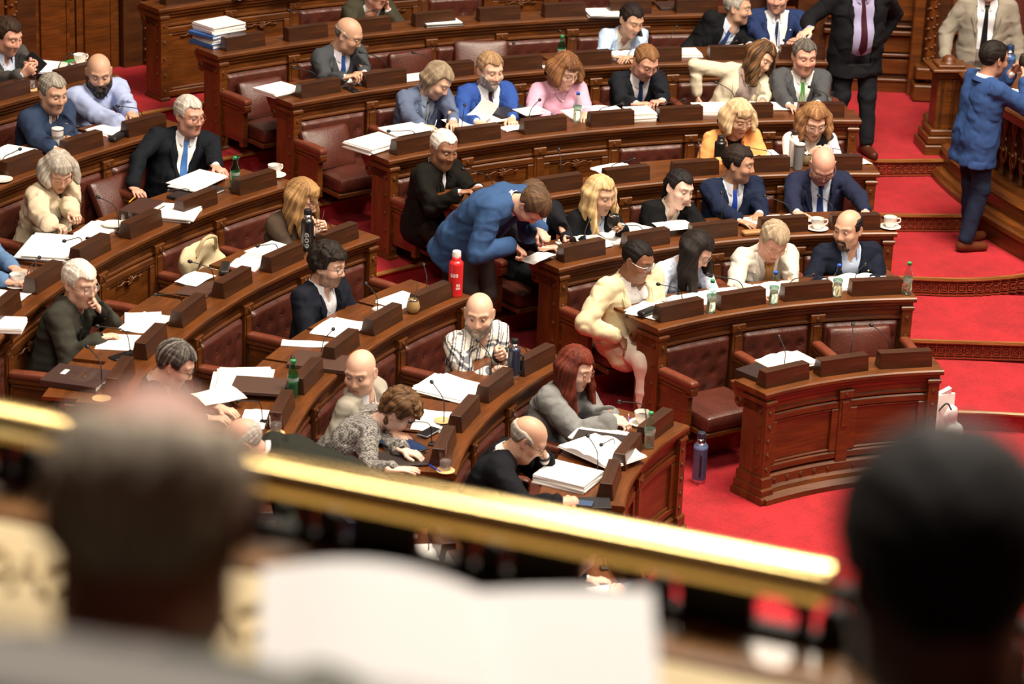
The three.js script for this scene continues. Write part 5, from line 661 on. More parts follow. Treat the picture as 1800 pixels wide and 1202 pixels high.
  darkstand: { label: 'tall man in black suit and burgundy tie standing at the top of the steps', skin: 'fair', stand: 1, size: 1.0, lean: 2, hunch: 2, head: [0, 6, 0], hair: { style: 'short', c: 0x3a2c22, v: 0.012 }, belly: 0.03, wide: 1.1, R: { t: [-0.48, 0.22, 0.22], f: [-0.8, -0.3, 0.5], pose: 'rest', pole: [-0.4, -0.6, -1] }, L: { t: [0.24, 0.02, -0.12], f: [-0.6, -0.3, -0.6], pose: 'curl', pole: [1, 0.2, -0.6] }, legs: [[-0.1, -0.38, 0.04, -0.16, -0.75, 0.02], [0.11, -0.38, 0.06, 0.12, -0.75, 0.1]], feet: [[-0.3, 0, 1], [0.1, 0, 1]], wear: { shirt: { c: 0x9b98bc, collar: 16 }, jacket: { c: 0x121317, vw: 0.09, bot: 0.0, open: 1, vb: 0.08 }, tie: { c: 0x3a1420, bot: -0.02 }, trousers: 0x1a1c22, shoes: 0x4a261a } },
};
const PLACE = {
  tan: {"p":[-2.439,0.618,-3.221],"yaw":37.1,"R":[-0.129,0.065,-0.199]},
  lace: {"p":[-2.126,0.618,-3.628],"yaw":30.4,"R":[-0.238,0.295,0.458],"L":[0.043,0.295,0.486]},
  white: {"p":[-1.526,0.618,-3.915],"yaw":21.3,"R":[-0.301,0.295,0.494],"L":[-0.032,0.295,0.517]},
  navyblz: {"p":[-0.931,0.618,-4.012],"yaw":13.1,"R":[-0.267,0.295,0.374],"L":[0.077,0.295,0.365]},
  phone: {"p":[-3.1,0.761,-4.173],"yaw":36.6,"R":[-0.293,0.325,0.561],"L":[-0.105,0.325,0.613]},
  blonde: {"p":[-2.713,0.761,-4.178],"yaw":33,"R":[-0.153,0.295,0.274],"L":[0.077,0.365,0.32]},
  cheek: {"p":[-2.221,0.761,-4.435],"yaw":26.6,"R":[0.214,0.295,0.262]},
  navy: {"p":[-1.682,0.761,-4.935],"yaw":18.8,"R":[-0.137,0.295,0.538],"L":[0.065,0.295,0.412]},
  baldC: {"p":[-1.038,0.761,-5.167],"yaw":11.4,"R":[-0.316,0.295,0.593],"L":[0.212,0.295,0.604]},
  blackj: {"p":[-3.809,0.904,-4.556],"yaw":39.9,"R":[-0.071,0.345,0.435],"L":[0.106,0.345,0.425]},
  orange: {"p":[-1.64,0.904,-5.678],"yaw":16.1,"R":[-0.152,0.295,0.275],"L":[0.129,0.295,0.287]},
  vest: {"p":[-1.064,0.904,-5.737],"yaw":10.5,"R":[-0.057,0.345,0.292],"L":[0.108,0.345,0.271]},
  longgrey: {"p":[-3.971,1.048,-6.002],"yaw":33.5,"R":[-0.308,0.305,0.608],"L":[-0.046,0.295,0.631]},
  bluebeard: {"p":[-3.465,1.048,-6.115],"yaw":29.5,"R":[-0.296,0.295,0.435],"L":[-0.01,0.295,0.451]},
  pink: {"p":[-2.937,1.048,-6.297],"yaw":25,"R":[-0.268,0.295,0.425],"L":[0.051,0.295,0.442]},
  suitE: {"p":[-2.322,1.048,-6.709],"yaw":19.1,"R":[-0.194,0.325,0.545],"L":[-0.014,0.325,0.626]},
  cream: {"p":[-1.583,1.048,-6.898],"yaw":12.9,"R":[-0.24,0.205,-0.024],"L":[0.07,0.295,0.661]},
  green: {"p":[-1.035,1.048,-6.887],"yaw":8.5,"R":[-0.208,0.295,0.562],"L":[0.003,0.295,0.562]},
  baldF: {"p":[-4.626,1.191,-6.542],"yaw":35.3,"R":[-0.22,0.335,0.518],"L":[-0.1,0.335,0.613]},
  ltblue: {"p":[-2.444,1.191,-7.611],"yaw":17.8,"R":[-0.201,0.305,0.56],"L":[-0.092,0.305,0.611]},
  leanF: {"p":[-1.74,1.191,-8.052],"yaw":12.2,"L":[0.233,0.315,0.616]},
  stripeF: {"p":[-1.141,1.191,-8.201],"yaw":7.9,"R":[-0.209,0.295,0.724],"L":[0.131,0.325,0.478]},
  olive: {"p":[-4.539,1.334,-7.694],"yaw":30.5,"R":[-0.107,0.305,0.5]},
  redhair: {"p":[-2.969,0.475,-1.681],"yaw":60.5,"R":[-0.125,0.305,0.537],"L":[-0.021,0.305,0.469]},
  oldman: {"p":[-3.337,0.475,-0.602],"yaw":79.8,"R":[-0.404,0.305,0.537]},
  plaid: {"p":[-3.463,0.618,-2.121],"yaw":58.5,"R":[-0.193,0.295,0.372],"L":[-0.104,0.365,0.313]},
  smile: {"p":[-4.077,0.618,-0.999],"yaw":76.2,"L":[-0.321,0.295,0.357]},
  hound: {"p":[-4.224,0.618,-0.741],"yaw":80,"R":[-0.557,0.325,0.516],"L":[-0.247,0.315,0.503]},
  beardy: {"p":[-4.411,0.761,-2.399],"yaw":61.5},
  glassesd: {"p":[-5.253,0.761,-0.679],"yaw":82.6,"R":[-0.174,0.295,0.406],"L":[0.004,0.295,0.428]},
  stoop: {"p":[-4.035,1.083,0.489],"yaw":-80},
  brown: {"p":[-4.738,0.904,-3.388],"yaw":54.4,"L":[0.039,0.365,0.342]},
  chin: {"p":[-5.914,0.904,-1.574],"yaw":75.1,"R":[-0.201,0.295,0.384]},
  suitf: {"p":[-5.593,1.048,-4.577],"yaw":50.7,"R":[-0.95,0.295,0.648],"L":[-0.337,0.305,0.792]},
  beige: {"p":[-6.306,1.048,-3.378],"yaw":61.8,"R":[-0.579,0.325,0.549],"L":[-0.422,0.325,0.576]},
  jeans: {"p":[-6.626,1.048,-2.223],"yaw":71.5,"R":[-0.328,0.305,0.537],"L":[-0.131,0.315,0.467]},
  sweater: {"p":[-6.549,1.191,-4.622],"yaw":54.8,"R":[-0.384,0.305,0.539],"L":[-0.259,0.305,0.538]},
  baldshirt: {"p":[-6.283,1.191,-5.222],"yaw":50.3,"R":[-0.219,0.305,0.586],"L":[-0.147,0.315,0.659]},
  phoneh: {"p":[-6.99,1.334,-5.493],"yaw":51.8,"R":[-0.214,0.385,0.512],"L":[-0.097,0.405,0.514]},
  bent: {"p":[-3.491,1.206,-3.438],"yaw":56},
  speaker: {"p":[0.198,1.309,-5.883],"yaw":112},
  greystand: {"p":[0.538,1.4,-7.993],"yaw":-6},
  darkstand: {"p":[-0.571,1.566,-7.33],"yaw":14},
};
const built = {};
for (const [n, s] of Object.entries(PEOPLE)) {
  const q = PLACE[n]; s.p = q.p; s.yaw = q.yaw; for (const a of ['R', 'L']) if (q[a]) s[a] = { ...(s[a] ?? {}), t: s[a]?.t ?? q[a] };
  built[n] = buildPerson(s);
}
// two more below the gallery, glimpsed through the ironwork
for (const [n, r, t, k, spec] of [
  ['farphone', 3.16, -109, 0, { label: 'man in black suit holding a phone at the desk below the gold rail', skin: 'fair', lean: 10, hunch: 14, head: [0, 28, 0], eyes: 'down', hair: { style: 'short', c: 0x2a201a, v: 0.012 }, R: { t: [-0.12, 0.3, 0.34], f: [0.3, 0.2, 1], pose: 'grip', n: [0.5, -0.5, -0.3] }, L: { t: [0.16, 0.27, 0.32], f: [-0.3, 0, 1] }, wear: suit(0x121317, 0xe4e6ee, 0x22283a, { vw: 0.07, bot: 0.1 }) }],
  ['farblue', 4.12, -101.5, 1, { label: 'man in dark blue suit behind the second desk below the gold rail', skin: 'tan', lean: 8, hunch: 12, head: [10, 20, 0], eyes: 'down', hair: { style: 'short', c: 0x4a4038, v: 0.012 }, R: { t: [-0.16, 0.27, 0.32], f: [0.3, 0, 1] }, L: { t: [0.16, 0.27, 0.32], f: [-0.3, 0, 1] }, wear: suit(0x1d2b4a, 0xc9d4e8, 0x22304f, { vw: 0.07, bot: 0.1 }) }],
]) { const q = P(r, t, tierY(k) + 0.475); spec.p = arr(q); spec.yaw = -t; built[n] = buildPerson(spec); }

// ---------------------------------------------------------------- things on the desks
const pageGeo = (w, d, n, h, jit, lift = 0) => { // a sheaf: n slabs, a little out of line, the top one may curl
  const g = []; for (let i = 0; i < n; i++) { const t = h / n; const b = new THREE.BoxGeometry(w, t * 0.92, d, 6, 1, 6); if (i === n - 1 && lift) { const p = b.attributes.position; for (let q = 0; q < p.count; q++) { const u = p.getX(q) / w + 0.5, v = p.getZ(q) / d + 0.5; p.setY(q, p.getY(q) + lift * Math.max(0, u - 0.4) ** 2 * 2.5 * (0.6 + 0.4 * v)); } b.computeVertexNormals(); } g.push(move(b, rr(-jit, jit), (i + 0.5) * t, rr(-jit, jit), 0, rr(-jit, jit) * 4, 0)); } return join(g);
};
const bentSheet = (w, d, bow, roll = 0) => { const g = new THREE.BoxGeometry(w, 0.0015, d, 14, 1, 8), p = g.attributes.position; for (let i = 0; i < p.count; i++) { const u = p.getX(i) / w + 0.5, v = p.getZ(i) / d; p.setY(i, p.getY(i) + bow * Math.sin(u * Math.PI) + roll * Math.max(0, u - 0.45) ** 2 * 3 + 0.004 * noise3(u * 4, v * 3, w * 50) + 0.004); } g.computeVertexNormals(); return g.toNonIndexed(); };
const openBook = (w, d, h) => { const g = []; for (const s of [-1, 1]) { const b = new THREE.BoxGeometry(w / 2, h, d, 12, 1, 2), p = b.attributes.position; for (let i = 0; i < p.count; i++) { const u = s * p.getX(i) / (w / 2) + 0.5, top = p.getY(i) > 0; p.setY(i, top ? h * (0.35 + 0.9 * Math.sin(Math.min(1, u * 1.25 + 0.12) * Math.PI) ** 0.7 * (1 - u * 0.35)) : 0); } b.translate(s * w / 4, 0, 0); b.computeVertexNormals(); g.push(b.toNonIndexed()); } return join(g); };
const plastic = phys(0xe8fbf2, 0.06, { transmission: 1, thickness: 0, ior: 1.33 }), greenPlastic = phys(0x9fe0bd, 0.08, { transmission: 1, thickness: 0, ior: 1.33 }), water = phys(0xffffff, 0.02, { transmission: 0.92, thickness: 0.03, ior: 1.33 }), labelMat = phys(0xb9c9c4, 0.6, { transmission: 0.5, thickness: 0 }), corkMat = std(0xc9a877, 0.9), mateMat = std(0x46552a, 0.95);
function flask(g, { c = 0x27304a, c2, cap2 = 0x15161a, r = 0.038, h = 0.28, steel = 1, handle = 0, mat }) {
  const m = mat ?? phys(c, 0.35, { clearcoat: 0.3 }); part('flask_body', lathe([[0, 0], [r * 0.96, 0], [r, 0.006], [r, h * 0.7], [r * 0.94, h * 0.75], [r * 0.62, h * 0.8], [0, h * 0.8]], 24), m, g);
  if (c2) part('band', lathe([[r * 1.01, h * 0.68], [r * 1.02, h * 0.7], [r * 0.97, h * 0.745], [r * 0.9, h * 0.755]], 24), phys(c2, 0.35), g);
  part('neck_ring', lathe([[r * 0.6, h * 0.78], [r * 0.64, h * 0.79], [r * 0.62, h * 0.88], [0, h * 0.88]], 20), steel ? M.chrome : m, g);
  part('lid', lathe([[r * 0.6, h * 0.87], [r * 0.62, h * 0.885], [r * 0.6, h * 0.985], [r * 0.5, h], [0, h]], 20), std(cap2, 0.4), g);
  if (steel) part('foot_ring', lathe([[r * 0.98, 0.001], [r * 1.01, 0.004], [r * 1.01, 0.022], [r * 0.99, 0.025]], 24), M.chrome, g);
  if (handle) part('handle', tube([[0, h * 0.62, r * 0.9], [0, h * 0.62, r * 1.5], [0, h * 0.4, r * 1.6], [0, h * 0.2, r * 1.5], [0, h * 0.18, r * 0.9]], 0.007, 20, 6), std(0x1a1d28, 0.5), g);
}
const cupGeo = lathe([[0, 0.004], [0.02, 0], [0.023, 0.003], [0.034, 0.026], [0.039, 0.055], [0.0375, 0.056], [0.032, 0.027], [0.02, 0.008], [0, 0.007]], 24), saucerGeo = lathe([[0, 0.002], [0.03, 0], [0.036, 0.003], [0.066, 0.013], [0.067, 0.0155], [0.035, 0.007], [0, 0.006]], 28), cupHandle = tube([[0.035, 0.045, 0], [0.055, 0.046, 0], [0.057, 0.028, 0], [0.034, 0.018, 0]], 0.004, 14, 6);
const glassGeo = lathe([[0, 0.004], [0.029, 0.004], [0.033, 0.006], [0.037, 0.105], [0.0355, 0.105], [0.0315, 0.012], [0, 0.011]], 24), glassWater = lathe([[0, 0.012], [0.0312, 0.012], [0.0335, 0.055], [0, 0.055]], 20), coasterGeo = lathe([[0, 0], [0.052, 0], [0.053, 0.002], [0.052, 0.004], [0, 0.004]], 28);
const screenMat = std(0x101216, 0.15), screenOn = (hex) => std(0x101216, 0.2, { emissive: hex, emissiveIntensity: 0.5 });
const KINDS = {
  stack: (o) => ['paper_stack', 'papers', (g) => { part('sheets', pageGeo(o.w ?? 0.22, o.d ?? 0.3, o.n ?? Math.max(2, Math.round((o.h ?? 0.02) / 0.006)), o.h ?? 0.02, o.j ?? 0.006, o.lift ?? 0), M.paper, g); }],
  sheet: (o) => ['paper_sheet', 'paper', (g) => { part('page', bentSheet(o.w ?? 0.21, o.d ?? 0.29, o.bow ?? 0.006, o.roll ?? 0), o.c ? std(o.c, 0.8) : M.paper, g); for (let i = 0; i < (o.extra ?? 0); i++) part('page', move(bentSheet(o.w ?? 0.21, o.d ?? 0.29, 0.008), rr(-0.03, 0.03), -0.002 - 0.002 * i + 0.002 * (o.extra ?? 0), rr(-0.03, 0.03), 0, rr(-0.4, 0.4), 0), M.paper, g); }],
  book: (o) => ['open_book', 'book', (g) => { part('pages', openBook(o.w ?? 0.36, o.d ?? 0.27, o.h ?? 0.03), M.paper, g); part('cover', move(box((o.w ?? 0.36) + 0.01, 0.003, (o.d ?? 0.27) + 0.01, 0.001), 0, 0.0005, 0), std(o.c ?? 0xd8d6d2, 0.7), g); }],
  folder: (o) => ['folder', 'folder', (g) => { const w = o.w ?? 0.3, d = o.d ?? 0.24, h = o.h ?? 0.02, m = phys(o.c ?? 0x3a2420, 0.55, { clearcoat: 0.15 }); part('cover', [move(box(w, 0.004, d, 0.0015), 0, h, 0), move(box(w, 0.004, d, 0.0015), 0, 0.002, 0)], m, g); part('pages', move(box(w - 0.012, h - 0.004, d - 0.012, 0.001), 0, h / 2, 0), o.inner ? std(o.inner, 0.8) : M.paperEdge, g); part('spine', move(box(0.006, h, d, 0.002), -w / 2, h / 2 + 0.001, 0), m, g);
    if (o.crest) { part('crest', move(lathe([[0, 0.001], [0.012, 0.001], [0.012, 0], [0.006, 0.0015], [0, 0.002]], 16), 0.0, h + 0.002, 0.04), M.brass, g); part('name_label', move(box(0.07, 0.001, 0.03, 0.0004), 0.02, h + 0.0025, -0.085), M.paper, g); const bars = []; for (let i = 0; i < 2; i++) bars.push(move(box(0.11 - i * 0.05, 0.0008, 0.003, 0.0003), 0, h + 0.0024, 0.012 + i * 0.008)); part('gilt_lettering', bars, M.brass, g); } }],
  bottle: (o) => ['water_bottle', 'bottle', (g) => { const m = o.green ? greenPlastic : plastic, h = 0.215; part('plastic_body', lathe([[0, 0.002], [0.026, 0], [0.031, 0.008], [0.031, 0.06], [0.028, 0.075], [0.031, 0.09], [0.032, 0.13], [0.027, 0.155], [0.014, 0.182], [0.012, 0.2], [0.0125, h - 0.008]], 22), m, g); part('water', lathe([[0, 0.004], [0.0295, 0.009], [0.0295, 0.06], [0.0268, 0.075], [0.0285, 0.088], [0, 0.088]], 20), water, g); part('label', lathe([[0.0322, 0.1], [0.0325, 0.102], [0.0325, 0.12], [0.0322, 0.122]], 22), labelMat, g, 'pale label band'); part('screw_cap', lathe([[0, h + 0.012], [0.013, h + 0.012], [0.0148, h + 0.008], [0.0148, h - 0.008], [0, h - 0.008]], 18), std(o.cap ?? 0x2f9a5c, 0.4), g, 'coloured screw cap'); }],
  cup: () => ['coffee_cup', 'cup', (g) => { part('bowl', move(cupGeo.clone().scale(1.25, 1.3, 1.25), 0, 0.007, 0), M.china, g); part('handle', move(cupHandle.clone().scale(1.25, 1.3, 1.25), 0, 0.007, 0), M.china, g); part('coffee', move(new THREE.CircleGeometry(0.04, 20), 0, 0.055, 0, -Math.PI / 2), std(0x24130a, 0.2), g); }],
  saucer: () => ['saucer', 'saucer', (g) => { part('dish', saucerGeo.clone().scale(1.15, 1, 1.15), M.china, g); }],
  glass: (o) => ['drinking_glass', 'glass', (g) => { part('tumbler', glassGeo, M.glass, g); part('water', glassWater, water, g); if (o.straw) part('spoon', tube([[0.01, 0.02, 0], [0.02, 0.12, 0], [0.026, 0.16, 0]], 0.0025, 8, 5), M.chrome, g); }],
  coaster: () => ['coaster', 'coaster', (g) => { part('disc', coasterGeo, corkMat, g); }],
  flask: (o) => ['vacuum_flask', 'flask', (g) => flask(g, o)],
  tumbler: (o) => ['travel_tumbler', 'tumbler', (g) => { const c = std(o.c, 0.35, { metalness: o.metal ?? 0 }), h = o.h ?? 0.19; part('body', lathe([[0, 0], [0.03, 0], [0.034, 0.006], [0.041, h * 0.92], [0.038, h * 0.92], [0, h * 0.9]], 24), c, g); part('lid', lathe([[0, h], [0.034, h], [0.042, h * 0.985], [0.042, h * 0.91], [0, h * 0.91]], 24), std(o.lid ?? 0xe4e2e0, 0.35), g); if (o.band) part('band', lathe([[0.0385, h * 0.58], [0.0392, h * 0.585], [0.0402, h * 0.7], [0.0396, h * 0.705]], 24), std(o.band, 0.4), g); }],
  mate: (o) => ['mate_gourd', 'mate cup', (g) => { part('gourd', lathe([[0, 0.002], [0.025, 0], [0.04, 0.02], [0.043, 0.045], [0.036, 0.075], [0.032, 0.085], [0.029, 0.085], [0.028, 0.07], [0, 0.07]], 22), std(o.c ?? 0x7a5a38, 0.5), g); part('rim', lathe([[0.03, 0.082], [0.034, 0.083], [0.034, 0.092], [0.03, 0.093]], 22), M.chrome, g); part('herb', move(new THREE.SphereGeometry(0.028, 12, 6, 0, 6.3, 0, 1.4).scale(1, 0.25, 1), 0, 0.074, 0), mateMat, g); part('metal_straw', tube([[0.0, 0.06, 0.0], [0.018, 0.12, 0.004], [0.03, 0.165, 0.006], [0.036, 0.185, 0.006]], 0.003, 10, 6), M.chrome, g); }],
  phone: (o) => ['mobile_phone', 'phone', (g) => { part('case', move(new RoundedBoxGeometry(0.073, 0.009, 0.15, 2, 0.004), 0, 0.0045, 0), std(o.c ?? 0x17181c, 0.4), g); part('screen', move(box(0.067, 0.001, 0.142, 0.0004), 0, 0.0092, 0), o.on ? screenOn(o.on) : screenMat, g); }],
  tablet: (o) => ['tablet', 'tablet', (g) => { part('case', move(new RoundedBoxGeometry(0.26, 0.01, 0.18, 2, 0.004), 0, 0.005, 0), M.black, g); part('screen', move(box(0.238, 0.001, 0.16, 0.0004), 0, 0.0102, 0), screenOn(o.on ?? 0x3a5f9a), g); }],
  laptop: (o) => ['closed_laptop', 'laptop', (g) => { part('base', move(new RoundedBoxGeometry(0.32, 0.012, 0.22, 2, 0.004), 0, 0.006, 0), M.black, g); part('lid', move(new RoundedBoxGeometry(0.32, 0.008, 0.22, 2, 0.003), 0, 0.017, 0), std(o.c ?? 0x26262a, 0.4), g); }],
  pen: (o) => ['pen', 'pen', (g) => { part('barrel', move(new THREE.CylinderGeometry(0.004, 0.004, 0.12, 8), 0, 0.004, 0, 0, 0, Math.PI / 2), std(o.c, 0.4), g); part('tip', move(new THREE.CylinderGeometry(0.001, 0.0038, 0.014, 8), 0.067, 0.004, 0, 0, 0, -Math.PI / 2), M.chrome, g); }],
  mouse: () => ['computer_mouse', 'mouse', (g) => { const s = new THREE.SphereGeometry(1, 18, 10, 0, 6.3, 0, Math.PI / 2); s.scale(0.032, 0.026, 0.055); part('shell', s, std(0xd6d6d6, 0.35), g); part('wheel', move(new THREE.CylinderGeometry(0.006, 0.006, 0.004, 10), 0, 0.023, 0.025, 0, 0, Math.PI / 2), M.black, g); }],
  case: (o) => ['eyeglass_case', 'case', (g) => { const s = new RoundedBoxGeometry(o.w ?? 0.16, 0.035, 0.06, 4, 0.016); part('shell', move(s, 0, 0.0175, 0), phys(o.c ?? 0x141416, 0.45), g); part('seam', move(box((o.w ?? 0.16) + 0.001, 0.002, 0.061, 0.0005), 0, 0.018, 0), M.rubber, g); }],
  cushion: (o) => ['leather_cushion', 'cushion', (g) => { const c = cushionGeo(o.w ?? 0.42, o.d ?? 0.36, 0.07, 0.03); c.rotateX(Math.PI / 2 - (o.tilt ?? 20) * D2R); c.translate(0, (o.d ?? 0.36) / 2 * Math.cos((o.tilt ?? 20) * D2R), 0); part('pad', c, M.leather, g); const e = []; const W = (o.w ?? 0.42) / 2 - 0.015, Dd = (o.d ?? 0.36) / 2 - 0.015; e.push(new THREE.TubeGeometry(new THREE.CatmullRomCurve3([V(-W, 0, -Dd), V(W, 0, -Dd), V(W, 0, Dd), V(-W, 0, Dd)], true, 'catmullrom', 0.05), 48, 0.006, 6, true)); const t = join(e); t.rotateX(Math.PI / 2 - (o.tilt ?? 20) * D2R); t.translate(0, (o.d ?? 0.36) / 2 * Math.cos((o.tilt ?? 20) * D2R), 0); part('piping', t, M.leatherArm, g); }],
};
// lettering printed on flasks: drawn on a small canvas and wrapped round the body
function printBand(g, text, r, y0, y1, arc, color, turn, vertical) {
  const c = document.createElement('canvas'); c.width = 256; c.height = 256; const x = c.getContext('2d'); x.clearRect(0, 0, 256, 256); x.fillStyle = '#000'; x.fillRect(0, 0, 256, 256); x.fillStyle = '#fff'; x.textAlign = 'center'; x.textBaseline = 'middle'; x.translate(128, 128); if (vertical) x.rotate(-Math.PI / 2); const lines = text.split('\n'); const fs = lines.length > 1 ? 96 : 120; x.font = `bold ${fs}px sans-serif`; lines.forEach((t, i) => x.fillText(t, 0, (i - (lines.length - 1) / 2) * fs * 0.95));
  const t = new THREE.CanvasTexture(c); const geo = new THREE.CylinderGeometry(r + 0.0006, r + 0.0006, y1 - y0, 16, 1, true, -arc / 2 + turn, arc); geo.translate(0, (y0 + y1) / 2, 0);
  part('printed_lettering', geo, std(color, 0.5, { alphaMap: t, transparent: true }), g);
}
const supports = [];   // flat things already lying on a desk: a thing laid over them rests on top
const FLAT = { stack: (o) => [o.w ?? 0.22, o.d ?? 0.3, (o.h ?? 0.02) + (o.lift ? 0.01 : 0)], sheet: (o) => [o.w ?? 0.21, o.d ?? 0.29, 0.009 + (o.extra ?? 0) * 0.002], book: (o) => [o.w ?? 0.36, o.d ?? 0.27, (o.h ?? 0.03) * 1.15], folder: (o) => [o.w ?? 0.3, o.d ?? 0.24, (o.h ?? 0.02) + 0.003], laptop: () => [0.32, 0.22, 0.022], tablet: () => [0.26, 0.18, 0.011] };
const RADIUS = { bottle: 0.03, cup: 0.03, saucer: 0.07, glass: 0.035, coaster: 0.05, phone: 0.06, mate: 0.03, flask: 0.04, tumbler: 0.035, case: 0.06, mouse: 0.03, pen: 0.04 };
function restOn(kind, x, y, z, yaw, o) {
  const f = FLAT[kind]?.(o), pts = [[0, 0]], a = yaw * D2R; if (f) for (const [u, v] of [[-1, -1], [1, -1], [1, 1], [-1, 1], [0, 1], [0, -1], [1, 0], [-1, 0]]) pts.push([u * f[0] * 0.46, v * f[1] * 0.46]); else { const r = RADIUS[kind] ?? 0; for (const t of [0, 1.57, 3.14, 4.71]) pts.push([Math.sin(t) * r, Math.cos(t) * r]); }
  let top = y; for (const s of supports) { if (y > s.top + 0.0005 || s.top - y > 0.2) continue; const c = Math.cos(s.a), n = Math.sin(s.a); for (const [u, v] of pts) { const px = x + u * Math.cos(a) + v * Math.sin(a) - s.x, pz = z - u * Math.sin(a) + v * Math.cos(a) - s.z, lu = px * c - pz * n, lv = px * n + pz * c; if (Math.abs(lu) < s.w / 2 && Math.abs(lv) < s.d / 2) { top = Math.max(top, s.top + 0.0006); break; } } }
  if (f) supports.push({ x, z, a, w: f[0], d: f[1], top: top + f[2] }); return top;
}
function place(kind, x, y, z, yaw, o, where, free) {
  const [name, cat, fill] = KINDS[kind](o), h = free ? y : restOn(kind, x, y, z, yaw, o), g = thing(name, where, cat, [x, h, z], yaw * D2R, o.group); fill(g); if (o.print) for (const p of o.print) printBand(g, ...p); return g;
}
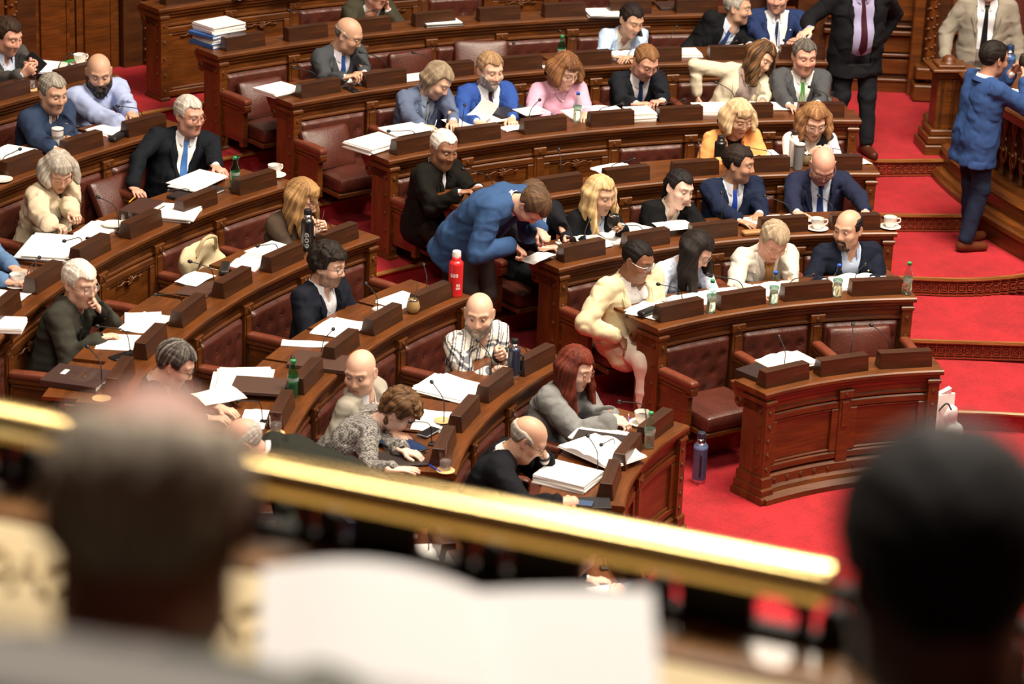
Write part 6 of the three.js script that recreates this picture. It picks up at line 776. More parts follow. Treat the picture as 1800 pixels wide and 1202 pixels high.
const PROPS = [
  ["folder", -1.591, 0.7405, -2.251, 43.2, {w:0.24,d:0.2,h:0.03,c:2759192}, "black leather folio lying on the front desk beside the steps"],
  ["book", -1.434, 0.7405, -2.435, 34.5, {w:0.34,d:0.24,h:0.02}, "open white book on the front desk beside the steps"],
  ["cushion", -0.882, 0.3850, -3.268, 15.1, {w:0.44,d:0.34,tilt:12}, "brown leather cushion leaning in the front seat nearest the steps"],
  ["sheet", -2.277, 0.8836, -2.988, 47.3, {w:0.3,d:0.22,extra:2}, "loose white papers on the desk before the man in pale yellow blazer"],
  ["case", -2.275, 0.8836, -2.829, 50.8, {w:0.17}, "black eyeglass case by the papers of the man in pale yellow blazer"],
  ["stack", -1.942, 0.8836, -3.245, 30.9, {w:0.3,d:0.2,h:0.012,j:0.015}, "spread papers before the woman in the lace blouse"],
  ["stack", -1.731, 0.8836, -3.326, 19.5, {w:0.24,d:0.2,h:0.01,j:0.02}, "thin papers between the woman in lace and the man in off-white blazer"],
  ["book", -1.365, 0.8836, -3.425, 15.7, {w:0.34,d:0.22,h:0.018}, "open papers under the hands of the man in off-white blazer"],
  ["book", -0.835, 0.8836, -3.613, 9.0, {w:0.4,d:0.24,h:0.03}, "open white book before the balding man in navy blazer"],
  ["bottle", -1.903, 0.8836, -2.990, 32.5, {}, "clear water bottle with green cap beside the woman in lace"],
  ["bottle", -1.480, 0.8836, -3.202, 24.8, {cap:2908112}, "clear water bottle with blue cap before the man with the tan scarf"],
  ["bottle", -1.043, 0.8836, -3.397, 17.1, {cap:2908112}, "clear water bottle with blue cap before the balding man in navy blazer"],
  ["bottle", -0.577, 0.8836, -3.498, 9.4, {}, "clear water bottle with green cap on the desk end by the steps"],
  ["folder", -2.949, 1.0268, -3.495, 46.2, {w:0.22,d:0.16,h:0.028,c:3941920}, "brown book with loose papers under the phone of the man in black suit"],
  ["sheet", -3.036, 1.0268, -3.415, 55.6, {w:0.26,d:0.12}, "white letter on the aisle end of the third desk"],
  ["stack", -2.654, 1.0268, -3.742, 39.3, {w:0.3,d:0.24,h:0.02,j:0.02}, "grey-white papers before the blonde woman with the mate gourd"],
  ["book", -2.323, 1.0268, -3.939, 24.5, {w:0.42,d:0.28,h:0.035}, "large open book between the blonde woman and the woman resting her cheek"],
  ["sheet", -2.046, 1.0268, -4.071, 22.7, {w:0.26,d:0.2}, "white sheet under the arm of the woman resting her cheek"],
  ["case", -1.522, 1.0268, -4.199, 19.9, {w:0.15,c:11106634}, "tan eyeglass case on the third desk"],
  ["stack", -1.451, 1.0268, -4.482, 17.9, {w:0.3,d:0.22,h:0.012,j:0.02}, "white papers before the man with the bright blue tie"],
  ["sheet", -1.228, 1.0268, -4.537, 20.1, {w:0.24,d:0.18}, "white page under the arm of the balding man in navy suit"],
  ["saucer", -1.117, 1.0268, -4.350, 14.4, {}, "white saucer on the third desk, behind the man with the tan scarf"],
  ["cup", -1.116, 1.0268, -4.363, 14.3, {}, "white coffee cup on the third desk, behind the man with the tan scarf"],
  ["saucer", -0.619, 1.0268, -4.452, 7.9, {}, "white saucer on the end of the third desk by the steps"],
  ["cup", -0.618, 1.0268, -4.465, 7.9, {}, "white coffee cup on the end of the third desk by the steps"],
  ["sheet", -2.500, 1.1699, -5.107, 26.1, {w:0.3,d:0.18,extra:1}, "white sheets on the empty desk of the fourth row"],
  ["flask", -1.727, 1.1699, -5.409, 17.7, {c:1315862,r:0.045,h:0.2,steel:0,cap2:2302759}, "black tumbler flask before the woman in the orange jacket"],
  ["flask", -1.199, 1.1699, -5.370, 12.6, {c:15131614,r:0.036,h:0.27,cap2:3811876,steel:0}, "white vacuum flask with dark cap before the woman in the vest"],
  ["tumbler", -1.168, 1.1699, -5.291, 12.5, {c:7829626,h:0.2,lid:12566722}, "grey travel tumbler beside the white flask"],
  ["mate", -1.100, 1.1699, -5.412, 11.5, {c:8088144}, "mate gourd with metal straw beside the grey tumbler"],
  ["sheet", -0.717, 1.1699, -5.550, 27.4, {w:0.16,d:0.2}, "white paper on the end of the fourth desk by the steps"],
  ["stack", -1.400, 1.1699, -5.625, 14.0, {w:0.2,d:0.16,h:0.008,j:0.02}, "small papers before the woman in the orange jacket"],
  ["stack", -4.210, 1.3131, -4.956, 50.4, {w:0.36,d:0.27,h:0.045,n:5,j:0.01}, "thick stack of white printouts on the aisle end of the fifth desk"],
  ["stack", -4.002, 1.3131, -5.240, 41.4, {w:0.34,d:0.22,h:0.018,j:0.025}, "spread white papers beside the man with collar-length hair"],
  ["sheet", -3.563, 1.3131, -5.654, 26.2, {w:0.34,d:0.26,roll:0.16}, "curling white page between the writing man and the man in bright blue suit"],
  ["stack", -3.385, 1.3131, -5.739, 30.5, {w:0.26,d:0.18,h:0.02,j:0.012}, "papers before the bearded man in bright blue suit"],
  ["laptop", -3.265, 1.3131, -5.862, 37.1, {}, "black closed laptop before the bearded man in bright blue suit"],
  ["sheet", -3.227, 1.3131, -5.555, 30.2, {w:0.2,d:0.12}, "white card at the edge of the fifth desk"],
  ["stack", -3.104, 1.3131, -5.855, 31.9, {w:0.22,d:0.18,h:0.008,j:0.02}, "thin papers beside the woman in the pink sweater"],
  ["book", -2.637, 1.3131, -6.061, 23.5, {w:0.46,d:0.22,h:0.02}, "open printouts before the woman in the pink sweater"],
  ["bottle", -2.771, 1.3131, -5.799, 25.5, {cap:2908112}, "water bottle with blue cap before the woman in the pink sweater"],
  ["stack", -2.256, 1.3131, -5.964, 17.7, {w:0.2,d:0.2,h:0.07,n:7,j:0.006}, "tall pile of white booklets before the man in charcoal suit"],
  ["stack", -1.735, 1.3131, -6.194, 12.6, {w:0.26,d:0.26,h:0.03,n:4,j:0.006}, "white booklet before the woman in the cream blazer"],
  ["sheet", -1.486, 1.3131, -6.386, 13.1, {w:0.3,d:0.16,extra:2}, "loose papers beside the woman in the cream blazer"],
  ["stack", -1.158, 1.3131, -6.435, 6.2, {w:0.26,d:0.2,h:0.014,j:0.016}, "papers before the man with the green tie"],
  ["glass", -0.844, 1.3131, -6.545, 7.4, {}, "drinking glass before the man with the green tie"],
  ["stack", -4.937, 1.4562, -5.707, 46.9, {w:0.28,d:0.24,h:0.035,n:4,j:0.012}, "white paper stack on the aisle end of the sixth desk"],
  ["phone", -4.449, 1.4562, -5.905, 37.0, {}, "black phone on the sixth desk before the balding man"],
  ["sheet", -4.370, 1.4562, -6.122, 35.5, {w:0.22,d:0.2,extra:1}, "white papers under the hands of the balding man in grey suit"],
  ["stack", -4.038, 1.4562, -6.301, 28.7, {w:0.24,d:0.18,h:0.01,j:0.02}, "white papers on the empty sixth desk"],
  ["stack", -2.986, 1.4562, -6.743, 23.9, {w:0.14,d:0.14,h:0.008}, "small white papers beside the green capped bottle"],
  ["bottle", -2.884, 1.4562, -6.893, 22.7, {green:1}, "green water bottle behind the woman in the pink sweater"],
  ["book", -2.363, 1.4562, -7.111, 18.4, {w:0.32,d:0.2,h:0.02}, "open book before the woman in the pale blue blazer"],
  ["stack", -1.913, 1.4562, -7.199, 12.9, {w:0.3,d:0.2,h:0.025,n:4,j:0.012}, "white printouts on the sixth desk beside the woman in pale blue"],
  ["sheet", -1.327, 1.4562, -7.590, 9.9, {w:0.3,d:0.18,extra:2}, "papers before the man with the striped tie"],
  ["coaster", -0.779, 1.4562, -7.326, 6.1, {}, "round coaster on the end of the sixth desk"],
  ["glass", -0.775, 1.4562, -7.362, 6.0, {}, "tall drinking glass on the end of the sixth desk"],
  ["folder", -5.431, 1.5993, -6.458, 50.1, {w:0.34,d:0.26,h:0.03,c:2906774}, "lowest blue binder of the pile on the aisle end desk"],
  ["stack", -5.431, 1.6333, -6.458, 44.1, {w:0.3,d:0.24,h:0.04,n:5,j:0.008}, "white printouts between the blue binders"],
  ["folder", -5.439, 1.6753, -6.456, 52.1, {w:0.34,d:0.26,h:0.025,c:3105448}, "upper blue binder of the pile on the aisle end desk"],
  ["stack", -5.422, 1.7033, -6.459, 44.0, {w:0.31,d:0.25,h:0.06,n:6,j:0.008}, "white printouts on top of the blue binders"],
  ["stack", -4.347, 1.5993, -7.101, 31.5, {w:0.22,d:0.14,h:0.006}, "white paper before the man in the olive jacket"],
  ["folder", -3.849, 1.5993, -7.416, 23.4, {w:0.32,d:0.2,h:0.015,c:2763308,inner:16053233}, "black folder with white papers on the seventh desk"],
  ["stack", -3.849, 1.6193, -7.416, 23.4, {w:0.3,d:0.19,h:0.008,j:0.004}, "white sheets on the black folder of the seventh desk"],
  ["stack", -2.548, 1.5993, -7.929, 11.8, {w:0.32,d:0.24,h:0.03,n:4,j:0.012}, "white booklet stack on the seventh desk above the woman in pale blue"],
  ["laptop", -1.945, 1.5993, -8.259, 13.2, {c:3810848}, "dark closed laptop on the seventh desk"],
  ["sheet", -5.439, 1.7425, -7.538, 43.8, {w:0.34,d:0.24,extra:2,c:14673130}, "printed brochure pages on the back desk"],
  ["stack", -5.090, 1.7425, -7.674, 33.6, {w:0.28,d:0.18,h:0.03,n:3}, "white paper block on the back desk"],
  ["stack", -2.642, 0.7405, -1.168, 66.2, {w:0.24,d:0.3,h:0.012,j:0.02}, "white papers under the writing hand of the red-haired woman"],
  ["folder", -2.560, 0.7405, -1.030, 76.1, {w:0.2,d:0.3,h:0.02,c:2827298}, "dark folder with white pages beside the red-haired woman"],
  ["book", -2.664, 0.7405, -0.769, 133.9, {w:0.42,d:0.3,h:0.03}, "large open white book before the old man in black sweater"],
  ["stack", -2.733, 0.7405, -0.494, 63.8, {w:0.26,d:0.32,h:0.05,n:6,j:0.008}, "thick white paper block before the old man in black sweater"],
  ["folder", -2.703, 0.7405, -0.261, 94.5, {w:0.14,d:0.22,h:0.02,c:1907742}, "black folder at the near end of the front desk"],
  ["saucer", -2.390, 0.7405, -1.386, 59.9, {}, "white saucer beside the bottle of the red-haired woman"],
  ["cup", -2.390, 0.7405, -1.395, 59.7, {}, "white coffee cup beside the bottle of the red-haired woman"],
  ["bottle", -2.339, 0.7405, -1.079, 65.2, {}, "water bottle with green cap on the desk of the red-haired woman"],
  ["pen", -2.307, 0.7405, -1.431, 128.2, {c:15263978}, "white pen leaning by the name box of the red-haired woman"],
  ["stack", -3.408, 0.8836, -1.410, 57.5, {w:0.3,d:0.34,h:0.016,j:0.035,n:4}, "fanned white papers before the bearded man in plaid shirt"],
  ["sheet", -3.593, 0.8836, -0.948, 79.2, {w:0.32,d:0.2}, "white letter on the desk of the smiling bald man"],
  ["sheet", -3.742, 0.8836, -0.950, 115.8, {w:0.22,d:0.26}, "slanting white page beside the smiling bald man"],
  ["phone", -3.638, 0.8836, -0.765, 148.1, {c:9080210}, "grey phone on the desk beside the woman in houndstooth"],
  ["folder", -3.681, 0.8836, -0.357, 102.5, {w:0.2,d:0.3,h:0.015,c:2365976}, "dark folder under the tablet of the woman in houndstooth"],
  ["tablet", -3.666, 0.9036, -0.521, 131.9, {}, "tablet with lit blue screen under the hand of the houndstooth woman"],
  ["coaster", -3.522, 0.8836, -0.278, 85.5, {}, "round coaster at the near end of the second desk"],
  ["glass", -3.523, 0.8836, -0.294, 85.2, {straw:1}, "glass of water with a spoon at the near end of the second desk"],
  ["coaster", -3.483, 0.8836, -0.909, 75.4, {}, "round coaster with stick beside the name box of the second desk"],
  ["pen", -3.579, 0.8836, -0.344, 124.5, {c:2773704}, "blue marker beside the glass of water"],
  ["flask", -3.161, 0.8836, -1.714, 61.5, {c:2764871,r:0.038,h:0.25,handle:1}, "dark navy vacuum flask beside the bearded man in plaid shirt"],
  ["mate", -3.255, 0.9036, -1.913, 59.6, {c:2760474}, "dark mate cup in the hand of the man in plaid shirt"],
  ["stack", -3.859, 1.0268, -2.537, 50.7, {w:0.26,d:0.2,h:0.01,j:0.02}, "white papers beside the red bottle"],
  ["mate", -3.808, 1.0268, -2.376, 58.0, {c:11045466}, "wooden mate gourd with straw beside the name box near the red bottle"],
  ["flask", -3.569, 1.0268, -2.709, 52.8, {c:14165547,r:0.046,h:0.3,steel:0,cap2:16052976,print:[["609",0.046,0.11,0.18,1.5,16777215,-1.15],["BA\nMR",0.046,0.04,0.1,1.2,16777215,-0.55]]}, "red flask bottle with white printed lettering on the aisle end"],
  ["mouse", -4.019, 1.0268, -2.393, 89.2, {}, "white computer mouse on the third desk near the bearded young man"],
  ["sheet", -4.092, 1.0268, -1.980, 68.2, {w:0.3,d:0.24,c:14208976,extra:1}, "printed magazine pages before the bearded young man"],
  ["folder", -4.310, 1.0268, -1.427, 77.7, {w:0.24,d:0.36,h:0.025,c:4862504}, "brown leather folder on the third desk"],
  ["sheet", -4.351, 1.0268, -1.725, 88.4, {w:0.1,d:0.34}, "narrow white sheet beside the brown leather folder"],
  ["stack", -4.748, 1.0268, -1.086, 97.1, {w:0.34,d:0.3,h:0.03,j:0.035,n:6}, "untidy heap of white papers beside the green bottle"],
  ["folder", -4.583, 1.0268, -0.926, 86.6, {w:0.24,d:0.3,h:0.02,c:4863020}, "brown folder under the green bottle"],
  ["bottle", -4.421, 1.0268, -0.962, 77.7, {green:1}, "green water bottle on the brown folder of the third desk"],
  ["sheet", -4.592, 1.0268, -0.530, 89.4, {w:0.28,d:0.14}, "white sheet beside the coaster and glass of the third desk"],
  ["coaster", -4.478, 1.0268, -0.376, 85.2, {}, "round coaster at the near end of the third desk"],
  ["glass", -4.479, 1.0268, -0.393, 85.0, {}, "glass of water at the near end of the third desk"],
  ["sheet", -4.839, 1.0268, -0.725, 121.5, {w:0.2,d:0.26}, "tilted white page before the grey-haired man in charcoal suit"],
  ["sheet", -5.312, 1.1699, -1.584, 79.4, {w:0.32,d:0.22,extra:2}, "white pages beside the white-haired man with chin on fist"],
  ["stack", -5.369, 1.1699, -1.263, 86.8, {w:0.24,d:0.24,h:0.006,j:0.02}, "white paper under the arm of the white-haired man"],
  ["folder", -5.538, 1.1699, -0.639, 75.4, {w:0.27,d:0.34,h:0.035,c:3810336,crest:1}, "dark brown folder with gilt crest and white name label"],
  ["phone", -5.404, 1.1699, -1.046, 139.0, {}, "black phone on papers beside the gilt crested folder"],
  ["coaster", -5.455, 1.1699, -0.459, 85.2, {}, "small pale disc beside the gilt crested folder"],
  ["folder", -5.031, 1.1699, -2.189, 76.5, {w:0.26,d:0.2,h:0.01,c:4861734}, "brown leather mat under white papers beside the tote bag"],
  ["sheet", -5.070, 1.1839, -2.342, 65.2, {w:0.24,d:0.16}, "white papers on the brown mat beside the tote bag"],
  ["case", -5.018, 1.1699, -2.605, 92.6, {w:0.2,c:1710616}, "black wallet beside the tote bag"],
  ["book", -4.856, 1.1699, -2.778, 64.2, {w:0.3,d:0.2,h:0.02,c:9062986}, "open magazine before the long-haired woman in brown"],
  ["stack", -4.763, 1.1699, -2.946, 58.3, {w:0.28,d:0.2,h:0.012,j:0.01}, "printed magazines beside the black flask"],
  ["flask", -4.530, 1.1699, -3.009, 56.4, {c:1513499,r:0.042,h:0.3,cap2:1513499,print:[["609",0.042,0.03,0.17,1.9,11449014,-1,1]]}, "black vacuum flask with number before the long-haired woman"],
  ["mate", -4.475, 1.1699, -3.326, 53.4, {c:15262944}, "white mate cup in the hand of the long-haired woman"],
  ["folder", -5.331, 1.3131, -3.694, 61.3, {w:0.36,d:0.22,h:0.02,c:2038298}, "open black folder before the white-haired man in dark suit"],
  ["stack", -5.355, 1.3351, -3.892, 62.0, {w:0.38,d:0.22,h:0.02,j:0.025}, "white papers on the black folder of the man in dark suit"],
  ["stack", -5.399, 1.3131, -3.248, 83.0, {w:0.3,d:0.26,h:0.03,n:4,j:0.012}, "white printouts overhanging the edge of the fifth desk"],
  ["folder", -5.626, 1.3131, -3.218, 70.2, {w:0.3,d:0.18,h:0.035,c:4204063}, "brown leather case under the outstretched hand"],
  ["pen", -5.718, 1.3531, -3.398, 79.3, {c:14262322}, "yellow pencil under the outstretched hand"],
  ["glass", -5.684, 1.3131, -2.930, 62.7, {}, "drinking glass beside the name box near the brown case"],
  ["stack", -5.868, 1.3131, -2.872, 71.9, {w:0.3,d:0.2,h:0.012,j:0.02}, "notebook papers beside the woman in cream cardigan"],
  ["saucer", -5.770, 1.3131, -2.942, 63.0, {}, "white round dish on the notebook papers"],
  ["stack", -6.081, 1.3131, -2.453, 84.0, {w:0.44,d:0.32,h:0.035,n:5,j:0.02}, "large pile of white papers before the woman in cream cardigan"],
  ["glass", -6.072, 1.3131, -1.819, 73.3, {straw:1}, "glass with a spoon beside the coffee cup of the person in denim"],
  ["saucer", -6.147, 1.3131, -1.759, 74.0, {}, "white saucer before the person in denim"],
  ["cup", -6.149, 1.3131, -1.769, 73.9, {}, "white coffee cup before the person in denim"],
  ["sheet", -6.216, 1.3131, -1.580, 75.7, {w:0.22,d:0.26}, "white page beside the cup of the person in denim"],
  ["stack", -6.135, 1.3131, -1.077, 90.0, {w:0.2,d:0.26,h:0.03,n:4}, "white paper stack at the near end of the fifth desk"],
  ["bottle", -5.090, 1.3131, -3.852, 52.9, {green:1}, "green capped water bottle before the white-haired man in dark suit"],
  ["saucer", -4.851, 1.3131, -4.166, 49.3, {}, "white saucer on the aisle end of the fifth desk"],
  ["cup", -4.853, 1.3131, -4.179, 49.3, {}, "white coffee cup on the aisle end of the fifth desk"],
  ["stack", -6.027, 1.4562, -4.664, 58.3, {w:0.34,d:0.2,h:0.015,j:0.02}, "white papers before the bald man in pale blue shirt"],
  ["case", -5.921, 1.4562, -4.485, 72.9, {w:0.2,c:1513500}, "black case at the edge of the sixth desk"],
  ["tumbler", -6.294, 1.4562, -4.053, 57.2, {c:14210258,band:9341578,h:0.17}, "white travel tumbler before the man in navy sweater"],
  ["stack", -6.631, 1.4562, -3.953, 69.2, {w:0.3,d:0.24,h:0.02,j:0.02}, "white papers beside the man in navy sweater"],
  ["saucer", -6.571, 1.4562, -3.375, 62.8, {}, "white saucer with blue rim at the near part of the sixth desk"],
  ["coaster", -6.727, 1.5993, -4.987, 53.4, {}, "round coaster on the desk below the door"],
  ["glass", -6.732, 1.5993, -5.016, 53.3, {}, "drinking glass on the desk below the door"],
  ["folder", -6.468, 1.5993, -5.546, 59.4, {w:0.3,d:0.22,h:0.03,c:2500138,inner:15329769}, "dark bound papers under the green folder"],
  ["folder", -6.468, 1.6333, -5.546, 53.4, {w:0.3,d:0.22,h:0.012,c:2071114}, "bright green folder at the aisle end below the door"],
  ["saucer", -6.383, 1.6493, -5.559, 48.9, {}, "white saucer on the green folder"],
  ["cup", -6.386, 1.6493, -5.574, 48.9, {}, "white coffee cup on the green folder"],
  ["book", -6.619, 1.5993, -5.460, 80.5, {w:0.3,d:0.2,h:0.04,c:9075384}, "open purple covered book before the man with the phone"],
  ["cushion", -4.597, 0.9576, -5.577, 39.5, {w:0.42,d:0.32,tilt:28}, "wrinkled leather cushion leaning in the aisle seat of the fifth row"],
  ["cushion", -5.150, 1.1007, -6.337, 39.1, {w:0.4,d:0.3,tilt:24}, "leather cushion leaning in the aisle seat of the sixth row"],
  ["cushion", -4.058, 1.1007, -7.086, 37.8, {w:0.42,d:0.36,tilt:10}, "plain leather cushion standing in an empty sixth-row seat"],
  ["cushion", -3.515, 1.1007, -7.370, 11.5, {w:0.44,d:0.4,tilt:22}, "creased leather cushion slumped in an empty sixth-row seat"],
  ["cushion", -5.928, 0.9576, -4.135, 55.1, {w:0.42,d:0.34,tilt:30}, "leather cushion leaning behind the woman in cream cardigan"],
  ["flask", -1.961, 0.0005, -2.269, 0, {c:4871544,c2:7312324,r:0.045,h:0.34,cap2:2764864,handle:1}, "blue vacuum flask standing on the red carpet under the front seat"],
];
// keep papers and cups clear of the name boxes: slide them along the desk or towards the seat
function clearOfBoxes(kind, x, y, z, yaw, o) {
  let r = Math.hypot(x, z), t = Math.atan2(x, -z) / D2R; const f = FLAT[kind]?.(o), rad = RADIUS[kind] ?? 0.04, k = ROW_R.findIndex((R, i) => y - tierY(i) - DESK_H > -0.01 && y - tierY(i) - DESK_H < 0.12 && r > R - 0.1 && r < R + 0.6); if (k < 0) return [x, z];
  const rel = (yaw + t) * D2R, hr = f ? Math.abs(f[0] / 2 * Math.sin(rel)) + Math.abs(f[1] / 2 * Math.cos(rel)) : rad, ht = f ? Math.abs(f[0] / 2 * Math.cos(rel)) + Math.abs(f[1] / 2 * Math.sin(rel)) : rad, R = ROW_R[k];
  for (const B of [BLOCKS.centre, BLOCKS.side, BLOCKS.far]) { if (B.l[k] === undefined || t < B.l[k] - 1 || t > B.r[k] + 1) continue; for (let i = 0; i < k + 3; i++) { const c = lerp(B.l[k], B.r[k], (i + 0.5) / (k + 3)), da = (t - c) * D2R * r; const side = 0.182 + ht - Math.abs(da), out = R + 0.15 + hr - r; if (side <= 0 || out <= 0) continue; if (side < out && side < 0.1) t += Math.sign(da || 1) * side / r / D2R; else if (out < 0.16) r += out; } }
  const p = P(r, t, 0); return [p.x, p.z];
}
let shift = [0, 0], baseY = 0;
for (const [kind, x, y, z, yaw, o, label] of PROPS) { const follows = kind === 'cup' || kind === 'glass' || (y > baseY + 0.012 && y < baseY + 0.13); let [cx, cz] = clearOfBoxes(kind, x, y, z, yaw, o); if (follows) { cx = x + shift[0]; cz = z + shift[1]; } else { shift = [cx - x, cz - z]; baseY = y; } place(kind, cx, y, cz, yaw, o, label); }
// name boxes with microphones, one for each seat
const SHORT = { tan: 'man in pale yellow blazer', lace: 'woman in pale blue lace', white: 'man in off-white blazer', navyblz: 'balding man in navy blazer', phone: 'man bowed over his phone', blonde: 'blonde woman in black blazer', cheek: 'woman resting her cheek', navy: 'man with bright blue tie', baldC: 'balding man in navy suit', blackj: 'white-haired man in black jacket', orange: 'woman in orange jacket', vest: 'woman in dark vest', longgrey: 'writing man in blue-grey suit', bluebeard: 'bearded man in bright blue suit', pink: 'woman in pink sweater', suitE: 'man in charcoal suit', cream: 'woman in cream blazer', green: 'man with green tie', baldF: 'balding man in grey suit', ltblue: 'woman in pale blue blazer', leanF: 'leaning man in black suit', stripeF: 'man with striped tie', olive: 'man in olive jacket', redhair: 'red-haired woman', oldman: 'old man in black sweater', plaid: 'man in plaid shirt', smile: 'smiling bald man', hound: 'woman in houndstooth', beardy: 'bearded young man', glassesd: 'grey-haired man in charcoal suit', brown: 'long-haired woman in brown', chin: 'white-haired man with chin on fist', suitf: 'man in dark suit and blue tie', beige: 'woman in cream cardigan', jeans: 'person in denim', sweater: 'man in navy sweater', baldshirt: 'bald man in pale blue shirt', phoneh: 'man in grey blazer' };
const boxOwner = new Map(); for (const [n, q] of Object.entries(PLACE)) { if (!SHORT[n]) continue; const r = Math.hypot(q.p[0], q.p[2]), t = Math.atan2(q.p[0], -q.p[2]) / D2R; let k = 0; for (let i = 0; i < 8; i++) if (ROW_R[i] < r) k = i; const block = t > -46 ? 'centre' : 'side', B = BLOCKS[block]; if (B.l[k] === undefined) continue; const i = clamp(Math.round((t - B.l[k]) / (B.r[k] - B.l[k]) * (k + 3) - 0.5), 0, k + 2), key = block + k + '_' + i; if (!boxOwner.has(key)) boxOwner.set(key, n); }
const boxGeo = (() => { const s = new THREE.Shape(); s.moveTo(-0.05, 0); s.lineTo(0.045, 0); s.lineTo(0.034, 0.098); s.lineTo(-0.03, 0.098); s.closePath(); const g = new THREE.ExtrudeGeometry(s, { depth: 0.345, bevelEnabled: true, bevelThickness: 0.003, bevelSize: 0.003, bevelSegments: 1 }); g.translate(0, 0.003, -0.1725); g.rotateY(-Math.PI / 2); const uv = g.attributes.uv; for (let i = 0; i < uv.count; i++) uv.setXY(i, uv.getY(i), uv.getX(i)); return g; })();
const micHead = lathe([[0, -0.002], [0.006, 0], [0.0085, 0.006], [0.0085, 0.02], [0.006, 0.027], [0, 0.029]], 12), micFoam = new THREE.SphereGeometry(0.0125, 10, 8), micStand = move(box(0.05, 0.014, 0.04, 0.004), 0, 0.007, 0);
for (const [block, rows] of [['centre', 8], ['side', 7], ['far', 3]]) for (let k = 0; k < rows; k++) {
  const B = BLOCKS[block], n = k + 3, l = B.l[k], r = B.r[k], y = tierY(k) + DESK_H;
  for (let i = 0; i < n; i++) {
    const t = lerp(l, r, (i + 0.5) / n), p = P(ROW_R[k] + 0.095, t, y), word = block === 'centre' ? 'beside the steps' : block === 'side' ? 'across the aisle' : 'below the gold rail', rowName = ROW_WORD[k] === 'back' ? 'back' : ROW_WORD[k];
    const own = boxOwner.get(block + k + '_' + i), g = thing('name_box', own ? `dark wooden name box with microphone before the ${SHORT[own]}` : `dark name box with microphone at an empty place, ${rowName} desk ${word}`, 'name box', arr(p), -t * D2R + rr(-0.03, 0.03), `name boxes on the ${rowName} desk ${word}`);
    part('box', boxGeo, M.nameBox, g);
    const s = rnd() < 0.5 ? -1 : 1, kind = rnd(), x0 = s * rr(0.06, 0.13), base = part('microphone_base', move(micStand, x0, 0, -0.085), M.black, g);
    const e = kind < 0.35 ? [x0 - s * rr(0.1, 0.2), rr(0.12, 0.2), -rr(0.14, 0.24)] : kind < 0.7 ? [x0 + s * rr(0.05, 0.14), rr(0.15, 0.24), -rr(0.16, 0.24)] : [x0 - s * rr(0.16, 0.24), rr(0.1, 0.13), -rr(0.1, 0.14)];
    const bend = [lerp(x0, e[0], 0.25), e[1] * 0.6 + 0.03, lerp(-0.085, e[2], 0.15)], c = [[x0, 0.012, -0.085], bend, [lerp(bend[0], e[0], 0.55), lerp(bend[1], e[1], 0.7), lerp(bend[2], e[2], 0.55)], e];
    part('gooseneck', tube(c, 0.0032, 18, 6), M.rubber, base); const d = V(...e).sub(V(...c[2])).normalize(), q = new THREE.Quaternion().setFromUnitVectors(V(0, 1, 0), d), h = micHead.clone().applyQuaternion(q); h.translate(...e); const f2 = micFoam.clone(); f2.scale(1, 1.25, 1); f2.applyQuaternion(q); f2.translate(e[0] + d.x * 0.016, e[1] + d.y * 0.016, e[2] + d.z * 0.016);
    part('microphone_head', [h, f2], M.black, base);
  }
}
// things held in hands
function held(who, side, kind, o, label, off = [0, -0.03, 0.085], rot = [0, 0, 0], upright = false) {
  const { root, K } = built[who], A = K.arms[side], m = m4().multiplyMatrices(root.matrixWorld, A.hand), p = V(...off).applyMatrix4(m), g = place(kind, p.x, p.y, p.z, 0, o, label, true);
  if (!upright) { const q = new THREE.Quaternion().setFromRotationMatrix(m4().extractRotation(m)); g.quaternion.copy(q.multiply(new THREE.Quaternion().setFromEuler(new THREE.Euler(...rot)))); } else { g.rotation.set(rot[0], root.rotation.y + rot[1], rot[2]); }
  return g;
}
held('phone', 'L', 'phone', {}, 'black phone in the hands of the man in black suit', [-0.02, -0.02, 0.09], [-0.4, 0, 0]);
held('blonde', 'L', 'mate', { c: 0x17130f }, 'black mate gourd in the hand of the blonde woman', [-0.02, -0.05, 0.07], [0, 0.6, 0], true);
held('vest', 'L', 'phone', { c: 0x8f86d8, on: 0x8888cc }, 'purple phone in the hands of the woman in the vest', [0.03, 0.0, 0.1], [0.9, 0, 0], true);
held('oldman', 'R', 'phone', { on: 0x7fa0c8 }, 'phone with lit screen in the hand of the old man', [0.0, -0.015, 0.12], [0, 0, 0], true);
held('phoneh', 'L', 'phone', {}, 'dark phone held up by the man in grey blazer', [-0.03, 0.0, 0.09], [1.0, 0, 0], true);
held('redhair', 'R', 'pen', { c: 0x8a6ad0 }, 'purple pen in the hand of the red-haired woman', [0.03, -0.02, 0.1], [0, 0.5, 1.0], true);
held('longgrey', 'R', 'pen', { c: 0xb9b9d0 }, 'pale pen in the hand of the man with collar-length hair', [0.03, -0.02, 0.1], [0, 0.5, 1.0], true);
held('speaker', 'R', 'mate', { c: 0x2a1f18 }, 'dark mate cup raised by the man in royal blue suit', [0.03, -0.04, 0.08], [0, -0.6, 0], true);
held('farphone', 'R', 'phone', { on: 0x5f86b8 }, 'phone with blue lit screen held below the gold rail', [0.0, -0.01, 0.12], [0.5, 0, 0], true);
{ const a = P(2.8, -110.5, DESK_H + 0.0005), b = P(3.74, -104, tierY(1) + DESK_H + 0.0005), c = P(2.75, -116, DESK_H + 0.0005); place('stack', a.x, a.y, a.z, 108, { w: 0.24, d: 0.2, h: 0.02, j: 0.01 }, 'white papers on the front desk below the gold rail'); place('book', b.x, b.y, b.z, 100, { w: 0.34, d: 0.22, h: 0.02 }, 'open white book on the second desk below the gold rail'); place('stack', c.x, c.y, c.z, 118, { w: 0.26, d: 0.2, h: 0.012, j: 0.02 }, 'loose white sheets at the far part of the desk below the gold rail'); }

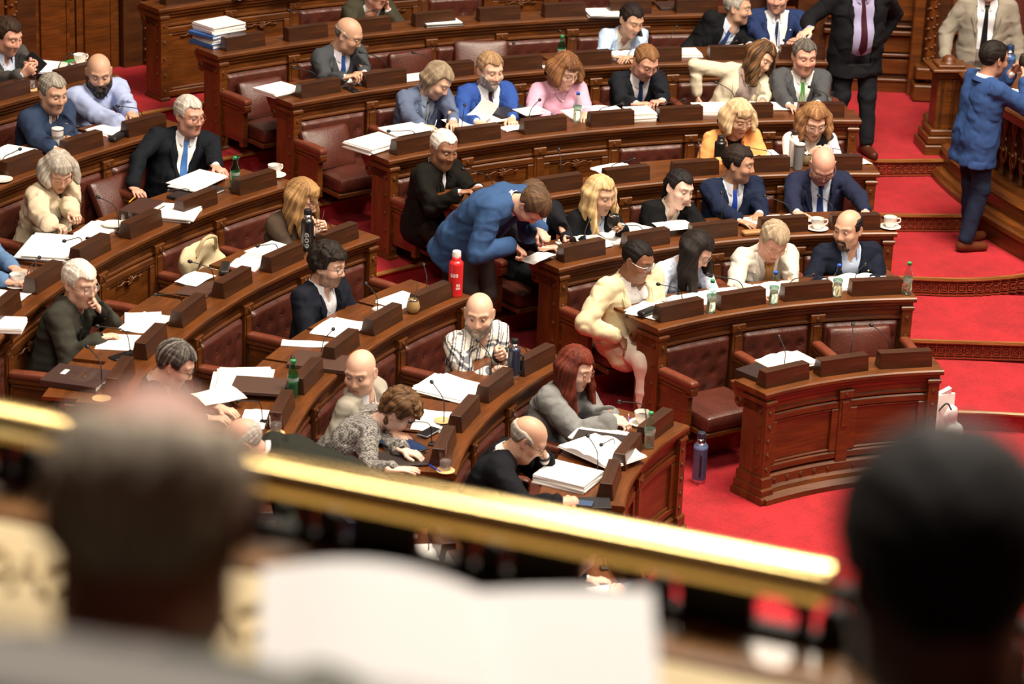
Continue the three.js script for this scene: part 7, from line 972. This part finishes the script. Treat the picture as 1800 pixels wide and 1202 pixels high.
// ---------------------------------------------------------------- rostrum with its carved balustrade
const RC = { cx: 5.33, cz: -7.9 }, ros = thing('rostrum', 'curved carved wooden rostrum with pierced balustrade and square newel post by the steps', 'rostrum');
const rsw = (prof, a, b, o = {}) => sweep(prof, a, b, { ...RC, step: 3, ...o });
const rP = (r, t, y) => { const p = P(r, t, y); return V(p.x + RC.cx, p.y, p.z + RC.cz); };
part('lower_wall', rsw(rect(4.6, 5.25, -0.05, 0.56, 0.006), -150, -86), M.wood, ros);
part('plinth_moulding', rsw([[4.7, 0.56], [5.262, 0.56], [5.28, 0.575], [5.28, 0.61], [5.26, 0.625], [5.245, 0.65], [5.2, 0.66], [4.7, 0.66]], -150, -86), M.wood, ros);
part('upper_plinth', rsw([[4.8, 0.66], [5.19, 0.66], [5.19, 0.76], [5.2, 0.775], [5.18, 0.8], [5.13, 0.815], [5.12, 0.84], [4.8, 0.84]], -150, -86), M.wood, ros);
part('top_rail', rsw([[4.93, 1.35], [5.08, 1.35], [5.095, 1.362], [5.1, 1.385], [5.085, 1.4], [4.93, 1.4]], -150, -93.5), M.wood, ros);
part('rail_moulding', rsw([[4.97, 1.3], [5.06, 1.3], [5.075, 1.35], [4.97, 1.35]], -150, -93.5), M.wood, ros);
part('clerk_desk', rsw(rect(4.3, 4.95, 1.33, 1.372), -150, -95), M.wood, ros);
part('back_board', rsw(rect(4.86, 4.88, 0.84, 1.3), -150, -93), M.shadedWood, ros);
{ // balusters: a turned stem with leaf collars, pierced scrolls between them
  const stem = lathe([[0.03, 0], [0.03, 0.03], [0.018, 0.045], [0.014, 0.08], [0.026, 0.13], [0.03, 0.17], [0.02, 0.21], [0.013, 0.26], [0.013, 0.33], [0.022, 0.37], [0.03, 0.4], [0.03, 0.46], [0, 0.46]], 12);
  const leaf = (() => { const g = []; for (let i = 0; i < 6; i++) { const s = new THREE.SphereGeometry(0.02, 7, 5); s.scale(0.5, 1.2, 0.4); g.push(move(s, Math.sin(i * 1.047) * 0.026, 0.2, Math.cos(i * 1.047) * 0.026, 0.5, i * 1.047, 0)); } return join(g); })();
  const scroll = join([tube([[0, -0.1, 0], [0.03, -0.06, 0.005], [0.035, 0, 0.008], [0.01, 0.03, 0.005], [-0.015, 0.01, 0.01], [0.0, -0.012, 0.012]], 0.009, 20, 5), tube([[0, -0.1, 0], [-0.03, -0.05, 0.005], [-0.03, 0.05, 0.008], [0, 0.1, 0.005], [0.02, 0.08, 0.012]], 0.008, 20, 5), move(new THREE.SphereGeometry(0.018, 8, 6), 0, 0, 0.016)]);
  for (let t = -96.2; t > -122; t -= 1.75) { const p = rP(5.02, t, 0.84), b = part('baluster', move(stem, p.x, p.y, p.z), M.wood, ros); part('leaf_collar', move(leaf, p.x, p.y, p.z), M.wood, b); const q = rP(5.05, t - 0.87, 1.06); part('scroll', move(scroll, q.x, q.y, q.z, 0, -t * D2R + Math.PI, 0), M.wood, b); }
}
{ // newel post
  const n = [[0.36, 0.1, 0.745], [0.32, 0.06, 0.83], [0.27, 0.05, 0.885], [0.2, 0.44, 1.12], [0.24, 0.03, 1.345], [0.28, 0.025, 1.37]].map(([w, h, y]) => move(box(w, h, w, 0.008), 0.2, y, -7.5, 0, 0.12, 0)); n.push(move(box(0.34, 0.16, 0.34, 0.01), 0.2, 0.62, -7.5, 0, 0.12, 0));
  const post = part('newel_post', n, M.wood, ros); part('newel_cap', [move(box(0.33, 0.028, 0.33, 0.008), 0.2, 1.4, -7.5, 0, 0.12, 0), move(box(0.22, 0.022, 0.22, 0.006), 0.2, 1.425, -7.5, 0, 0.12, 0), move(lathe([[0, 0.06], [0.03, 0.055], [0.055, 0.035], [0.05, 0.015], [0.07, 0.0]], 18), 0.2, 1.435, -7.5)], M.wood, post);
  for (const s of [-1, 1]) part('flute', move(box(0.025, 0.4, 0.012, 0.005), 0.2 + s * 0.045, 1.12, -7.395, 0, 0.12, 0), M.shadedWood, post);
}
settle(ros);
place('flask', 0.6, 1.373, -7.08, 20, { c: 0x2d4a78, r: 0.05, h: 0.33, cap2: 0x1d3458, c2: 0x4a74b0 }, 'tall blue vacuum flask on the rostrum beside the man in royal blue');
place('stack', 0.66, 1.373, -6.85, -30, { w: 0.24, d: 0.2, h: 0.012, j: 0.01 }, 'white papers on the rostrum desk beside the blue flask');
{ const g = thing('high_back_chair', 'dark leather high-backed chair behind the rostrum rail', 'chair', [1.2, 0.52, -8.5], 0.3); part('backrest', move(cushionGeo(0.62, 0.9, 0.09, 0.03), 0, 0.85, -0.25, Math.PI / 2 - 0.08), M.leather, g); part('seat', move(cushionGeo(0.6, 0.55, 0.12), 0, 0.42, 0.05), M.leather, g); part('frame', [move(box(0.68, 0.06, 0.06), 0, 1.33, -0.29), move(box(0.62, 0.05, 0.56), 0, 0.33, 0.04)], M.shadedWood, g); for (const [x, z] of [[-0.28, -0.24], [0.28, -0.24], [-0.28, 0.28], [0.28, 0.28]]) part('leg', move(box(0.06, 0.33, 0.06), x, 0.165, z), M.shadedWood, g); part('armrest', move(box(0.07, 0.05, 0.5, 0.01), -0.31, 0.62, 0.02), M.leatherArm, g); part('armrest', move(box(0.07, 0.05, 0.5, 0.01), 0.31, 0.62, 0.02), M.leatherArm, g); }
struct('floor_rostrum', rsw(rect(0.5, 4.7, -0.05, 0.52, 0.002), -170, -60, { step: 5 }), M.carpet);

// ---------------------------------------------------------------- panelled walls, door, carved columns
{ // flat wall behind the top of the steps
  const g = structGroup('wall_steps'); const zf = -9.2;
  part('boards', move(box(3.4, CEILING_Y, 0.25, 0.002), 0.9, CEILING_Y / 2, zf - 0.13), M.shadedWood, g);
  part('return_board', move(box(0.2, CEILING_Y, 1.5, 0.002), -1.35 + 0.57, CEILING_Y / 2, zf - 0.55), M.shadedWood, g);
  for (const [y, h, d] of [[0.76, 0.1, 0.05], [0.82, 0.03, 0.06], [1.035, 0.03, 0.035], [1.235, 0.04, 0.06], [1.29, 0.02, 0.04]]) part('moulding', move(box(0.82, h, d, 0.008), -0.22, y, zf + d / 2), M.wood, g);
  for (const [y0, y1] of [[0.87, 1.0], [1.06, 1.2], [1.34, 2.6]]) part('panel', move(box(0.72, y1 - y0, 0.012, 0.005), -0.24, (y0 + y1) / 2, zf + 0.01), M.wood, g);
  part('moulding', move(box(1.5, 0.05, 0.07, 0.01), 1.15, 1.27, zf + 0.03), M.wood, g); part('panel', move(box(1.3, 1.3, 0.02, 0.008), 1.1, 2.0, zf + 0.01), M.wood, g);
}
function carvedColumn(name, at, h, y0, r) { // a dark column wound with a leafy rope
  const g = structGroup(name); part('shaft', move(new THREE.CylinderGeometry(r * 0.72, r * 0.72, h, 14), at.x, y0 + h / 2, at.z), M.wood, g);
  const knobs = []; for (let i = 0; i < h / 0.016; i++) { const a = i * 1.15, s = new THREE.SphereGeometry(r * 0.34, 6, 4); s.scale(1, 0.7, 1); knobs.push(move(s, at.x + Math.sin(a) * r * 0.72, y0 + 0.1 + i * 0.016, at.z + Math.cos(a) * r * 0.72)); } const k = part('rope_carving', knobs, M.wood, g); k.userData.kind = 'stuff';
  part('base', [move(box(r * 2.6, 0.1, r * 2.6, 0.01), at.x, y0 + 0.05, at.z), move(box(r * 2.2, 0.05, r * 2.2, 0.01), at.x, y0 + 0.125, at.z)], M.wood, g);
}
carvedColumn('trim_1', V(0.27, 0, -9.02), 3, 0.716, 0.055);
struct('trim_2', [move(box(0.1, 3, 0.14, 0.01), 0.165, 2.2, -9.14), move(box(0.2, 0.14, 0.3, 0.01), 0.24, 0.79, -9.02), move(box(0.17, 0.1, 0.26, 0.01), 0.24, 0.95, -9.04)], M.wood);
{ // double door at the head of the aisle
  const d = structGroup('door_1'), y0 = tierY(7), r = WALL_R - 0.02, A = (r0, r1, ya, yb, t0, t1, b = 0.008) => arcBox(r0, r1, ya, yb, t0, t1, b, { step: 6 });
  for (const [t0, t1] of [[-43.75, -41.55], [-41.45, -39.25]]) {
    const leaf = part('door_leaf', A(r - 0.04, r + 0.02, y0 - 0.3, y0 + 2.2, t0, t1), M.wood, d);
    for (const [a, b] of [[-0.2, 0.75], [0.95, 2.05]]) { part('panel', A(r - 0.055, r - 0.03, y0 + a, y0 + b, t0 + 0.45, t1 - 0.45, 0.012), M.wood, leaf); part('panel_moulding', [A(r - 0.065, r - 0.04, y0 + b, y0 + b + 0.03, t0 + 0.35, t1 - 0.35), A(r - 0.065, r - 0.04, y0 + a - 0.03, y0 + a, t0 + 0.35, t1 - 0.35), A(r - 0.065, r - 0.04, y0 + a, y0 + b, t0 + 0.35, t0 + 0.5), A(r - 0.065, r - 0.04, y0 + a, y0 + b, t1 - 0.5, t1 - 0.35)], M.wood, leaf); }
    const s = t0 < -42 ? 1 : -1, tc = s > 0 ? t1 - 0.2 : t0 + 0.2, q = P(r - 0.05, tc, y0 + 0.86); part('handle', [polar(box(0.035, 0.36, 0.012, 0.004), r - 0.052, tc, y0 + 0.8), move(new THREE.SphereGeometry(0.022, 10, 8), q.x + 0.03, q.y, q.z + 0.03), polar(move(tube([[0, 0, 0.03], [s * -0.05, 0.01, 0.06], [s * -0.13, -0.005, 0.05]], 0.011, 12, 6), 0, 0, 0), r - 0.04, tc, y0 + 0.86)], M.brass, leaf);
  }
  part('door_frame', [A(r - 0.1, r + 0.05, y0 - 0.3, y0 + 2.5, -39.2, -38.2), A(r - 0.1, r + 0.05, y0 - 0.3, y0 + 2.5, -44.8, -43.8), A(r - 0.13, r + 0.05, y0 + 2.2, y0 + 2.5, -44.8, -38.2)], M.shadedWood, d);
}
carvedColumn('trim_3', P(WALL_R - 0.14, -37.85, 0), 3, tierY(7) - 0.3, 0.06);
carvedColumn('trim_4', P(WALL_R - 0.14, -45.2, 0), 3, tierY(7) - 0.3, 0.06);
{ const pg = structGroup('trim_5'), y = tierY(7); for (const [t0, t1] of [[-37.3, -36.1], [-46.9, -45.6]]) part('pilaster', [arcBox(WALL_R - 0.16, WALL_R + 0.05, y - 0.4, y + 2.6, t0, t1, 0.01), arcBox(WALL_R - 0.2, WALL_R, y + 0.78, y + 0.86, t0 - 0.2, t1 + 0.2, 0.015), arcBox(WALL_R - 0.19, WALL_R, y + 0.14, y + 0.19, t0 - 0.15, t1 + 0.15, 0.015)], M.wood, pg); 
  for (let i = 0; i < 9; i++) { const t0 = -36 + i * 3.1; part('panel', arcBox(WALL_R - 0.03, WALL_R + 0.02, y + 0.9, y + 2.3, t0 + 0.3, t0 + 2.8, 0.012), M.wood, pg); }
  for (let i = 0; i < 6; i++) { const t0 = -47.2 - (i + 1) * 4; part('panel', arcBox(WALL_R - 0.03, WALL_R + 0.02, y + 0.1, y + 2.3, t0 + 0.4, t0 + 3.6, 0.012), M.wood, pg); part('panel_moulding', arcBox(WALL_R - 0.06, WALL_R + 0.02, y + 0.75, y + 0.8, t0, t0 + 4, 0.012), M.wood, pg); } }

// ---------------------------------------------------------------- bags
const bagMesh = (prims, cell = 0.01, amp = 0.012) => new Field(prims, cell).ruffle((x, y, z) => amp * (noise3(x * 12, y * 9, z * 12) + 0.5 * noise3(x * 28, y * 22, z * 28))).mesh();
{ const g = thing('tote_bag', 'crumpled beige canvas tote bag on the seat behind the fourth desk across the aisle', 'bag', arr(P(5.93, -61.5, 0.83)), 70 * D2R); g.scale.setScalar(1.45); part('canvas', bagMesh([cap([-0.12, 0.08, 0], [0.12, 0.08, 0], 0.09, 0.09, 0.05, [[0, 0, 1], 0.6]), cap([-0.1, 0.26, 0], [0.1, 0.27, 0.01], 0.06, 0.05, 0.06, [[0, 0, 1], 0.5]), cap([0.06, 0.08, 0.02], [0.13, 0.18, 0.03], 0.07, 0.05, 0.05)]), cloth(0xcdbf9c, 0.95), g); part('strap', tube([[-0.08, 0.27, 0.03], [-0.05, 0.34, 0.05], [0.04, 0.33, 0.06], [0.09, 0.26, 0.04]], 0.009, 20, 6), cloth(0xb9a985, 0.95), g); }
{ const g = thing('paper_bag', 'white carrier bag full of papers on the carpet at the end of the front desk', 'bag', [-0.36, 0, -3.02], 0.5); part('bag_body', bagMesh([cap([-0.1, 0.07, 0], [0.12, 0.07, 0.02], 0.085, 0.08, 0.05, [[0, 0, 1], 0.7]), cap([-0.06, 0.2, 0], [0.09, 0.22, 0.02], 0.075, 0.06, 0.05, [[0, 0, 1], 0.6])], 0.011, 0.014), cloth(0xe9e8ea, 0.6), g); part('papers', [move(box(0.2, 0.25, 0.03, 0.003), 0.0, 0.27, 0.0, 0.15, 0.2, 0.2), move(box(0.18, 0.24, 0.02, 0.003), 0.03, 0.25, 0.03, -0.1, 0.3, -0.15)], M.paper, g); part('handle', tube([[-0.05, 0.26, 0.05], [0, 0.33, 0.08], [0.06, 0.27, 0.06]], 0.006, 14, 5), M.rubber, g); }
{ const g = thing('handbag', 'olive green handbag squeezed beside the woman in cream cardigan', 'bag', arr(P(7.0, -69, tierY(4) + 0.39)), 66 * D2R); part('leather', bagMesh([cap([-0.13, 0.08, 0], [0.13, 0.08, 0], 0.085, 0.085, 0.04, [[0, 0, 1], 0.7]), cap([-0.1, 0.17, 0], [0.1, 0.17, 0], 0.06, 0.06, 0.04, [[0, 0, 1], 0.6])], 0.012, 0.006), phys(0x4c4a34, 0.5), g); part('flap', move(box(0.26, 0.1, 0.02, 0.008), 0, 0.17, 0.06, -0.3), phys(0x545038, 0.5), g); part('buckle', move(new THREE.TorusGeometry(0.018, 0.004, 6, 14), 0, 0.14, 0.085), M.chrome, g); }

// ---------------------------------------------------------------- the public gallery in front of the camera
const GA = V(-3.966, 0, 9.743), GU = V(0.9371, 0, 0.3491), GV = V(-0.3491, 0, 0.9371), GYAW = Math.atan2(-GU.z, GU.x);
const gal = (u, y, v) => V(GA.x + GU.x * u + GV.x * v, y, GA.z + GU.z * u + GV.z * v);      // u along the rail, v towards the seats
const galMesh = (geo) => { const m = m4().makeBasis(GU, V(0, 1, 0), GV).setPosition(GA.x, 0, GA.z); return geo.applyMatrix4(m); };
const iron = std(0x0d0c0c, 0.6, { metalness: 0.3 });
const brassRail = std(0xe3c987, 0.22, { metalness: 1 });
{
  const g = thing('gallery_railing', 'thick polished gold rail on pierced black ironwork along the gallery edge', 'railing');
  const railShape = new THREE.Shape(); railShape.moveTo(-0.03, -0.008); railShape.quadraticCurveTo(-0.036, 0.014, -0.022, 0.022); railShape.quadraticCurveTo(0, 0.027, 0.022, 0.022); railShape.quadraticCurveTo(0.036, 0.014, 0.03, -0.008); railShape.lineTo(-0.03, -0.008);
  const rg = new THREE.ExtrudeGeometry(railShape, { depth: 4.33, bevelEnabled: true, bevelThickness: 0.008, bevelSize: 0.006, bevelSegments: 3, curveSegments: 8 }); rg.rotateY(Math.PI / 2); rg.translate(-3.0, 5.3, 0); part('gold_rail', toCreasedNormals(galMesh(rg), 0.7), brassRail, g);
  // iron screen: a plate pierced by scroll-shaped openings
  for (let i = -9; i < 6; i++) {
    const u0 = 0.81 + i * 0.265, s = new THREE.Shape(); s.moveTo(-0.1325, 0); s.lineTo(0.1325, 0); s.lineTo(0.1325, 0.094); s.lineTo(-0.1325, 0.094); s.closePath();
    const ring = new THREE.Path(); ring.absarc(0, 0.04, 0.036, 0, Math.PI, false); ring.lineTo(-0.036, 0.012); ring.lineTo(-0.017, 0.012); ring.lineTo(-0.017, 0.04); ring.absarc(0, 0.04, 0.017, Math.PI, 0, true); ring.lineTo(0.017, 0.012); ring.lineTo(0.036, 0.012); ring.closePath(); s.holes.push(ring);
    { const h = new THREE.Path(); h.moveTo(-0.12, 0.012); h.lineTo(-0.124, 0.04); h.lineTo(-0.11, 0.066); h.lineTo(-0.07, 0.066); h.lineTo(-0.062, 0.052); h.lineTo(-0.05, 0.048); h.lineTo(-0.052, 0.012); h.closePath(); s.holes.push(h); }
    const e = new THREE.ExtrudeGeometry(s, { depth: 0.022, bevelEnabled: true, bevelThickness: 0.004, bevelSize: 0.003, bevelSegments: 1, curveSegments: 12 }); e.translate(u0, 5.199, -0.03); part('iron_scroll', galMesh(e), iron, g);
  }
  part('end_post', galMesh(move(box(0.1, 0.5, 0.1, 0.01), 1.42, 5.15, -0.02)), iron, g);
  settle(g);
}
const ledgeMat = phys(0x9a6a34, 0.5, { map: woodTex, clearcoat: 0.2 }), creamMat = std(0xcdb98f, 0.75);
{
  const g = structGroup('wall_parapet'); const sw = (pts, mat, name, u0 = -3, u1 = 3) => { const s = new THREE.Shape(); pts.forEach(([v, y], i) => (i ? s.lineTo(-v, y) : s.moveTo(-v, y))); s.closePath(); const e = new THREE.ExtrudeGeometry(s, { depth: u1 - u0, bevelEnabled: false }); e.rotateY(Math.PI / 2); e.translate(u0, 0, 0); return part(name, toCreasedNormals(galMesh(e), 0.5), mat, g); };
  sw([[-0.05, 5.0], [-0.05, 5.19], [-0.045, 5.2], [0.085, 5.2], [0.1, 5.19], [0.1, 5.0]], ledgeMat, 'ledge');
  sw([[0.09, 5.185], [0.12, 5.18], [0.2, 5.155], [0.28, 5.115], [0.34, 5.05], [0.34, 4.2], [-0.05, 4.2], [-0.05, 5.02]], creamMat, 'carved_parapet');
  // acanthus relief on the sloping face
  const leafs = []; for (let i = 0; i < 26; i++) { const u = -1.2 + i * 0.11; const L = (du, dv, r, rot, sx) => { const s = new THREE.SphereGeometry(r, 9, 6); s.scale(sx, 0.45, 1); const v = 0.2 + dv, y = 5.16 - (v - 0.2) * 0.45; leafs.push(galMesh(move(s, u + du, y, v, 0.45, rot, 0))); }; L(0, 0, 0.016, 0, 1); for (let q = 0; q < 5; q++) { const a = (q / 5) * 6.28 + 0.3; L(Math.sin(a) * 0.028, Math.cos(a) * 0.026, 0.015, a, 0.45); } L(0.055, 0.02, 0.022, 0.8, 0.35); L(0.055, -0.02, 0.022, -0.8, 0.35); }
  const rel = part('acanthus_relief', leafs, creamMat, g); rel.userData.kind = 'stuff';
}
struct('floor_gallery', galMesh(move(box(9, 0.25, 7, 0.002), 0.5, 4.55, 3.6)), M.shadedWood);
// visitors and what they hold
function visitor(spec, head) { const K = skeleton(spec), q = K.hc.clone().applyAxisAngle(V(0, 1, 0), spec.yaw * D2R); spec.p = arr(V(...head).sub(q)); return buildPerson(spec); }
visitor({ label: 'grey-haired balding visitor in dark green jacket seen from behind in the gallery', skin: 0x9c6a58, kind: 'h', hs: 1.02, yaw: 172, lean: 8, hunch: 30, head: [0, 26, 0], hair: { style: 'ring', c: 0x8f8474, c2: 0xc4b9a6, crown: 0.088, v: 0.012 }, wide: 1.1, R: { t: [-0.12, 0.02, 0.46], f: [0.2, 0, 1], pose: 'curl' }, L: { t: [0.15, 0.02, 0.45], f: [-0.2, 0, 1], pose: 'curl' }, wear: { shirt: { c: 0xe9e7e2, collar: 14 }, jacket: { c: 0x2c3a24, vw: 0.07, bot: 0.1, loose: 0.006 }, trousers: 0x22221f } }, [-3.495, 5.985, 11.56]);
visitor({ label: 'dark-haired visitor in black clothes seen from behind at the end of the gold rail', skin: 0x6a4634, hs: 1.04, yaw: 186, lean: 8, hunch: 26, head: [4, 20, 0], hair: { style: 'short', c: 0x0c0a0a, c2: 0x16110f, v: 0.014, hf: 0.05 }, wide: 1.12, R: { t: [-0.15, 0.02, 0.42], f: [0, 0, 1] }, L: { t: [0.15, 0.02, 0.42], f: [0, 0, 1] }, wear: { shirt: { c: 0x121214, collar: 16 }, jacket: { c: 0x111214, vw: 0.06, bot: 0.1 }, trousers: 0x111214 } }, [-2.8, 5.97, 11.57]);
{ const g = thing('gallery_booklet', 'large open white booklet held up in the gallery', 'booklet', [-3.2, 5.53, 11.02], 4 * D2R);
  const leafPage = (s, w, curl) => { const b = new THREE.BoxGeometry(w, 0.004, 0.3, 16, 1, 6), p = b.attributes.position; for (let i = 0; i < p.count; i++) { const u = (s * p.getX(i)) / w + 0.5; p.setY(i, p.getY(i) + curl * Math.sin(Math.min(1, u * 1.1) * Math.PI * 0.62) * (1 - 0.45 * u)); } b.translate(s * w / 2, 0, 0); b.rotateX(0.5); b.computeVertexNormals(); return b.toNonIndexed(); };
  part('left_page', leafPage(-1, 0.25, 0.085), M.paper, g); part('right_page', leafPage(1, 0.2, 0.012), M.paper, g); }
{ const g = thing('gallery_papers', 'white papers lying on the parapet beside the grey-haired visitor', 'papers', arr(gal(0.02, 5.17, 0.24)), GYAW); part('sheets', move(pageGeo(0.2, 0.28, 4, 0.012, 0.004), -0.1, 0.03, 0.02, 0.3, 0.2, 0), M.paper, g); }
{ const g = thing('gallery_bench', 'grey leather seat back in the gallery behind the grey-haired visitor', 'bench', [-3.46, 4.79, 12.2], -14 * D2R); part('backrest', move(cushionGeo(0.95, 0.75, 0.09, 0.01), 0, 0.98, 0, Math.PI / 2), phys(0x2e2a26, 0.45, { map: leatherTex, clearcoat: 0.2 }), g); part('top_trim', move(box(0.96, 0.03, 0.1, 0.012), 0, 1.375, 0), std(0x3a3632, 0.5), g); part('seat_base', move(box(0.95, 0.6, 0.4, 0.02), 0, 0.3, -0.3), M.shadedWood, g); }

renderer.render(scene, camera);
